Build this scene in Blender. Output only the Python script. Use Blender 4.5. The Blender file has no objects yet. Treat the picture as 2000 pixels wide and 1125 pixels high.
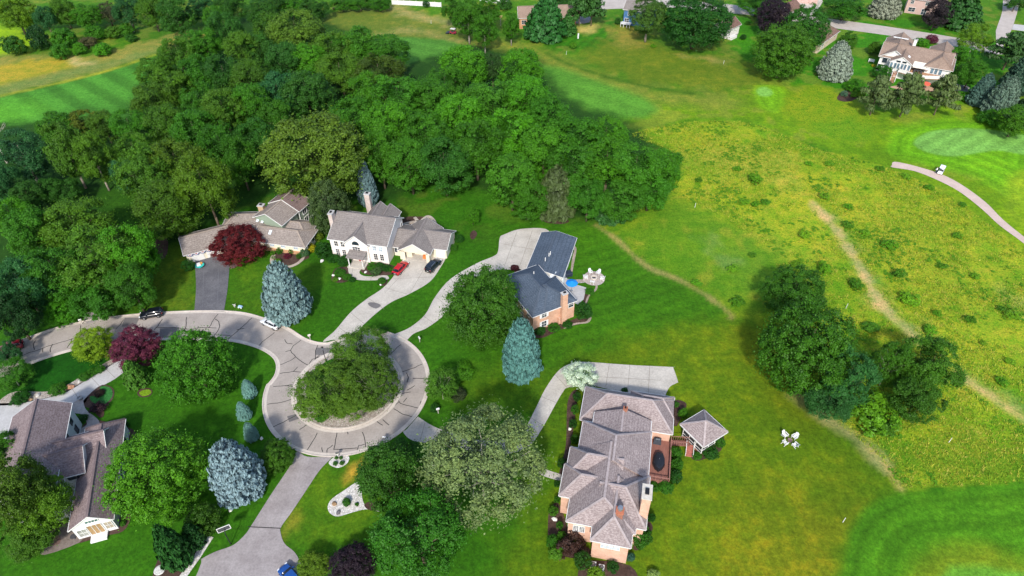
import bpy, bmesh, math, random
import numpy as np
from mathutils import Vector, Matrix
from mathutils.geometry import tessellate_polygon
R = math.radians
SC = bpy.context.scene
COL = SC.collection

# ------------------------------------------------------------------ camera
CH, CF, CT, CR = 96.0, 1334.0, R(41.5), R(-1.2)     # height, focal length in photo pixels, pitch, roll
cam_d = bpy.data.cameras.new('camera'); cam = bpy.data.objects.new('camera', cam_d); COL.objects.link(cam)
cam_d.sensor_width = 36; cam_d.lens = 36 * CF / 2000; cam_d.clip_end = 6000; cam_d.clip_start = 1
cam.matrix_world = (Matrix.Translation((0, 0, CH)) @ Matrix.Rotation(math.pi / 2 - CT, 4, 'X') @ Matrix.Rotation(CR, 4, 'Z'))
SC.camera = cam

def ray(px, py):
    x = px - 1000; y = -(py - 562.5)
    c, s = math.cos(CR), math.sin(CR); x, y = c * x - s * y, s * x + c * y
    return Vector((x, CF * math.cos(CT) + y * math.sin(CT), -CF * math.sin(CT) + y * math.cos(CT)))
def P(px, py, z=0.0):                                 # the place on the level z that a point of the survey photo shows
    d = ray(px, py); t = (z - CH) / d.z
    return Vector((d.x * t, d.y * t, z))
def height(bx, by, px, py):                           # height of a point seen above a ground point
    g = P(bx, by); d = ray(px, py)
    t = (g.x * d.x + g.y * d.y) / (d.x * d.x + d.y * d.y)
    return CH + d.z * t
def depth(p):
    return p.y * math.cos(CT) + (CH - p.z) * math.sin(CT)

# ------------------------------------------------------------------ light
sun_dir = ray(1120, 520).normalized()
w = bpy.data.worlds.new('World'); SC.world = w; w.use_nodes = True
nt = w.node_tree; bg = nt.nodes['Background']
sky = nt.nodes.new('ShaderNodeTexSky'); sky.sky_type = 'NISHITA'; sky.sun_disc = False
sky.sun_elevation = math.asin(-sun_dir.z); sky.sun_rotation = math.atan2(-sun_dir.x, -sun_dir.y)
sky.air_density = 1.0; sky.dust_density = 1.5
nt.links.new(sky.outputs[0], bg.inputs[0]); bg.inputs[1].default_value = 0.15
sl = bpy.data.lights.new('sun', 'SUN'); sl.energy = 2.6; sl.angle = R(4.0); sl.color = (1.0, 0.955, 0.88)
so = bpy.data.objects.new('sun', sl); COL.objects.link(so); so.location = (0, -50, 200)
so.rotation_euler = sun_dir.to_track_quat('-Z', 'Y').to_euler()
SC.view_settings.view_transform = 'Standard'; SC.view_settings.look = 'None'
SC.view_settings.exposure = 0.82; SC.view_settings.gamma = 1.0
SC.render.engine = 'CYCLES'
SC.cycles.max_bounces = 6; SC.cycles.diffuse_bounces = 3; SC.cycles.transparent_max_bounces = 8

# ------------------------------------------------------------------ tagging
def tag(o, label=None, cat=None, group=None, kind=None):
    if label: o['label'] = label
    if cat: o['category'] = cat
    if group: o['group'] = group
    if kind: o['kind'] = kind
    return o
def empty(name, loc=(0, 0, 0), rz=0.0, label=None, cat=None, group=None):
    o = bpy.data.objects.new(name, None); COL.objects.link(o)
    o.location = loc; o.rotation_euler = (0, 0, rz); o.empty_display_size = .3
    return tag(o, label, cat, group)
def link(name, me, parent=None):
    o = bpy.data.objects.new(name, me); COL.objects.link(o)
    if parent: o.parent = parent
    return o
def copy_tree(o, parent=None):
    c = o.copy(); COL.objects.link(c)
    if parent: c.parent = parent
    for ch in list(o.children): copy_tree(ch, c)
    return c

# ------------------------------------------------------------------ mesh collector
class MB:
    def __init__(s): s.v = []; s.f = []; s.m = []
    def add(s, vs, fs, m=0):
        b = len(s.v); s.v += [tuple(v) for v in vs]
        s.f += [tuple(i + b for i in f) for f in fs]; s.m += [m] * len(fs); return s
    def box(s, c, d, rz=0.0, m=0, top=1.0, M=None):
        x, y, z = d[0] / 2, d[1] / 2, d[2] / 2; vs = []
        for k, zz in ((1, -z), (top, z)):
            for a, b in ((-x, -y), (x, -y), (x, y), (-x, y)): vs.append(Vector((a * k, b * k, zz)))
        Q = M if M else Matrix.Rotation(rz, 4, 'Z')
        vs = [Q @ v + Vector(c) for v in vs]
        return s.add(vs, [(3, 2, 1, 0), (4, 5, 6, 7), (0, 1, 5, 4), (1, 2, 6, 5), (2, 3, 7, 6), (3, 0, 4, 7)], m)
    def bar(s, a, b, w, h, m=0):
        a = Vector(a); b = Vector(b); d = b - a; L = d.length
        if L < 1e-6: return s
        q = d.to_track_quat('X', 'Z').to_matrix().to_4x4()
        return s.box((a + b) / 2, (L, w, h), m=m, M=q)
    def tube(s, a, b, r0, r1, n=8, m=0, cap=True):
        a = Vector(a); b = Vector(b); q = (b - a).to_track_quat('Z', 'Y')
        vs = []
        for p, r in ((a, r0), (b, r1)):
            for i in range(n):
                t = 2 * math.pi * i / n; vs.append(p + q @ Vector((r * math.cos(t), r * math.sin(t), 0)))
        fs = [(i, (i + 1) % n, n + (i + 1) % n, n + i) for i in range(n)]
        if cap: fs += [tuple(range(n))[::-1], tuple(range(n, 2 * n))]
        return s.add(vs, fs, m)
    def lathe(s, c, prof, n=16, m=0):
        vs = []; k = len(prof)
        for r, z in prof:
            for i in range(n):
                t = 2 * math.pi * i / n; vs.append((c[0] + r * math.cos(t), c[1] + r * math.sin(t), c[2] + z))
        fs = [(j * n + i, j * n + (i + 1) % n, (j + 1) * n + (i + 1) % n, (j + 1) * n + i) for j in range(k - 1) for i in range(n)]
        fs += [tuple(range(n))[::-1], tuple(range((k - 1) * n, k * n))]
        return s.add(vs, fs, m)
    def prism(s, poly, z0, z1, m=0):
        n = len(poly); tri = tessellate_polygon([[Vector((p[0], p[1], 0)) for p in poly]])
        vs = [(p[0], p[1], z0) for p in poly] + [(p[0], p[1], z1) for p in poly]
        fs = [(i, (i + 1) % n, n + (i + 1) % n, n + i) for i in range(n)]
        fs += [tuple(n + i for i in t) for t in tri]
        return s.add(vs, fs, m)
    def sheet(s, poly, z, m=0):
        tri = tessellate_polygon([[Vector((p[0], p[1], 0)) for p in poly]])
        vs = [(p[0], p[1], z) for p in poly]; fs = []
        for t in tri:
            a, b, c = (Vector(vs[i]) for i in t)
            fs.append(tuple(t) if (b - a).cross(c - a).z > 0 else tuple(t[::-1]))
        return s.add(vs, fs, m)
    def strip(s, pts, w0, w1, z, m=0):              # ribbon along a line from offset w0 to offset w1 (left positive)
        vs = []; n = len(pts)
        for i, p in enumerate(pts):
            a = Vector(pts[max(i - 1, 0)][:2]); b = Vector(pts[min(i + 1, n - 1)][:2]); d = (b - a)
            d = d.normalized() if d.length > 0 else Vector((1, 0)); nn = Vector((-d.y, d.x))
            for w_ in (w0, w1): vs.append((p[0] + nn.x * w_, p[1] + nn.y * w_, z))
        fs = [(2 * i, 2 * i + 2, 2 * i + 3, 2 * i + 1) if w1 > w0 else (2 * i, 2 * i + 1, 2 * i + 3, 2 * i + 2) for i in range(n - 1)]
        return s.add(vs, fs, m)
    def curb(s, pts, w0, w1, z0, z1, m=0):
        s.strip(pts, w0, w1, z1, m)
        for w_, flip in ((w0, False), (w1, True)):
            vs = []; n = len(pts)
            for i, p in enumerate(pts):
                a = Vector(pts[max(i - 1, 0)][:2]); b = Vector(pts[min(i + 1, n - 1)][:2]); d = (b - a)
                d = d.normalized() if d.length > 0 else Vector((1, 0)); nn = Vector((-d.y, d.x))
                for z in (z0, z1): vs.append((p[0] + nn.x * w_, p[1] + nn.y * w_, z))
            s.add(vs, [(2 * i, 2 * i + 2, 2 * i + 3, 2 * i + 1) for i in range(n - 1)], m)
        return s
    def mesh(s, name, mats, smooth=False):
        me = bpy.data.meshes.new(name); me.from_pydata(s.v, [], s.f)
        for m in (mats if isinstance(mats, (list, tuple)) else [mats]): me.materials.append(m)
        if any(s.m): me.polygons.foreach_set('material_index', s.m)
        if smooth: me.polygons.foreach_set('use_smooth', [True] * len(me.polygons))
        me.update(); return me
    def build(s, name, mats, parent=None, smooth=False):
        return link(name, s.mesh(name, mats, smooth), parent)

# ------------------------------------------------------------------ materials
MATS = {}
class NT:
    def __init__(s, name):
        s.mat = bpy.data.materials.new(name); s.mat.use_nodes = True
        s.t = s.mat.node_tree; s.b = s.t.nodes['Principled BSDF']; s.out = s.t.nodes['Material Output']
    def n(s, t, **k):
        o = s.t.nodes.new(t)
        for a, v in k.items(): setattr(o, a, v)
        return o
    def l(s, a, b): s.t.links.new(a, b)
    def val(s, sock, v):
        if hasattr(v, 'is_linked') or isinstance(v, bpy.types.NodeSocket): s.l(v, sock)
        else: sock.default_value = v
    def pos(s, obj=False):
        if obj: return s.n('ShaderNodeTexCoord').outputs['Object']
        return s.n('ShaderNodeNewGeometry').outputs['Position']
    def noise(s, scale, detail=4, rough=.6, vec=None, st=None):
        o = s.n('ShaderNodeTexNoise'); o.inputs['Scale'].default_value = scale; o.inputs['Detail'].default_value = detail
        o.inputs['Roughness'].default_value = rough
        v = vec if vec is not None else s.pos()
        if st:
            m = s.n('ShaderNodeMapping'); m.inputs['Scale'].default_value = st; s.l(v, m.inputs[0]); v = m.outputs[0]
        s.l(v, o.inputs['Vector']); return o.outputs['Fac']
    def ramp(s, f, a, b, lo=0.0, hi=1.0):
        o = s.n('ShaderNodeMapRange'); o.inputs[1].default_value = a; o.inputs[2].default_value = b
        o.inputs[3].default_value = lo; o.inputs[4].default_value = hi; s.l(f, o.inputs[0]); return o.outputs[0]
    def math(s, op, a, b=0.0):
        o = s.n('ShaderNodeMath', operation=op); s.val(o.inputs[0], a); s.val(o.inputs[1], b); return o.outputs[0]
    def mix(s, f, a, b, bt='MIX'):
        o = s.n('ShaderNodeMix', data_type='RGBA', blend_type=bt)
        s.val(o.inputs[0], f)
        for i, c in ((6, a), (7, b)):
            if isinstance(c, (tuple, list)): o.inputs[i].default_value = (*c[:3], 1)
            else: s.l(c, o.inputs[i])
        return o.outputs[2]
    def scale(s, c, f):                                # colour times value
        o = s.n('ShaderNodeVectorMath', operation='SCALE')
        if isinstance(c, (tuple, list)): o.inputs[0].default_value = c[:3]
        else: s.l(c, o.inputs[0])
        s.val(o.inputs['Scale'], f); return o.outputs[0]
    def base(s, c, rough=.8, spec=.3, metal=0.0):
        if isinstance(c, (tuple, list)): s.b.inputs['Base Color'].default_value = (*c[:3], 1)
        else: s.l(c, s.b.inputs['Base Color'])
        s.b.inputs['Roughness'].default_value = rough; s.b.inputs['Specular IOR Level'].default_value = spec
        s.b.inputs['Metallic'].default_value = metal; return s
    def bump(s, h, strength, dist):
        o = s.n('ShaderNodeBump'); o.inputs['Strength'].default_value = strength; o.inputs['Distance'].default_value = dist
        s.l(h, o.inputs['Height']); s.l(o.outputs[0], s.b.inputs['Normal']); return s

def plain(name, c, rough=.6, spec=.4, metal=0.0, var=.18, sc=2.0):
    if name in MATS: return MATS[name]
    t = NT(name); f = t.ramp(t.noise(sc, 5), .3, .7, 1 - var, 1 + var)
    t.base(t.scale(c, f), rough, spec, metal); MATS[name] = t.mat; return t.mat
def paving(name, c, c2, stain=.25, rough=.9):         # concrete or worn asphalt
    t = NT(name)
    f = t.ramp(t.noise(.35, 6, .65), .35, .65)
    col = t.mix(f, c, c2)
    g = t.ramp(t.noise(3.0, 5, .7), .3, .75, 1 - stain, 1 + stain * .6)
    g2 = t.ramp(t.noise(14., 3, .7), .3, .7, .9, 1.1)
    g3 = t.ramp(t.noise(.9, 4, .75, None, (1, 1, 1)), .55, .72, 1, 1 - stain * .7)
    t.base(t.scale(t.scale(t.scale(col, g), g2), g3), rough, .25); MATS[name] = t.mat; return t.mat
def shingle(name, c, c2):
    t = NT(name); p = t.pos(True)
    tabs = t.noise(3.2, 3, .7, p, (1, 1, 2.2)); big = t.ramp(t.noise(.35, 4, .6, p), .3, .7, .88, 1.1)
    col = t.mix(t.ramp(tabs, .38, .62), c, c2)
    sx = t.n('ShaderNodeSeparateXYZ'); t.l(p, sx.inputs[0])
    row = t.math('FRACT', t.math('MULTIPLY', sx.outputs[2], 5.2)); row = t.ramp(row, 0.0, .35, .78, 1.04)
    t.base(t.scale(t.scale(col, big), row), .92, .2); t.bump(tabs, .5, .03); MATS[name] = t.mat; return t.mat
def brick(name, c, c2, mortar):
    t = NT(name); p = t.pos(True)
    sx = t.n('ShaderNodeSeparateXYZ'); t.l(p, sx.inputs[0])
    cb = t.n('ShaderNodeCombineXYZ'); t.l(t.math('ADD', sx.outputs[0], sx.outputs[1]), cb.inputs[0]); t.l(sx.outputs[2], cb.inputs[1])
    b = t.n('ShaderNodeTexBrick'); t.l(cb.outputs[0], b.inputs['Vector']); b.inputs['Scale'].default_value = 1.0
    b.inputs['Brick Width'].default_value = .42; b.inputs['Row Height'].default_value = .16; b.inputs['Mortar Size'].default_value = .016
    for i, q in ((1, c), (2, c2), (3, mortar)): b.inputs[i].default_value = (*q, 1)
    f = t.ramp(t.noise(.8, 4), .3, .7, .86, 1.12)
    t.base(t.scale(b.outputs['Color'], f), .9, .2); MATS[name] = t.mat; return t.mat
def siding(name, c, lap=.22):
    t = NT(name); p = t.pos(True); sx = t.n('ShaderNodeSeparateXYZ'); t.l(p, sx.inputs[0])
    row = t.ramp(t.math('FRACT', t.math('MULTIPLY', sx.outputs[2], 1 / lap)), 0, .2, .8, 1.0)
    f = t.ramp(t.noise(.6, 4), .3, .7, .92, 1.06)
    t.base(t.scale(t.scale(c, row), f), .7, .3); MATS[name] = t.mat; return t.mat
def glass(name='window_glass', c=(.02, .03, .04)):
    if name in MATS: return MATS[name]
    t = NT(name); f = t.ramp(t.noise(.7, 2), .3, .7, .6, 1.6)
    t.base(t.scale(c, f), .12, .6); MATS[name] = t.mat; return t.mat
def planks(name, c, width=.16, ang=0.0):
    t = NT(name); p = t.pos(True); sx = t.n('ShaderNodeSeparateXYZ'); t.l(p, sx.inputs[0])
    row = t.ramp(t.math('FRACT', t.math('MULTIPLY', sx.outputs[0], 1 / width)), 0, .15, .6, 1.0)
    f = t.ramp(t.noise(1.2, 5, .6, p, (6, .6, 1)), .3, .7, .8, 1.2)
    t.base(t.scale(t.scale(c, row), f), .75, .3); MATS[name] = t.mat; return t.mat
def leafmat(name, trans=.2, tip=(1.45, 1.36, .95), deep=(.50, .56, .66)):  # default tints spread apart, putting lit tips and dark interior into the colour
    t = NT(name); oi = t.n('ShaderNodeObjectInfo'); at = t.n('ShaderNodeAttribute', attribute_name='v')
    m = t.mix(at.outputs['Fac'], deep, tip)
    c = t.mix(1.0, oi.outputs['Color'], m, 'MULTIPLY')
    t.base(c, .55, .22)
    tr = t.n('ShaderNodeBsdfTranslucent'); t.l(t.mix(1.0, c, (1.3, 1.25, .5), 'MULTIPLY'), tr.inputs[0])
    mx = t.n('ShaderNodeMixShader'); mx.inputs[0].default_value = trans
    t.l(t.b.outputs[0], mx.inputs[1]); t.l(tr.outputs[0], mx.inputs[2]); t.l(mx.outputs[0], t.out.inputs[0])
    MATS[name] = t.mat; return t.mat
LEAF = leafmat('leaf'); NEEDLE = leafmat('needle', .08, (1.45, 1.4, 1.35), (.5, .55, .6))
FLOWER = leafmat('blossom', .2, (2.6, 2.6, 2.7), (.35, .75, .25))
BARK = plain('bark', (.11, .085, .06), .9, .1, var=.35, sc=3)
PALEBARK = plain('pale_bark', (.36, .33, .28), .9, .1, var=.3, sc=3)
WHITE = plain('white_paint', (.66, .65, .63), .5, .3, var=.05)
CONC = paving('concrete', (.42, .385, .335), (.53, .49, .43), .22)
CONC2 = paving('pale_concrete', (.38, .37, .36), (.47, .46, .45), .14)
KERB = paving('kerb_concrete', (.50, .44, .385), (.60, .535, .47), .15)
ROADM = paving('road_asphalt', (.315, .275, .245), (.385, .342, .305), .16)
DRIVEM = paving('grey_asphalt', (.255, .225, .22), (.345, .312, .305), .22)
DARKM = paving('black_asphalt', (.10, .10, .112), (.15, .148, .158), .3)
PATCHM = paving('asphalt_patch', (.14, .13, .13), (.17, .16, .155), .15)
TAR = plain('tar', (.018, .017, .017), .7, .3)
JOINT = plain('joint', (.20, .18, .15), .9, .2)
MULCH = paving('bark_mulch', (.055, .03, .022), (.10, .06, .045), .5)
GRAVEL = None
def gravel(name, c, c2):
    t = NT(name); v = t.n('ShaderNodeTexVoronoi'); v.inputs['Scale'].default_value = 4.5; t.l(t.pos(), v.inputs['Vector'])
    sx = t.n('ShaderNodeSeparateColor'); t.l(v.outputs['Color'], sx.inputs[0])
    f = t.ramp(v.outputs['Distance'], .0, .6, 1.1, .6)
    t.base(t.scale(t.mix(sx.outputs[0], c, c2), f), .9, .2); MATS[name] = t.mat; return t.mat
STONE = gravel('river_stone', (.34, .28, .23), (.55, .50, .44)); WGRAVEL = gravel('white_gravel', (.60, .56, .50), (.84, .81, .77))
BLACK = plain('black', (.012, .012, .014), .45, .4, var=.3); DGREY = plain('dark_grey', (.06, .06, .065), .6, .3)
CHROME = plain('metal', (.45, .45, .46), .35, .5, .8)

def smooth_line(pts, closed=False, k=6):               # Catmull-Rom through the points
    n = len(pts); out = []
    rng = range(n) if closed else range(n - 1)
    for i in rng:
        g = (lambda j: pts[j % n]) if closed else (lambda j: pts[min(max(j, 0), n - 1)])
        p0, p1, p2, p3 = (Vector(g(i + d)[:2]) for d in (-1, 0, 1, 2))
        for q in range(k):
            t = q / k
            out.append(.5 * ((2 * p1) + (p2 - p0) * t + (2 * p0 - 5 * p1 + 4 * p2 - p3) * t * t + (3 * p1 - p0 - 3 * p2 + p3) * t ** 3))
    if not closed: out.append(Vector(pts[-1][:2]))
    return out
def PX(l, z=0.0): return [P(a, b, z) for a, b in l]
def resample(pts, step):
    out = [pts[0]]; acc = 0
    for a, b in zip(pts, pts[1:]):
        L = (b - a).length; k = max(1, int(round(L / step)))
        out += [a + (b - a) * (i / k) for i in range(1, k + 1)]
    return out
# ================================================================== the ground: one sheet, its kinds of turf as a colour layer
fx = np.arange(-290, 285, .7); fy = np.arange(28, 338, .7)
gx = np.concatenate([[-4000, -1500, -700, -420], fx, [420, 700, 1500, 4000]])
gy = np.concatenate([[-1500, -400, -100, -20], fy, [400, 520, 800, 1600, 5000]])
GX, GY = np.meshgrid(gx, gy); NX, NY = len(gx), len(gy)
pxy = np.stack([GX.ravel(), GY.ravel()], 1)
rng = np.random.default_rng(7)
def vnoise(x, y, s, seed):                            # smooth value noise
    r = np.random.default_rng(seed); T = r.random((256, 256))
    x = x / s + 91.3; y = y / s + 57.7; i = np.floor(x).astype(int); j = np.floor(y).astype(int); u = x - i; v = y - j
    u = u * u * (3 - 2 * u); v = v * v * (3 - 2 * v); g = lambda a, b: T[a & 255, b & 255]
    return (g(i, j) * (1 - u) + g(i + 1, j) * u) * (1 - v) + (g(i, j + 1) * (1 - u) + g(i + 1, j + 1) * u) * v
near = (np.abs(pxy[:, 0]) < 320) & (pxy[:, 1] < 420) & (pxy[:, 1] > -10)
WOB = (vnoise(pxy[:, 0], pxy[:, 1], 3.2, 1) - .5) * 1.6 + (vnoise(pxy[:, 0], pxy[:, 1], 1.3, 2) - .5) * .9
BIG = vnoise(pxy[:, 0], pxy[:, 1], 22, 3) * .6 + vnoise(pxy[:, 0], pxy[:, 1], 8, 4) * .4
def sdist(poly, margin):                              # distance inside (+) / outside (-) on the points near the polygon
    q = np.array([[p[0], p[1]] for p in poly]); lo = q.min(0) - margin; hi = q.max(0) + margin
    idx = np.where((pxy[:, 0] > lo[0]) & (pxy[:, 0] < hi[0]) & (pxy[:, 1] > lo[1]) & (pxy[:, 1] < hi[1]))[0]
    p = pxy[idx]; d2 = np.full(len(idx), 1e9); ins = np.zeros(len(idx), bool)
    for a, b in zip(q, np.roll(q, -1, 0)):
        e = b - a; t = np.clip(((p - a) @ e) / max(e @ e, 1e-9), 0, 1); dd = p - a - t[:, None] * e
        d2 = np.minimum(d2, (dd ** 2).sum(1))
        c = ((a[1] > p[:, 1]) != (b[1] > p[:, 1])); x = (b[0] - a[0]) * (p[:, 1] - a[1]) / (b[1] - a[1] + 1e-12) + a[0]
        ins ^= c & (p[:, 0] < x)
    d = np.sqrt(d2); return idx, np.where(ins, d, -d)
def ldist(line, margin):
    q = np.array([[p[0], p[1]] for p in line]); lo = q.min(0) - margin; hi = q.max(0) + margin
    idx = np.where((pxy[:, 0] > lo[0]) & (pxy[:, 0] < hi[0]) & (pxy[:, 1] > lo[1]) & (pxy[:, 1] < hi[1]))[0]
    p = pxy[idx]; d2 = np.full(len(idx), 1e9)
    for a, b in zip(q[:-1], q[1:]):
        e = b - a; t = np.clip(((p - a) @ e) / max(e @ e, 1e-9), 0, 1); dd = p - a - t[:, None] * e
        d2 = np.minimum(d2, (dd ** 2).sum(1))
    return idx, np.sqrt(d2)
LAWN = np.array((.026, .108, .003))  # darker than OLIVE on the right: cloud shade put into the turf colour
TURF = np.tile(LAWN, (len(pxy), 1)); ROUGH = np.zeros(len(pxy)); DRY = np.full(len(pxy), .25)
def blend(idx, wgt, col=None, rough=None, dry=None):
    if col is not None: TURF[idx] = TURF[idx] * (1 - wgt[:, None]) + np.array(col) * wgt[:, None]
    if rough is not None: ROUGH[idx] = ROUGH[idx] * (1 - wgt) + rough * wgt
    if dry is not None: DRY[idx] = DRY[idx] * (1 - wgt) + dry * wgt
def zone(px, col, soft=1.0, wob=1.0, rough=None, dry=None, amt=1.0, smooth=True, stripes=None, rings=None):
    poly = smooth_line(PX(px), True, 5) if smooth else PX(px)
    idx, d = sdist(poly, soft * 2 + 4)
    wgt = np.clip((d + WOB[idx] * wob) / soft * .5 + .5, 0, 1); wgt = wgt * wgt * (3 - 2 * wgt) * amt
    c = np.tile(np.array(col), (len(idx), 1))
    if stripes:
        a, per, am = stripes
        if isinstance(a, tuple): v_ = P(*a[1]) - P(*a[0]); a = math.degrees(math.atan2(v_.y, v_.x))
        s = pxy[idx] @ np.array((math.cos(R(a + 90)), math.sin(R(a + 90))))
        c *= (1 + am * np.clip(np.sin(s / per * math.pi) * 2.2 + (BIG[idx] - .5), -1, 1))[:, None]
    if rings:
        per, am = rings; c *= (1 + am * (.62 * np.sin(d / per * math.pi + BIG[idx] * 3.5) + .38 * np.sin(d / per * 2.7 * math.pi + BIG[idx] * 6) + .5 * (vnoise(pxy[idx, 0], pxy[idx, 1], 1.1, 31) - .5)))[:, None]
    TURF[idx] = TURF[idx] * (1 - wgt[:, None]) + c * wgt[:, None]
    blend(idx, wgt, None, rough, dry); return poly
def line(px, width, col, soft=.5, wob=.5, rough=None, amt=1.0):
    l = smooth_line(PX(px), False, 6); idx, d = ldist(l, width + soft + 3)
    wgt = np.clip((width / 2 - d + WOB[idx] * wob) / soft * .5 + .5, 0, 1) * amt
    blend(idx, wgt, col, rough)
OLIVE = (.072, .135, .0035); LIME = (.118, .225, .005); PRAI = (.245, .30, .015); TAN = (.38, .31, .12); FAIR = (.05, .225, .025)
# far half: golf-course rough and mown turf
zone([(-300, -60), (560, -60), (2300, -60), (2300, 520), (1900, 420), (1700, 320), (1500, 240), (1240, 250), (1000, 300), (600, 250), (-300, 330)], (.055, .155, .006), 6, 2, .25, .5, smooth=False)
zone([(1230, 255), (1270, 205), (1400, 185), (1500, 150), (1600, 160), (1720, 215), (1800, 195), (2060, 215), (2100, 560), (2010, 500), (1850, 390), (1680, 320), (1520, 262), (1440, 240), (1330, 240)], LIME, 4, 2, .12, .35)
zone([(1400, 10), (1680, 20), (2060, 100), (2060, 230), (1800, 190), (1690, 210), (1640, 190), (1480, 150), (1430, 90)], (.035, .17, .004), 4, 1.5, .05, .2, smooth=False)
zone([(1110, 20), (1220, 40), (1240, 75), (1180, 90), (1080, 110), (1060, 95)], (.03, .14, .004), 3, 1.5, .05, .3, smooth=False, stripes=(62, 1.6, .12))
far_ = np.clip((pxy[:, 1] - 120) / 40, 0, 1) * (np.abs(pxy[:, 0]) < 300) * (pxy[:, 1] < 330); g1 = vnoise(pxy[:, 0], pxy[:, 1], 7, 51) * .5 + vnoise(pxy[:, 0], pxy[:, 1], 2.4, 52) * .5
blend(np.arange(len(pxy)), far_ * np.clip((g1 - .52) * 4, 0, .34), (.20, .19, .035)); blend(np.arange(len(pxy)), far_ * np.clip((.46 - g1) * 4, 0, .3), (.03, .13, .006))
# fairway at the far left with its straw edge and bright lawn
zone([(-80, 55), (0, 50), (60, 60), (70, 90), (30, 105), (-80, 110)], (.19, .33, .005), 4, 2, .1, .3)
zone([(-60, 120), (60, 108), (160, 112), (300, 75), (420, 50), (440, 75), (330, 97), (200, 140), (0, 190), (-60, 205)], (.20, .20, .04), 3, 2.5, .6, .7)
zone([(-60, 140), (0, 128), (80, 116), (150, 118), (150, 130), (70, 150), (0, 168), (-60, 180)], (.31, .25, .025), 2.5, 2, .7, .4)
zone([(-60, 180), (0, 168), (100, 145), (200, 122), (300, 95), (340, 88), (330, 96), (200, 134), (100, 162), (0, 188), (-60, 200)], (.15, .195, .045), 3, 2, .5, .5)
zone([(-80, 205), (0, 190), (110, 165), (210, 139), (290, 114), (360, 95), (440, 75), (430, 190), (300, 250), (230, 240), (170, 255), (60, 300), (-80, 320)], (.050, .178, .018), 1.2, .6, .05, .1, stripes=(((200, 150), (262, 184)), 4.2, .17))
zone([(-80, 215), (0, 196), (60, 200), (75, 220), (20, 245), (-80, 262)], (.10, .34, .02), 9, 2, .05, .1, amt=.6)  # soft bright spot: sunlight between clouds put into the fairway colour
line([(0, 187), (110, 163), (210, 138), (300, 108)], 1.4, (.25, .27, .02), 1.0, .6)
line([(145, 113), (148, 124), (165, 124), (180, 122)], 3, TAN, 1.5, 1)
# rough knoll and fairway at the top centre
zone([(620, 45), (660, 22), (740, 14), (800, 16), (880, 45), (960, 78), (1060, 105), (1150, 150), (1080, 145), (980, 110), (880, 85), (760, 70), (640, 60)], (.115, .155, .02), 3, 2.5, .55, .7)
line([(770, 15), (790, 25), (830, 35), (860, 42), (890, 50)], 5, (.36, .29, .11), 3, 3, .6, .6)
line([(720, 70), (790, 60), (850, 68), (900, 85)], 4, (.33, .27, .10), 3, 3, .6, .45)
zone([(690, 82), (760, 74), (830, 74), (890, 84), (930, 100), (900, 140), (850, 165), (780, 160), (700, 120)], (.062, .185, .022), 1.5, 1, .05, .1, stripes=(((800, 100), (860, 112)), 3.2, .08))
line([(960, 82), (1040, 100), (1090, 120), (1160, 152), (1260, 186), (1340, 192), (1420, 200)], 9, (.17, .20, .025), 4, 2, .4, .8)
line([(1065, 103), (1110, 125), (1180, 148), (1270, 170), (1350, 182)], 1.6, (.03, .10, .006), 1.2, .8, .3)
zone([(1040, 132), (1075, 128), (1140, 148), (1210, 172), (1262, 193), (1284, 212), (1262, 230), (1200, 228), (1120, 212), (1040, 190)], (.075, .215, .020), 2.6, .6, .05, .08, stripes=(((1100, 160), (1180, 185)), 3.6, .06))
zone([(1170, 85), (1260, 72), (1320, 100), (1440, 118), (1500, 150), (1450, 176), (1360, 172), (1240, 155), (1150, 125)], (.105, .152, .010), 5, 4, .6, .7)
zone([(1190, 55), (1240, 55), (1255, 85), (1215, 90)], (.21, .19, .03), 4, 3, .5, .6)
line([(1350, 110), (1380, 115), (1410, 122)], 3, (.33, .27, .08), 3, 3, .5, .5)
line([(1135, 55), (1148, 62), (1155, 52)], 4, (.42, .34, .10), 2.5, 1.5, .5, .9)
# greens
zone([(1473, 176), (1480, 168), (1502, 166), (1530, 175), (1532, 200), (1515, 220), (1490, 210), (1478, 192)], (.13, .30, .008), 2, .5, .05, .2, rings=(1.6, .22))
zone([(1478, 178), (1484, 171), (1497, 170), (1508, 177), (1508, 184), (1498, 188), (1484, 186)], (.17, .38, .06), .5, .2, 0, .1)
zone([(1735, 285), (1750, 255), (1800, 238), (1880, 232), (2080, 245), (2080, 420), (1990, 390), (1900, 345), (1800, 320), (1745, 305)], (.10, .27, .006), 3, 1, .05, .25, rings=(2.2, .24))
zone([(1786, 282), (1798, 264), (1840, 253), (1920, 252), (2000, 263), (2080, 275), (2080, 308), (2000, 302), (1950, 294), (1900, 300), (1862, 306), (1815, 298)], (.14, .32, .055), .5, .2, 0, .08, stripes=(((1830, 300), (1905, 258)), 2.0, .10))
zone([(1965, 360), (1985, 338), (2040, 335), (2040, 420), (1985, 400)], (.17, .28, .01), 2, .5, .1, .3, rings=(1.3, .12))
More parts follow.
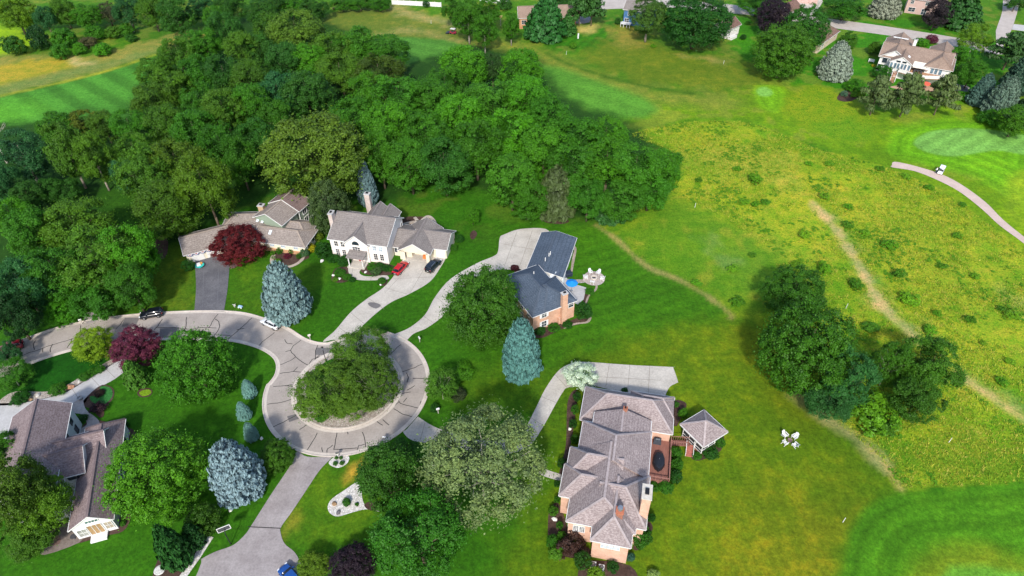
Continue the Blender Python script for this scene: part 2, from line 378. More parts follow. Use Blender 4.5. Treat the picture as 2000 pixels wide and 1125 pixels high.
# prairie
PRAIRIE = zone([(1235, 262), (1330, 240), (1440, 237), (1520, 258), (1600, 292), (1680, 312), (1760, 338), (1850, 380), (1930, 438), (2010, 500), (2120, 580), (2120, 930), (2000, 942), (1880, 948), (1760, 952), (1735, 915), (1690, 868), (1620, 815), (1570, 775), (1510, 690), (1490, 640), (1428, 612), (1385, 580), (1330, 548), (1262, 518), (1210, 470), (1165, 438), (1200, 420), (1280, 380), (1330, 330), (1300, 290)], PRAI, .9, .8, 1.0, .5)
zone([(1165, 440), (1230, 420), (1330, 390), (1400, 420), (1480, 480), (1530, 560), (1490, 640), (1428, 612), (1330, 548), (1262, 518)], (.078, .185, .008), 7, 4, .4, .4, amt=.85)
zone([(1440, 480), (1530, 470), (1560, 540), (1500, 590), (1440, 550)], (.10, .20, .03), 8, 5, .6, .3, amt=.35)
zone([(1180, 455), (1260, 480), (1350, 520), (1420, 600), (1330, 545), (1250, 510)], (.03, .15, .006), 4, 3, .7, .2, amt=.8)
zone([(1250, 262), (1340, 242), (1450, 240), (1540, 268), (1480, 285), (1380, 270), (1300, 275)], (.10, .24, .008), 4, 3, .8, .2, amt=.8)
zone([(1330, 264), (1440, 262), (1560, 300), (1660, 375), (1720, 450), (1620, 410), (1490, 345), (1360, 300)], (.36, .32, .018), 6, 5, 1.0, .7, amt=.65)
idx, dd_ = sdist(PRAIRIE, 2); f1 = vnoise(pxy[idx, 0], pxy[idx, 1], 17, 41) * .6 + vnoise(pxy[idx, 0], pxy[idx, 1], 6, 42) * .4; ins_ = np.clip(dd_, 0, 1)
blend(idx, ins_ * np.clip((f1 - .52) * 6, 0, .5), (.28, .295, .016)); blend(idx, ins_ * np.clip((.43 - f1) * 7, 0, .7), (.115, .225, .008)); f2 = vnoise(pxy[idx, 0], pxy[idx, 1], 2.3, 43); blend(idx, ins_ * np.clip((f2 - .74) * 6, 0, .6), (.32, .28, .03)); blend(idx, ins_ * np.clip((.24 - f2) * 6, 0, .6), (.07, .19, .006))
zone([(1165, 440), (1230, 420), (1330, 390), (1400, 420), (1480, 480), (1530, 560), (1490, 640), (1428, 612), (1330, 548), (1262, 518)], (.085, .195, .008), 7, 4, .4, .4, amt=.6)
zone([(1330, 300), (1420, 285), (1540, 300), (1560, 370), (1470, 350), (1380, 330)], (.30, .29, .035), 6, 5, 1.0, .8, amt=.75)
zone([(1580, 420), (1700, 400), (1850, 440), (1950, 560), (1980, 680), (1850, 640), (1700, 560)], (.31, .31, .022), 14, 8, 1.0, .8, amt=.6)
zone([(1640, 800), (1760, 840), (1850, 860), (2100, 880), (2100, 945), (1765, 950), (1700, 880)], (.085, .185, .007), 5, 4, .9, .35, amt=.85)
zone([(1820, 900), (1900, 860), (2000, 850), (2000, 900), (1900, 925)], (.20, .22, .015), 6, 5, .9, .6, amt=.6)
zone([(1530, 215), (1538, 188), (1580, 165), (1640, 182), (1700, 222), (1712, 245), (1690, 276), (1640, 274), (1570, 246)], (.175, .24, .009), 2, 2, 1.0, .5)
zone([(1590, 250), (1650, 235), (1705, 245), (1690, 276), (1640, 274)], (.10, .22, .008), 2.5, 2, .9, .2, amt=.8)
# grey-green weedy patches and footpaths in the prairie
for q in ([(1380, 465), (1410, 480), (1430, 520), (1400, 510)], [(1700, 560), (1720, 585), (1735, 600), (1712, 590)], [(1960, 565), (2000, 590), (1990, 610), (1950, 590)], [(1780, 630), (1800, 655), (1790, 668), (1768, 640)]):
    zone(q, (.18, .24, .07), 2.5, 3, .9, .2, amt=.5)
line([(1592, 396), (1630, 445), (1670, 505), (1700, 560), (1740, 615), (1805, 676)], 2.0, (.42, .32, .13), .8, 1.0, .7, .95)
line([(1868, 728), (1900, 750), (1950, 785), (2010, 825)], 1.8, (.40, .31, .12), .8, 1.0, .7, .9)
line([(1602, 400), (1640, 440), (1680, 500), (1710, 552), (1755, 610), (1812, 668)], 1.6, (.17, .22, .09), 1, 1.4, .8, .3)
line([(1885, 722), (1930, 752), (2010, 800)], 1.6, (.17, .22, .09), 1, 1.4, .8, .3)
# back lawns
zone([(960, 440), (1165, 442), (1262, 520), (1385, 584), (1425, 618), (1300, 650), (1180, 700), (1060, 720), (830, 650), (850, 600), (960, 560)], (.033, .118, .003), 5, 1, 0, .25, smooth=False, stripes=(22, 1.5, .085))
OL = zone([(1130, 700), (1240, 655), (1425, 622), (1490, 645), (1515, 700), (1570, 778), (1620, 818), (1690, 872), (1735, 918), (1760, 955), (1690, 1000), (1645, 1100), (1640, 1250), (980, 1250), (1000, 1060), (1060, 1030), (1060, 760)], OLIVE, 5, 2, .06, .65, smooth=False)
zone([(830, 780), (960, 700), (1060, 720), (1060, 780), (1010, 830), (900, 800)], (.045, .115, .004), 4, 2, .05, .7, smooth=False, amt=.8)
zone([(1440, 640), (1490, 640), (1520, 700), (1570, 770), (1600, 810), (1570, 820), (1500, 740)], (.14, .165, .005), 6, 3, .1, .7, amt=.75)
zone([(1480, 1020), (1560, 1000), (1640, 1040), (1640, 1250), (1400, 1250), (1420, 1120)], (.155, .165, .006), 12, 5, .1, .8, amt=.8)
zone([(1060, 740), (1120, 760), (1105, 860), (1050, 950), (1045, 1020), (1000, 1000), (1040, 830)], (.05, .12, .004), 2, 1, .05, .8, amt=.8)
line([(1165, 440), (1210, 472), (1262, 519), (1330, 548), (1385, 580), (1425, 612), (1427, 622)], 1.0, (.26, .22, .07), .5, .4, .4, .85)
line([(1560, 770), (1620, 818), (1690, 868), (1720, 900)], 2.6, (.33, .28, .13), 1.2, 1.2, .8, .75)
line([(1690, 868), (1735, 915), (1760, 955)], .9, (.30, .26, .08), .5, .4, .4, .8)
# striped apron round the green at the bottom right
zone([(1638, 1250), (1645, 1100), (1662, 1040), (1695, 993), (1750, 966), (1820, 957), (1910, 950), (2100, 935), (2100, 1250)], (.048, .158, .005), .8, .4, .04, .2, rings=(2.1, .22))
zone([(1770, 1260), (1785, 1120), (1825, 1080), (1900, 1066), (1980, 1085), (2100, 1115), (2100, 1260)], (.12, .19, .008), 2.5, .8, .04, .4, rings=(1.5, .1))
zone([(1815, 1260), (1845, 1122), (1900, 1105), (1985, 1114), (2060, 1135), (2060, 1260)], (.10, .26, .02), .7, .3, 0, .1, rings=(1.4, .09))
# front lawns, paler and drier than the rest, and the dark soil-green floor of the woods
zone([(290, 490), (370, 470), (382, 608), (300, 612), (250, 600)], (.06, .12, .006), 4, 2, .05, .8, smooth=False)
zone([(448, 515), (520, 500), (640, 520), (560, 640), (500, 615), (440, 608)], (.04, .115, .004), 3, 2, .05, .7, smooth=False)
zone([(590, 905), (700, 890), (760, 960), (720, 1060), (570, 1070), (548, 1040)], (.045, .12, .004), 3, 2, .05, .7, smooth=False)
zone([(672, 925), (700, 900), (712, 890), (716, 905), (680, 935)], (.33, .23, .03), 1.0, 1.2, .2, .5, amt=.8)
zone([(552, 1030), (566, 1005), (580, 1010), (556, 1045)], (.20, .19, .02), 1.6, 1.5, .1, .5, amt=.7)
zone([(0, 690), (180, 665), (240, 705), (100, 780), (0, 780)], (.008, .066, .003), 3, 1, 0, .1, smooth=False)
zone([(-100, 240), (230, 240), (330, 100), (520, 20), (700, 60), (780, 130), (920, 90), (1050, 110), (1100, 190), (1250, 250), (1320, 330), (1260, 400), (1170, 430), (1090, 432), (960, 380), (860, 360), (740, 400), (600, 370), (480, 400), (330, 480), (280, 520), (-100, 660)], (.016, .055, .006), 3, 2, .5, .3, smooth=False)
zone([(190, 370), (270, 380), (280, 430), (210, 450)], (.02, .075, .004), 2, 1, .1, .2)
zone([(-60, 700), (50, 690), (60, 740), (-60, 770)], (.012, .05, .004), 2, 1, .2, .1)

faces = np.empty(((NX - 1) * (NY - 1), 4), np.int32)
ii = (np.arange(NY - 1)[:, None] * NX + np.arange(NX - 1)[None]).ravel()
faces[:, 0] = ii; faces[:, 1] = ii + 1; faces[:, 2] = ii + NX + 1; faces[:, 3] = ii + NX
me = bpy.data.meshes.new('ground'); me.vertices.add(len(pxy)); me.loops.add(faces.size); me.polygons.add(len(faces))
co = np.zeros((len(pxy), 3), np.float32); co[:, :2] = pxy
# rolling ground under the prairie, a hand's breadth of tussock relief
co[:, 2] = np.minimum(0, -.02 + 0 * BIG) - 0.0
me.vertices.foreach_set('co', co.ravel()); me.loops.foreach_set('vertex_index', faces.ravel())
me.polygons.foreach_set('loop_start', np.arange(0, faces.size, 4, dtype=np.int32)); me.polygons.foreach_set('loop_total', np.full(len(faces), 4, np.int32))
me.update(calc_edges=True)
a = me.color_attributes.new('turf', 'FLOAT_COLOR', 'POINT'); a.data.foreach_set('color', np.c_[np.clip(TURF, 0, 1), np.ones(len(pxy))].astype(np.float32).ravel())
a = me.color_attributes.new('kind', 'FLOAT_COLOR', 'POINT'); a.data.foreach_set('color', np.c_[ROUGH, DRY, np.zeros(len(pxy)), np.ones(len(pxy))].astype(np.float32).ravel())
t = NT('turf'); c = t.n('ShaderNodeAttribute', attribute_name='turf').outputs['Color']
k = t.n('ShaderNodeSeparateColor'); t.l(t.n('ShaderNodeAttribute', attribute_name='kind').outputs['Color'], k.inputs[0])
rough, dry = k.outputs[0], k.outputs[1]
n_big = t.noise(.045, 5, .62); n_mid = t.noise(.33, 6, .68); n_fine = t.noise(2.6, 5, .8); n_dot = t.noise(1.1, 3, .6)
lawn = t.scale(c, t.math('MULTIPLY', t.ramp(n_big, .3, .7, .80, 1.2), t.math('MULTIPLY', t.math('MULTIPLY', t.ramp(n_mid, .3, .7, .86, 1.14), t.ramp(t.noise(1.15, 2, .5), .3, .7, .80, 1.2)), t.ramp(n_fine, .3, .7, .62, 1.4))))
dryc = t.mix(1.0, lawn, (2.2, 1.32, 1.2), 'MULTIPLY')
lawn = t.mix(t.math('MULTIPLY', dry, t.ramp(t.math('ADD', n_mid, t.math('MULTIPLY', n_big, .7)), .82, 1.06, 0, .75)), lawn, dryc)
# tussocky growth: straw, green and dark specks
strw = t.mix(1.0, c, (1.42, 1.13, 1.25), 'MULTIPLY'); grn = t.mix(1.0, c, (.48, .86, .5), 'MULTIPLY'); drk = t.mix(1.0, c, (.22, .45, .3), 'MULTIPLY')
pr = t.mix(t.ramp(t.math('ADD', t.math('MULTIPLY', n_fine, .8), t.math('MULTIPLY', n_mid, .6)), .58, .82), grn, strw)
pr = t.mix(t.ramp(n_dot, .565, .66, 0, .85), pr, drk)
pr = t.mix(t.ramp(t.noise(.12, 5, .6), .42, .62, 0, .45), pr, grn)
pr = t.scale(pr, t.ramp(t.noise(3.0, 3, .75), .34, .66, .62, 1.4))
t.base(t.mix(rough, lawn, pr), .9, .12); t.bump(n_fine, .35, .12)
me.materials.append(t.mat); ground = tag(link('ground', me), kind='structure')

# ================================================================== tussocks of prairie grass
def in_poly(pts, poly):
    ins = np.zeros(len(pts), bool); q = np.array([[p[0], p[1]] for p in poly])
    for a, b in zip(q, np.roll(q, -1, 0)):
        c_ = ((a[1] > pts[:, 1]) != (b[1] > pts[:, 1])); x = (b[0] - a[0]) * (pts[:, 1] - a[1]) / (b[1] - a[1] + 1e-12) + a[0]
        ins ^= c_ & (pts[:, 0] < x)
    return ins
q = np.array([[p[0], p[1]] for p in PRAIRIE]); lo, hi = q.min(0), np.minimum(q.max(0), (150, 200))
pts = lo + rng.random((70000, 2)) * (hi - lo); pts = pts[in_poly(pts, PRAIRIE)]
pts = pts[vnoise(pts[:, 0], pts[:, 1], 9, 12) + .8 * vnoise(pts[:, 0], pts[:, 1], 2.1, 13) + .4 * rng.random(len(pts)) > 1.0]
for l in ([(1545, 375), (1590, 398), (1630, 445), (1670, 505), (1700, 560), (1740, 615), (1800, 672)], [(1868, 728), (1900, 750), (1950, 785), (2010, 825)]):
    L = np.array([[p.x, p.y] for p in resample(smooth_line(PX(l), False, 6), 1.0)])
    pts = pts[np.min(((pts[:, None] - L[None]) ** 2).sum(2), 1) > 1.7]
calm = [P(*q_) for q_ in [(1140, 440), (1230, 420), (1330, 385), (1410, 420), (1490, 480), (1540, 560), (1490, 660), (1400, 640)]]
pts = pts[~in_poly(pts, calm)]
n = len(pts); K = 4
ang = rng.random((n, K)) * 2 * math.pi; hgt = (.12 + .26 * rng.random((n, K))) * (.7 + .6 * rng.random((n, 1))); lean = .15 + .3 * rng.random((n, K)); wd = .04 + .05 * rng.random((n, K))
base = np.zeros((n, K, 3)); base[:, :, :2] = pts[:, None] + .2 * rng.standard_normal((n, K, 2)); base[:, :, 2] = -.03
sd = np.stack([-np.sin(ang), np.cos(ang), 0 * ang], 2) * wd[..., None]; tip = base + np.stack([np.cos(ang) * lean, np.sin(ang) * lean, hgt], 2)
V = np.stack([base - sd, base + sd, tip], 2).reshape(-1, 3)
TR = [(q_.x, q_.y) for q_ in resample(smooth_line(PX([(1592, 396), (1630, 445), (1670, 505), (1700, 560), (1740, 615), (1805, 676)]), False, 6), 1.0)]
# leafy weeds between the grasses, in drifts
wp = lo + rng.random((16000, 2)) * (hi - lo); wp = wp[in_poly(wp, PRAIRIE)]
wp = wp[vnoise(wp[:, 0], wp[:, 1], 11, 61) + .9 * vnoise(wp[:, 0], wp[:, 1], 3.0, 62) + .5 * rng.random(len(wp)) > 1.56]; wp = wp[~in_poly(wp, calm)]; wp = wp[[min((x_ - u_) ** 2 + (y_ - v_) ** 2 for u_, v_ in TR) > 4 for x_, y_ in wp]]; nw = len(wp); KW = 14
wr = (.22 + .42 * rng.random((nw, 1)) ** 2); wa = rng.random((nw, KW)) * 6.283; wd_ = np.sqrt(rng.random((nw, KW))) * wr
wb = np.zeros((nw, KW, 3)); wb[:, :, 0] = wp[:, :1] + np.cos(wa) * wd_; wb[:, :, 1] = wp[:, 1:] + np.sin(wa) * wd_; wb[:, :, 2] = .04 + (wr - wd_) * .9 * rng.random((nw, KW))
wt = rng.random((nw, KW)) * 6.283; ls = .10 + .12 * rng.random((nw, KW)); wn = np.stack([-np.sin(wt), np.cos(wt), 0 * wt], 2) * ls[..., None]
VW = np.stack([wb - wn, wb + wn, wb + np.stack([np.cos(wt) * ls * 1.8, np.sin(wt) * ls * 1.8, .12 * (rng.random((nw, KW)) - .2)], 2)], 2).reshape(-1, 3)
V = np.r_[V, VW]
me = bpy.data.meshes.new('prairie_grass'); me.from_pydata([], [], [])
nf = n * K + nw * KW; me.vertices.add(nf * 3); me.loops.add(nf * 3); me.polygons.add(nf)
me.vertices.foreach_set('co', V.astype(np.float32).ravel()); me.loops.foreach_set('vertex_index', np.arange(nf * 3, dtype=np.int32))
me.polygons.foreach_set('loop_start', np.arange(0, nf * 3, 3, dtype=np.int32)); me.polygons.foreach_set('loop_total', np.full(nf, 3, np.int32)); me.update(calc_edges=True)
a = me.attributes.new('v', 'FLOAT', 'POINT'); a.data.foreach_set('value', np.r_[np.repeat(np.clip(rng.random(n) * .9 + .1 * rng.random(n), 0, 1), K * 3), np.repeat(.22 * rng.random(nw), KW * 3)].astype(np.float32))
t = NT('prairie_blade'); at = t.n('ShaderNodeAttribute', attribute_name='v').outputs['Fac']
cr = t.n('ShaderNodeValToRGB'); t.l(at, cr.inputs[0]); e = cr.color_ramp.elements
e[0].position = 0; e[0].color = (.055, .18, .006, 1); e[1].position = 1; e[1].color = (.36, .33, .06, 1)
x = cr.color_ramp.elements.new(.45); x.color = (.15, .26, .012, 1); x = cr.color_ramp.elements.new(.75); x.color = (.29, .31, .025, 1)
t.base(cr.outputs[0], .8, .15); me.materials.append(t.mat)
pg = link('prairie_grass', me); tag(pg, 'loose tussocks of yellow and green prairie grass on the open slope', 'grass', kind='stuff')
# ================================================================== roads, kerbs, drives, paths, beds
def structure(o): return tag(o, kind='structure')
c_out = (-.3155 * CH, 0)
def circle_fit(px):
    g = np.array([[p.x, p.y] for p in PX(px)]); A = np.c_[2 * g, np.ones(len(g))]
    s = np.linalg.lstsq(A, (g ** 2).sum(1), rcond=None)[0]; return Vector((s[0], s[1])), math.sqrt(s[2] + s[0] ** 2 + s[1] ** 2)
IC, IR = circle_fit([(582, 803), (607, 826), (640, 837), (675, 839), (712, 829), (742, 812), (767, 787), (780, 762), (783, 737), (775, 722)])
OC, OR = circle_fit([(841, 742), (834, 712), (820, 687), (795, 669), (827, 788), (812, 814), (787, 837), (515, 799), (517, 779), (750, 861), (715, 878), (680, 889), (645, 893), (612, 890), (582, 881), (550, 861), (532, 844)])
def arc(c, r, a0, a1, n): return [Vector((c.x + r * math.cos(a0 + (a1 - a0) * i / n), c.y + r * math.sin(a0 + (a1 - a0) * i / n))) for i in range(n + 1)]
# outer edge of the carriageway: north kerb from the left, the circle clockwise, then the south kerb back to the left
north = smooth_line(PX([(-60, 700), (0, 680), (50, 662), (120, 638), (200, 622), (300, 612), (400, 608), (470, 611), (520, 624), (560, 640), (600, 664), (640, 671), (690, 660)]), False, 6)
a_n = math.atan2(north[-1].y - OC.y, north[-1].x - OC.x)
south = smooth_line(PX([(524, 752), (538, 733), (541, 712), (530, 694), (500, 678), (450, 666), (380, 664), (300, 664), (220, 668), (150, 682), (80, 703), (0, 737), (-60, 765)]), False, 6)
a_s = math.atan2(south[0].y - OC.y, south[0].x - OC.x)
if a_s > a_n - .3: a_s -= 2 * math.pi
a0 = a_n - .25
ring = arc(OC, OR, a0, a_s, 72)
road_edge = north[:-6] + ring + south[1:]
rd = MB(); isl = arc(IC, IR, 0, 2 * math.pi, 72)[:-1]
outer = [Vector((p.x, p.y, 0)) for p in road_edge]
tri = tessellate_polygon([outer, [Vector((p.x, p.y, 0)) for p in isl]])
allp = [(p.x, p.y, .02) for p in outer] + [(p.x, p.y, .02) for p in isl]
fs = []
for tr in tri:
    A_, B_, C_ = (Vector(allp[i]) for i in tr); fs.append(tuple(tr) if (B_ - A_).cross(C_ - A_).z > 0 else tuple(tr[::-1]))
rd.add(allp, fs, 0)
# sealed cracks and patches, as the photo shows them
def crack(px, wd=.10, z=.032):
    p = [P(*q) for q in px]; q = []
    for u, v in zip(p, p[1:]):
        k = max(2, int((v - u).length / .7))
        for i in range(k): q.append(u.lerp(v, i / k) + Vector((random.uniform(-.10, .10), random.uniform(-.10, .10), 0)) * (1 if i else .3))
    q.append(p[-1]); rd.strip(q, -wd / 2, wd / 2, z, 1)
random.seed(5)
Z1 = lambda l: [(x / 4, 562 + y / 4) for x, y in l]
Z2 = lambda l: [(500 + x / 4, 562 + y / 4) for x, y in l]
Z6 = lambda l: [(500 + x / 4, 844 + y / 4) for x, y in l]
for l in ([(630, 295), (620, 365)], [(580, 395), (480, 425), (340, 470), (200, 520), (70, 575)], [(560, 400), (545, 440), (525, 470)], [(285, 405), (262, 440), (270, 485)], [(335, 470), (335, 505)], [(410, 440), (395, 470), (395, 505)],
          [(1270, 245), (1235, 300), (1205, 330)], [(965, 250), (940, 290), (905, 325)], [(1220, 315), (1300, 312), (1400, 315), (1500, 325), (1560, 310), (1690, 315)], [(1460, 230), (1455, 280), (1445, 330)], [(1705, 205), (1670, 250), (1630, 315)], [(1680, 245), (1710, 265), (1718, 300), (1690, 355), (1670, 380)],
          [(1970, 235), (1900, 300), (1850, 345), (1800, 385), (1780, 415)], [(1690, 370), (1800, 375)], [(1850, 330), (1910, 318)]):
    crack(Z1(l), .14)
for l in ([(145, 350), (80, 400), (0, 470)], [(355, 405), (290, 455), (270, 490), (310, 540), (370, 585), (455, 625)], [(270, 490), (230, 500)], [(225, 405), (245, 435), (285, 440)], [(485, 445), (465, 490), (462, 555)], [(310, 540), (270, 570), (185, 605)], [(185, 670), (290, 655), (385, 660)], [(290, 655), (325, 620)],
          [(135, 772), (230, 765), (330, 778)], [(230, 768), (285, 758)], [(90, 912), (200, 895), (280, 870)], [(135, 1088), (250, 1030), (330, 988)], [(320, 985), (400, 1070)], [(340, 1110), (395, 1070)], [(530, 530), (440, 560), (385, 640)], [(500, 525), (455, 570)],
          [(1130, 445), (1080, 490), (1040, 530)], [(1300, 597), (1210, 635), (1120, 668)], [(1175, 665), (1190, 700), (1180, 740)], [(1105, 875), (1130, 905), (1210, 925), (1275, 942)], [(1120, 890), (1085, 920)], [(1150, 895), (1180, 860)], [(1075, 945), (1150, 990), (1225, 1012)], [(990, 1030), (1040, 1075)], [(945, 1045), (990, 1075)], [(1180, 800), (1240, 765)], [(1130, 830), (1210, 815)], [(1290, 885), (1275, 940)],
          [(1225, 710), (1310, 710)], [(1040, 545), (1100, 600)]):
    crack(Z2(l), .13)
for l in ([(480, 5), (440, 75), (395, 148)], [(635, 0), (622, 60), (607, 138)], [(830, 0), (850, 60), (857, 135)], [(850, 95), (800, 105), (790, 140)], [(790, 125), (700, 130), (610, 135)], [(600, 100), (560, 130), (555, 160)], [(515, 120), (522, 155)], [(715, 0), (718, 18)]):
    crack(Z6(l), .13)
for l in (Z2([(470, 468), (600, 472), (585, 528), (465, 525)]), Z2([(243, 1005), (318, 985), (345, 1020), (260, 1050)]), Z1([(975, 235), (1090, 235), (1060, 300), (950, 305)]), Z1([(1250, 320), (1400, 310), (1400, 400), (1245, 405)])):
    rd.sheet(PX(l), .027, 2)
road = structure(rd.build('road', [ROADM, TAR, PATCHM]))
kb = MB(); edge = road_edge
kb.strip(edge, 0, -.55, .034); kb.curb(edge, .0, .2, .0, .13)
io = arc(IC, IR, 0, 2 * math.pi, 72)
kb.strip(io, -.1, -.65, .036); kb.curb(io, .0, .32, 0, .15); 
structure(kb.build('kerb', KERB))
st = MB(); st.sheet(arc(IC, IR - .3, 0, 2 * math.pi, 60)[:-1], .05); structure(st.build('stone_bed', STONE))
gi = MB(); gc = IC + Vector((-.5, .9)); gi.sheet(arc(gc, IR - 2.3, 0, 2 * math.pi, 60)[:-1], .07)
structure(gi.build('island_turf', plain('island_turf', (.016, .085, .005), .9, .1, var=.4, sc=1.2)))

def sheet(name, px, z, mat, k=5, smooth=True, lines=(), lw=.07, lm=None, rim=None):
    poly = smooth_line(PX(px), True, k) if smooth else PX(px)
    m = MB(); m.sheet(poly, z)
    for l in lines: m.strip(smooth_line(PX(l), False, 5) if len(l) > 2 else PX(l), -lw / 2, lw / 2, z + .006, 1)
    mats = [mat, lm or JOINT]
    if rim:
        q = poly + [poly[0]]; sg = 1 if sum((b.x - a_.x) * (b.y + a_.y) for a_, b in zip(q, q[1:])) > 0 else -1
        m.curb(q, 0, sg * .16, 0, z + .05, 2); mats.append(rim)
    return structure(m.build(name, mats))
# drives: corners doubled where the photo shows them sharp
sheet('driveway', [(380, 607), (380, 604), (383, 560), (381, 513), (384, 507), (430, 500), (446, 496), (449, 503), (445, 560), (438, 605), (437, 609)], .04, DARKM, 4, lines=[((398, 520), (396, 600)), ((428, 515), (424, 600))], lw=.05, lm=plain('asphalt_seam', (.14, .14, .15)))
sheet('driveway', [(631, 667), (650, 664), (672, 664), (690, 661), (705, 640), (735, 612), (765, 590), (800, 574), (840, 550), (862, 520), (872, 502), (871, 500), (836, 492), (793, 500), (789, 503), (775, 530), (762, 548), (745, 565), (715, 585), (685, 610), (655, 645)], .04, CONC, 5,
      lines=[((793, 528), (752, 572)), ((833, 517), (800, 574)), ((770, 545), (846, 541)), ((752, 562), (795, 575)), ((720, 583), (750, 604)), ((686, 612), (712, 633)), ((662, 640), (690, 660))])
sheet('asphalt_patch', [(719, 592), (730, 591), (744, 596), (735, 603), (722, 598)], .052, PATCHM, 3)
sheet('driveway', [(762, 657), (770, 653), (800, 640), (830, 615), (850, 580), (880, 545), (930, 515), (965, 500), (973, 490), (976, 465), (985, 458), (1020, 447), (1072, 451), (1058, 500), (1035, 540), (1010, 528), (970, 528), (935, 540), (905, 560), (885, 590), (868, 615), (835, 640), (808, 652), (790, 668), (775, 662)], .04, CONC, 5,
      lines=[((1010, 452), (985, 520)), ((1040, 450), (1015, 520)), ((975, 475), (1055, 490)), ((925, 518), (935, 540)), ((880, 546), (900, 565)), ((852, 580), (875, 600)), ((828, 618), (848, 632))])
sheet('driveway', [(788, 845), (795, 838), (815, 815), (818, 815), (845, 832), (880, 845), (940, 860), (990, 858), (1025, 835), (1045, 800), (1065, 760), (1090, 725), (1115, 710), (1140, 707), (1230, 713), (1312, 717), (1315, 719), (1324, 745), (1322, 748), (1308, 756), (1300, 771), (1298, 774), (1230, 770), (1150, 752), (1110, 757), (1100, 765), (1085, 790), (1060, 835), (1035, 870), (1000, 885), (940, 885), (870, 868), (810, 862)], .04, CONC, 5,
      lines=[((1190, 711), (1183, 755)), ((1230, 713), (1226, 762)), ((1269, 715), (1266, 768)), ((1150, 735), (1290, 743)), ((1085, 733), (1107, 757)), ((1058, 775), (1087, 787)), ((1035, 815), (1062, 832)), ((830, 826), (820, 862))])
sheet('driveway', [(580, 882), (600, 892), (645, 893), (648, 894), (625, 918), (600, 955), (570, 1000), (550, 1028), (548, 1040), (556, 1062), (580, 1085), (600, 1140), (610, 1200), (380, 1200), (393, 1100), (394, 1092), (420, 1078), (455, 1065), (478, 1045), (492, 1025), (530, 965), (570, 905)], .04, DRIVEM, 5, lines=[((484, 1029), (548, 1032))], lw=.14, lm=TAR)
sheet('driveway', [(-80, 785), (0, 788), (60, 783), (120, 768), (180, 735), (220, 710), (240, 700), (252, 715), (225, 740), (180, 765), (165, 788), (140, 790), (100, 810), (40, 850), (-80, 860)], .04, CONC2, 5, lines=[((178, 737), (196, 756)), ((205, 719), (225, 738)), ((140, 758), (160, 788))])
sheet('footpath', [(140, 790), (160, 780), (168, 800), (190, 818), (194, 830), (180, 845), (160, 860), (140, 858), (158, 838), (170, 828), (160, 810), (142, 806)], .055, paving('exposed_aggregate', (.33, .29, .27), (.42, .38, .35), .3), 5)
sheet('patio', [(88, 1018), (80, 1071), (88, 1084), (155, 1060), (159, 1045), (150, 1030), (135, 1015), (110, 1005)], .055, paving('worn_patio', (.17, .135, .115), (.23, .19, .165), .3), 3, lines=[((120, 1045), (84, 1074)), ((120, 1045), (150, 1060)), ((120, 1045), (135, 1018)), ((108, 1038), (92, 1020))])
sheet('patio', [(96, 1048), (104, 1044), (114, 1046), (119, 1054), (116, 1062), (104, 1066), (96, 1062)], .065, paving('red_stone', (.16, .10, .08), (.20, .13, .105), .3), 4)
sheet('footpath', [(680, 525), (680, 520), (706, 518), (708, 522), (702, 533), (715, 540), (750, 538), (758, 540), (756, 546), (715, 548), (692, 545), (682, 535)], .05, CONC, 4, lines=[((690, 522), (686, 540)), ((725, 541), (724, 548))])
sheet('footpath', [(1040, 905), (1060, 915), (1090, 925), (1096, 928), (1096, 938), (1080, 936), (1050, 925), (1035, 912)], .05, CONC, 4, lines=[((1082, 922), (1080, 936))])
# golf cart path
sheet('cart_path', [(1742, 323), (1748, 316), (1790, 325), (1840, 341), (1880, 362), (1925, 395), (1960, 430), (2010, 470), (2080, 520), (2080, 546), (2000, 476), (1953, 441), (1917, 408), (1873, 374), (1829, 351), (1785, 334), (1743, 327)], .03, paving('cart_path', (.47, .36, .31), (.55, .43, .37), .12), 4)
# far streets
sheet('street', [(1150, -25), (1195, -8), (1300, -2), (1420, 8), (1490, 18), (1600, 34), (1720, 50), (1870, 74), (1940, 92), (1945, 60), (1958, 20), (1962, -30), (1992, -30), (1990, 10), (1975, 60), (1960, 85), (1962, 102), (1945, 106), (1870, 92), (1740, 70), (1600, 51), (1490, 33), (1420, 25), (1300, 14), (1185, 18), (1150, 12)], .03, paving('far_street', (.38, .335, .30), (.46, .41, .37), .1), 3)
sheet('driveway', [(1540, 28), (1548, 10), (1552, -4), (1604, -2), (1600, 15), (1585, 30), (1570, 42), (1545, 38)], .04, CONC, 3)
sheet('driveway', [(1976, 58), (2040, 66), (2040, 54), (1980, 47)], .04, CONC2, 3, smooth=False)
sheet('driveway', [(1118, 30), (1150, 30), (1150, 44), (1120, 45)], .04, paving('grey_drive', (.25, .24, .24), (.3, .29, .29)), 3)
BORD = paving('border_stone', (.30, .24, .19), (.40, .33, .27), .4)
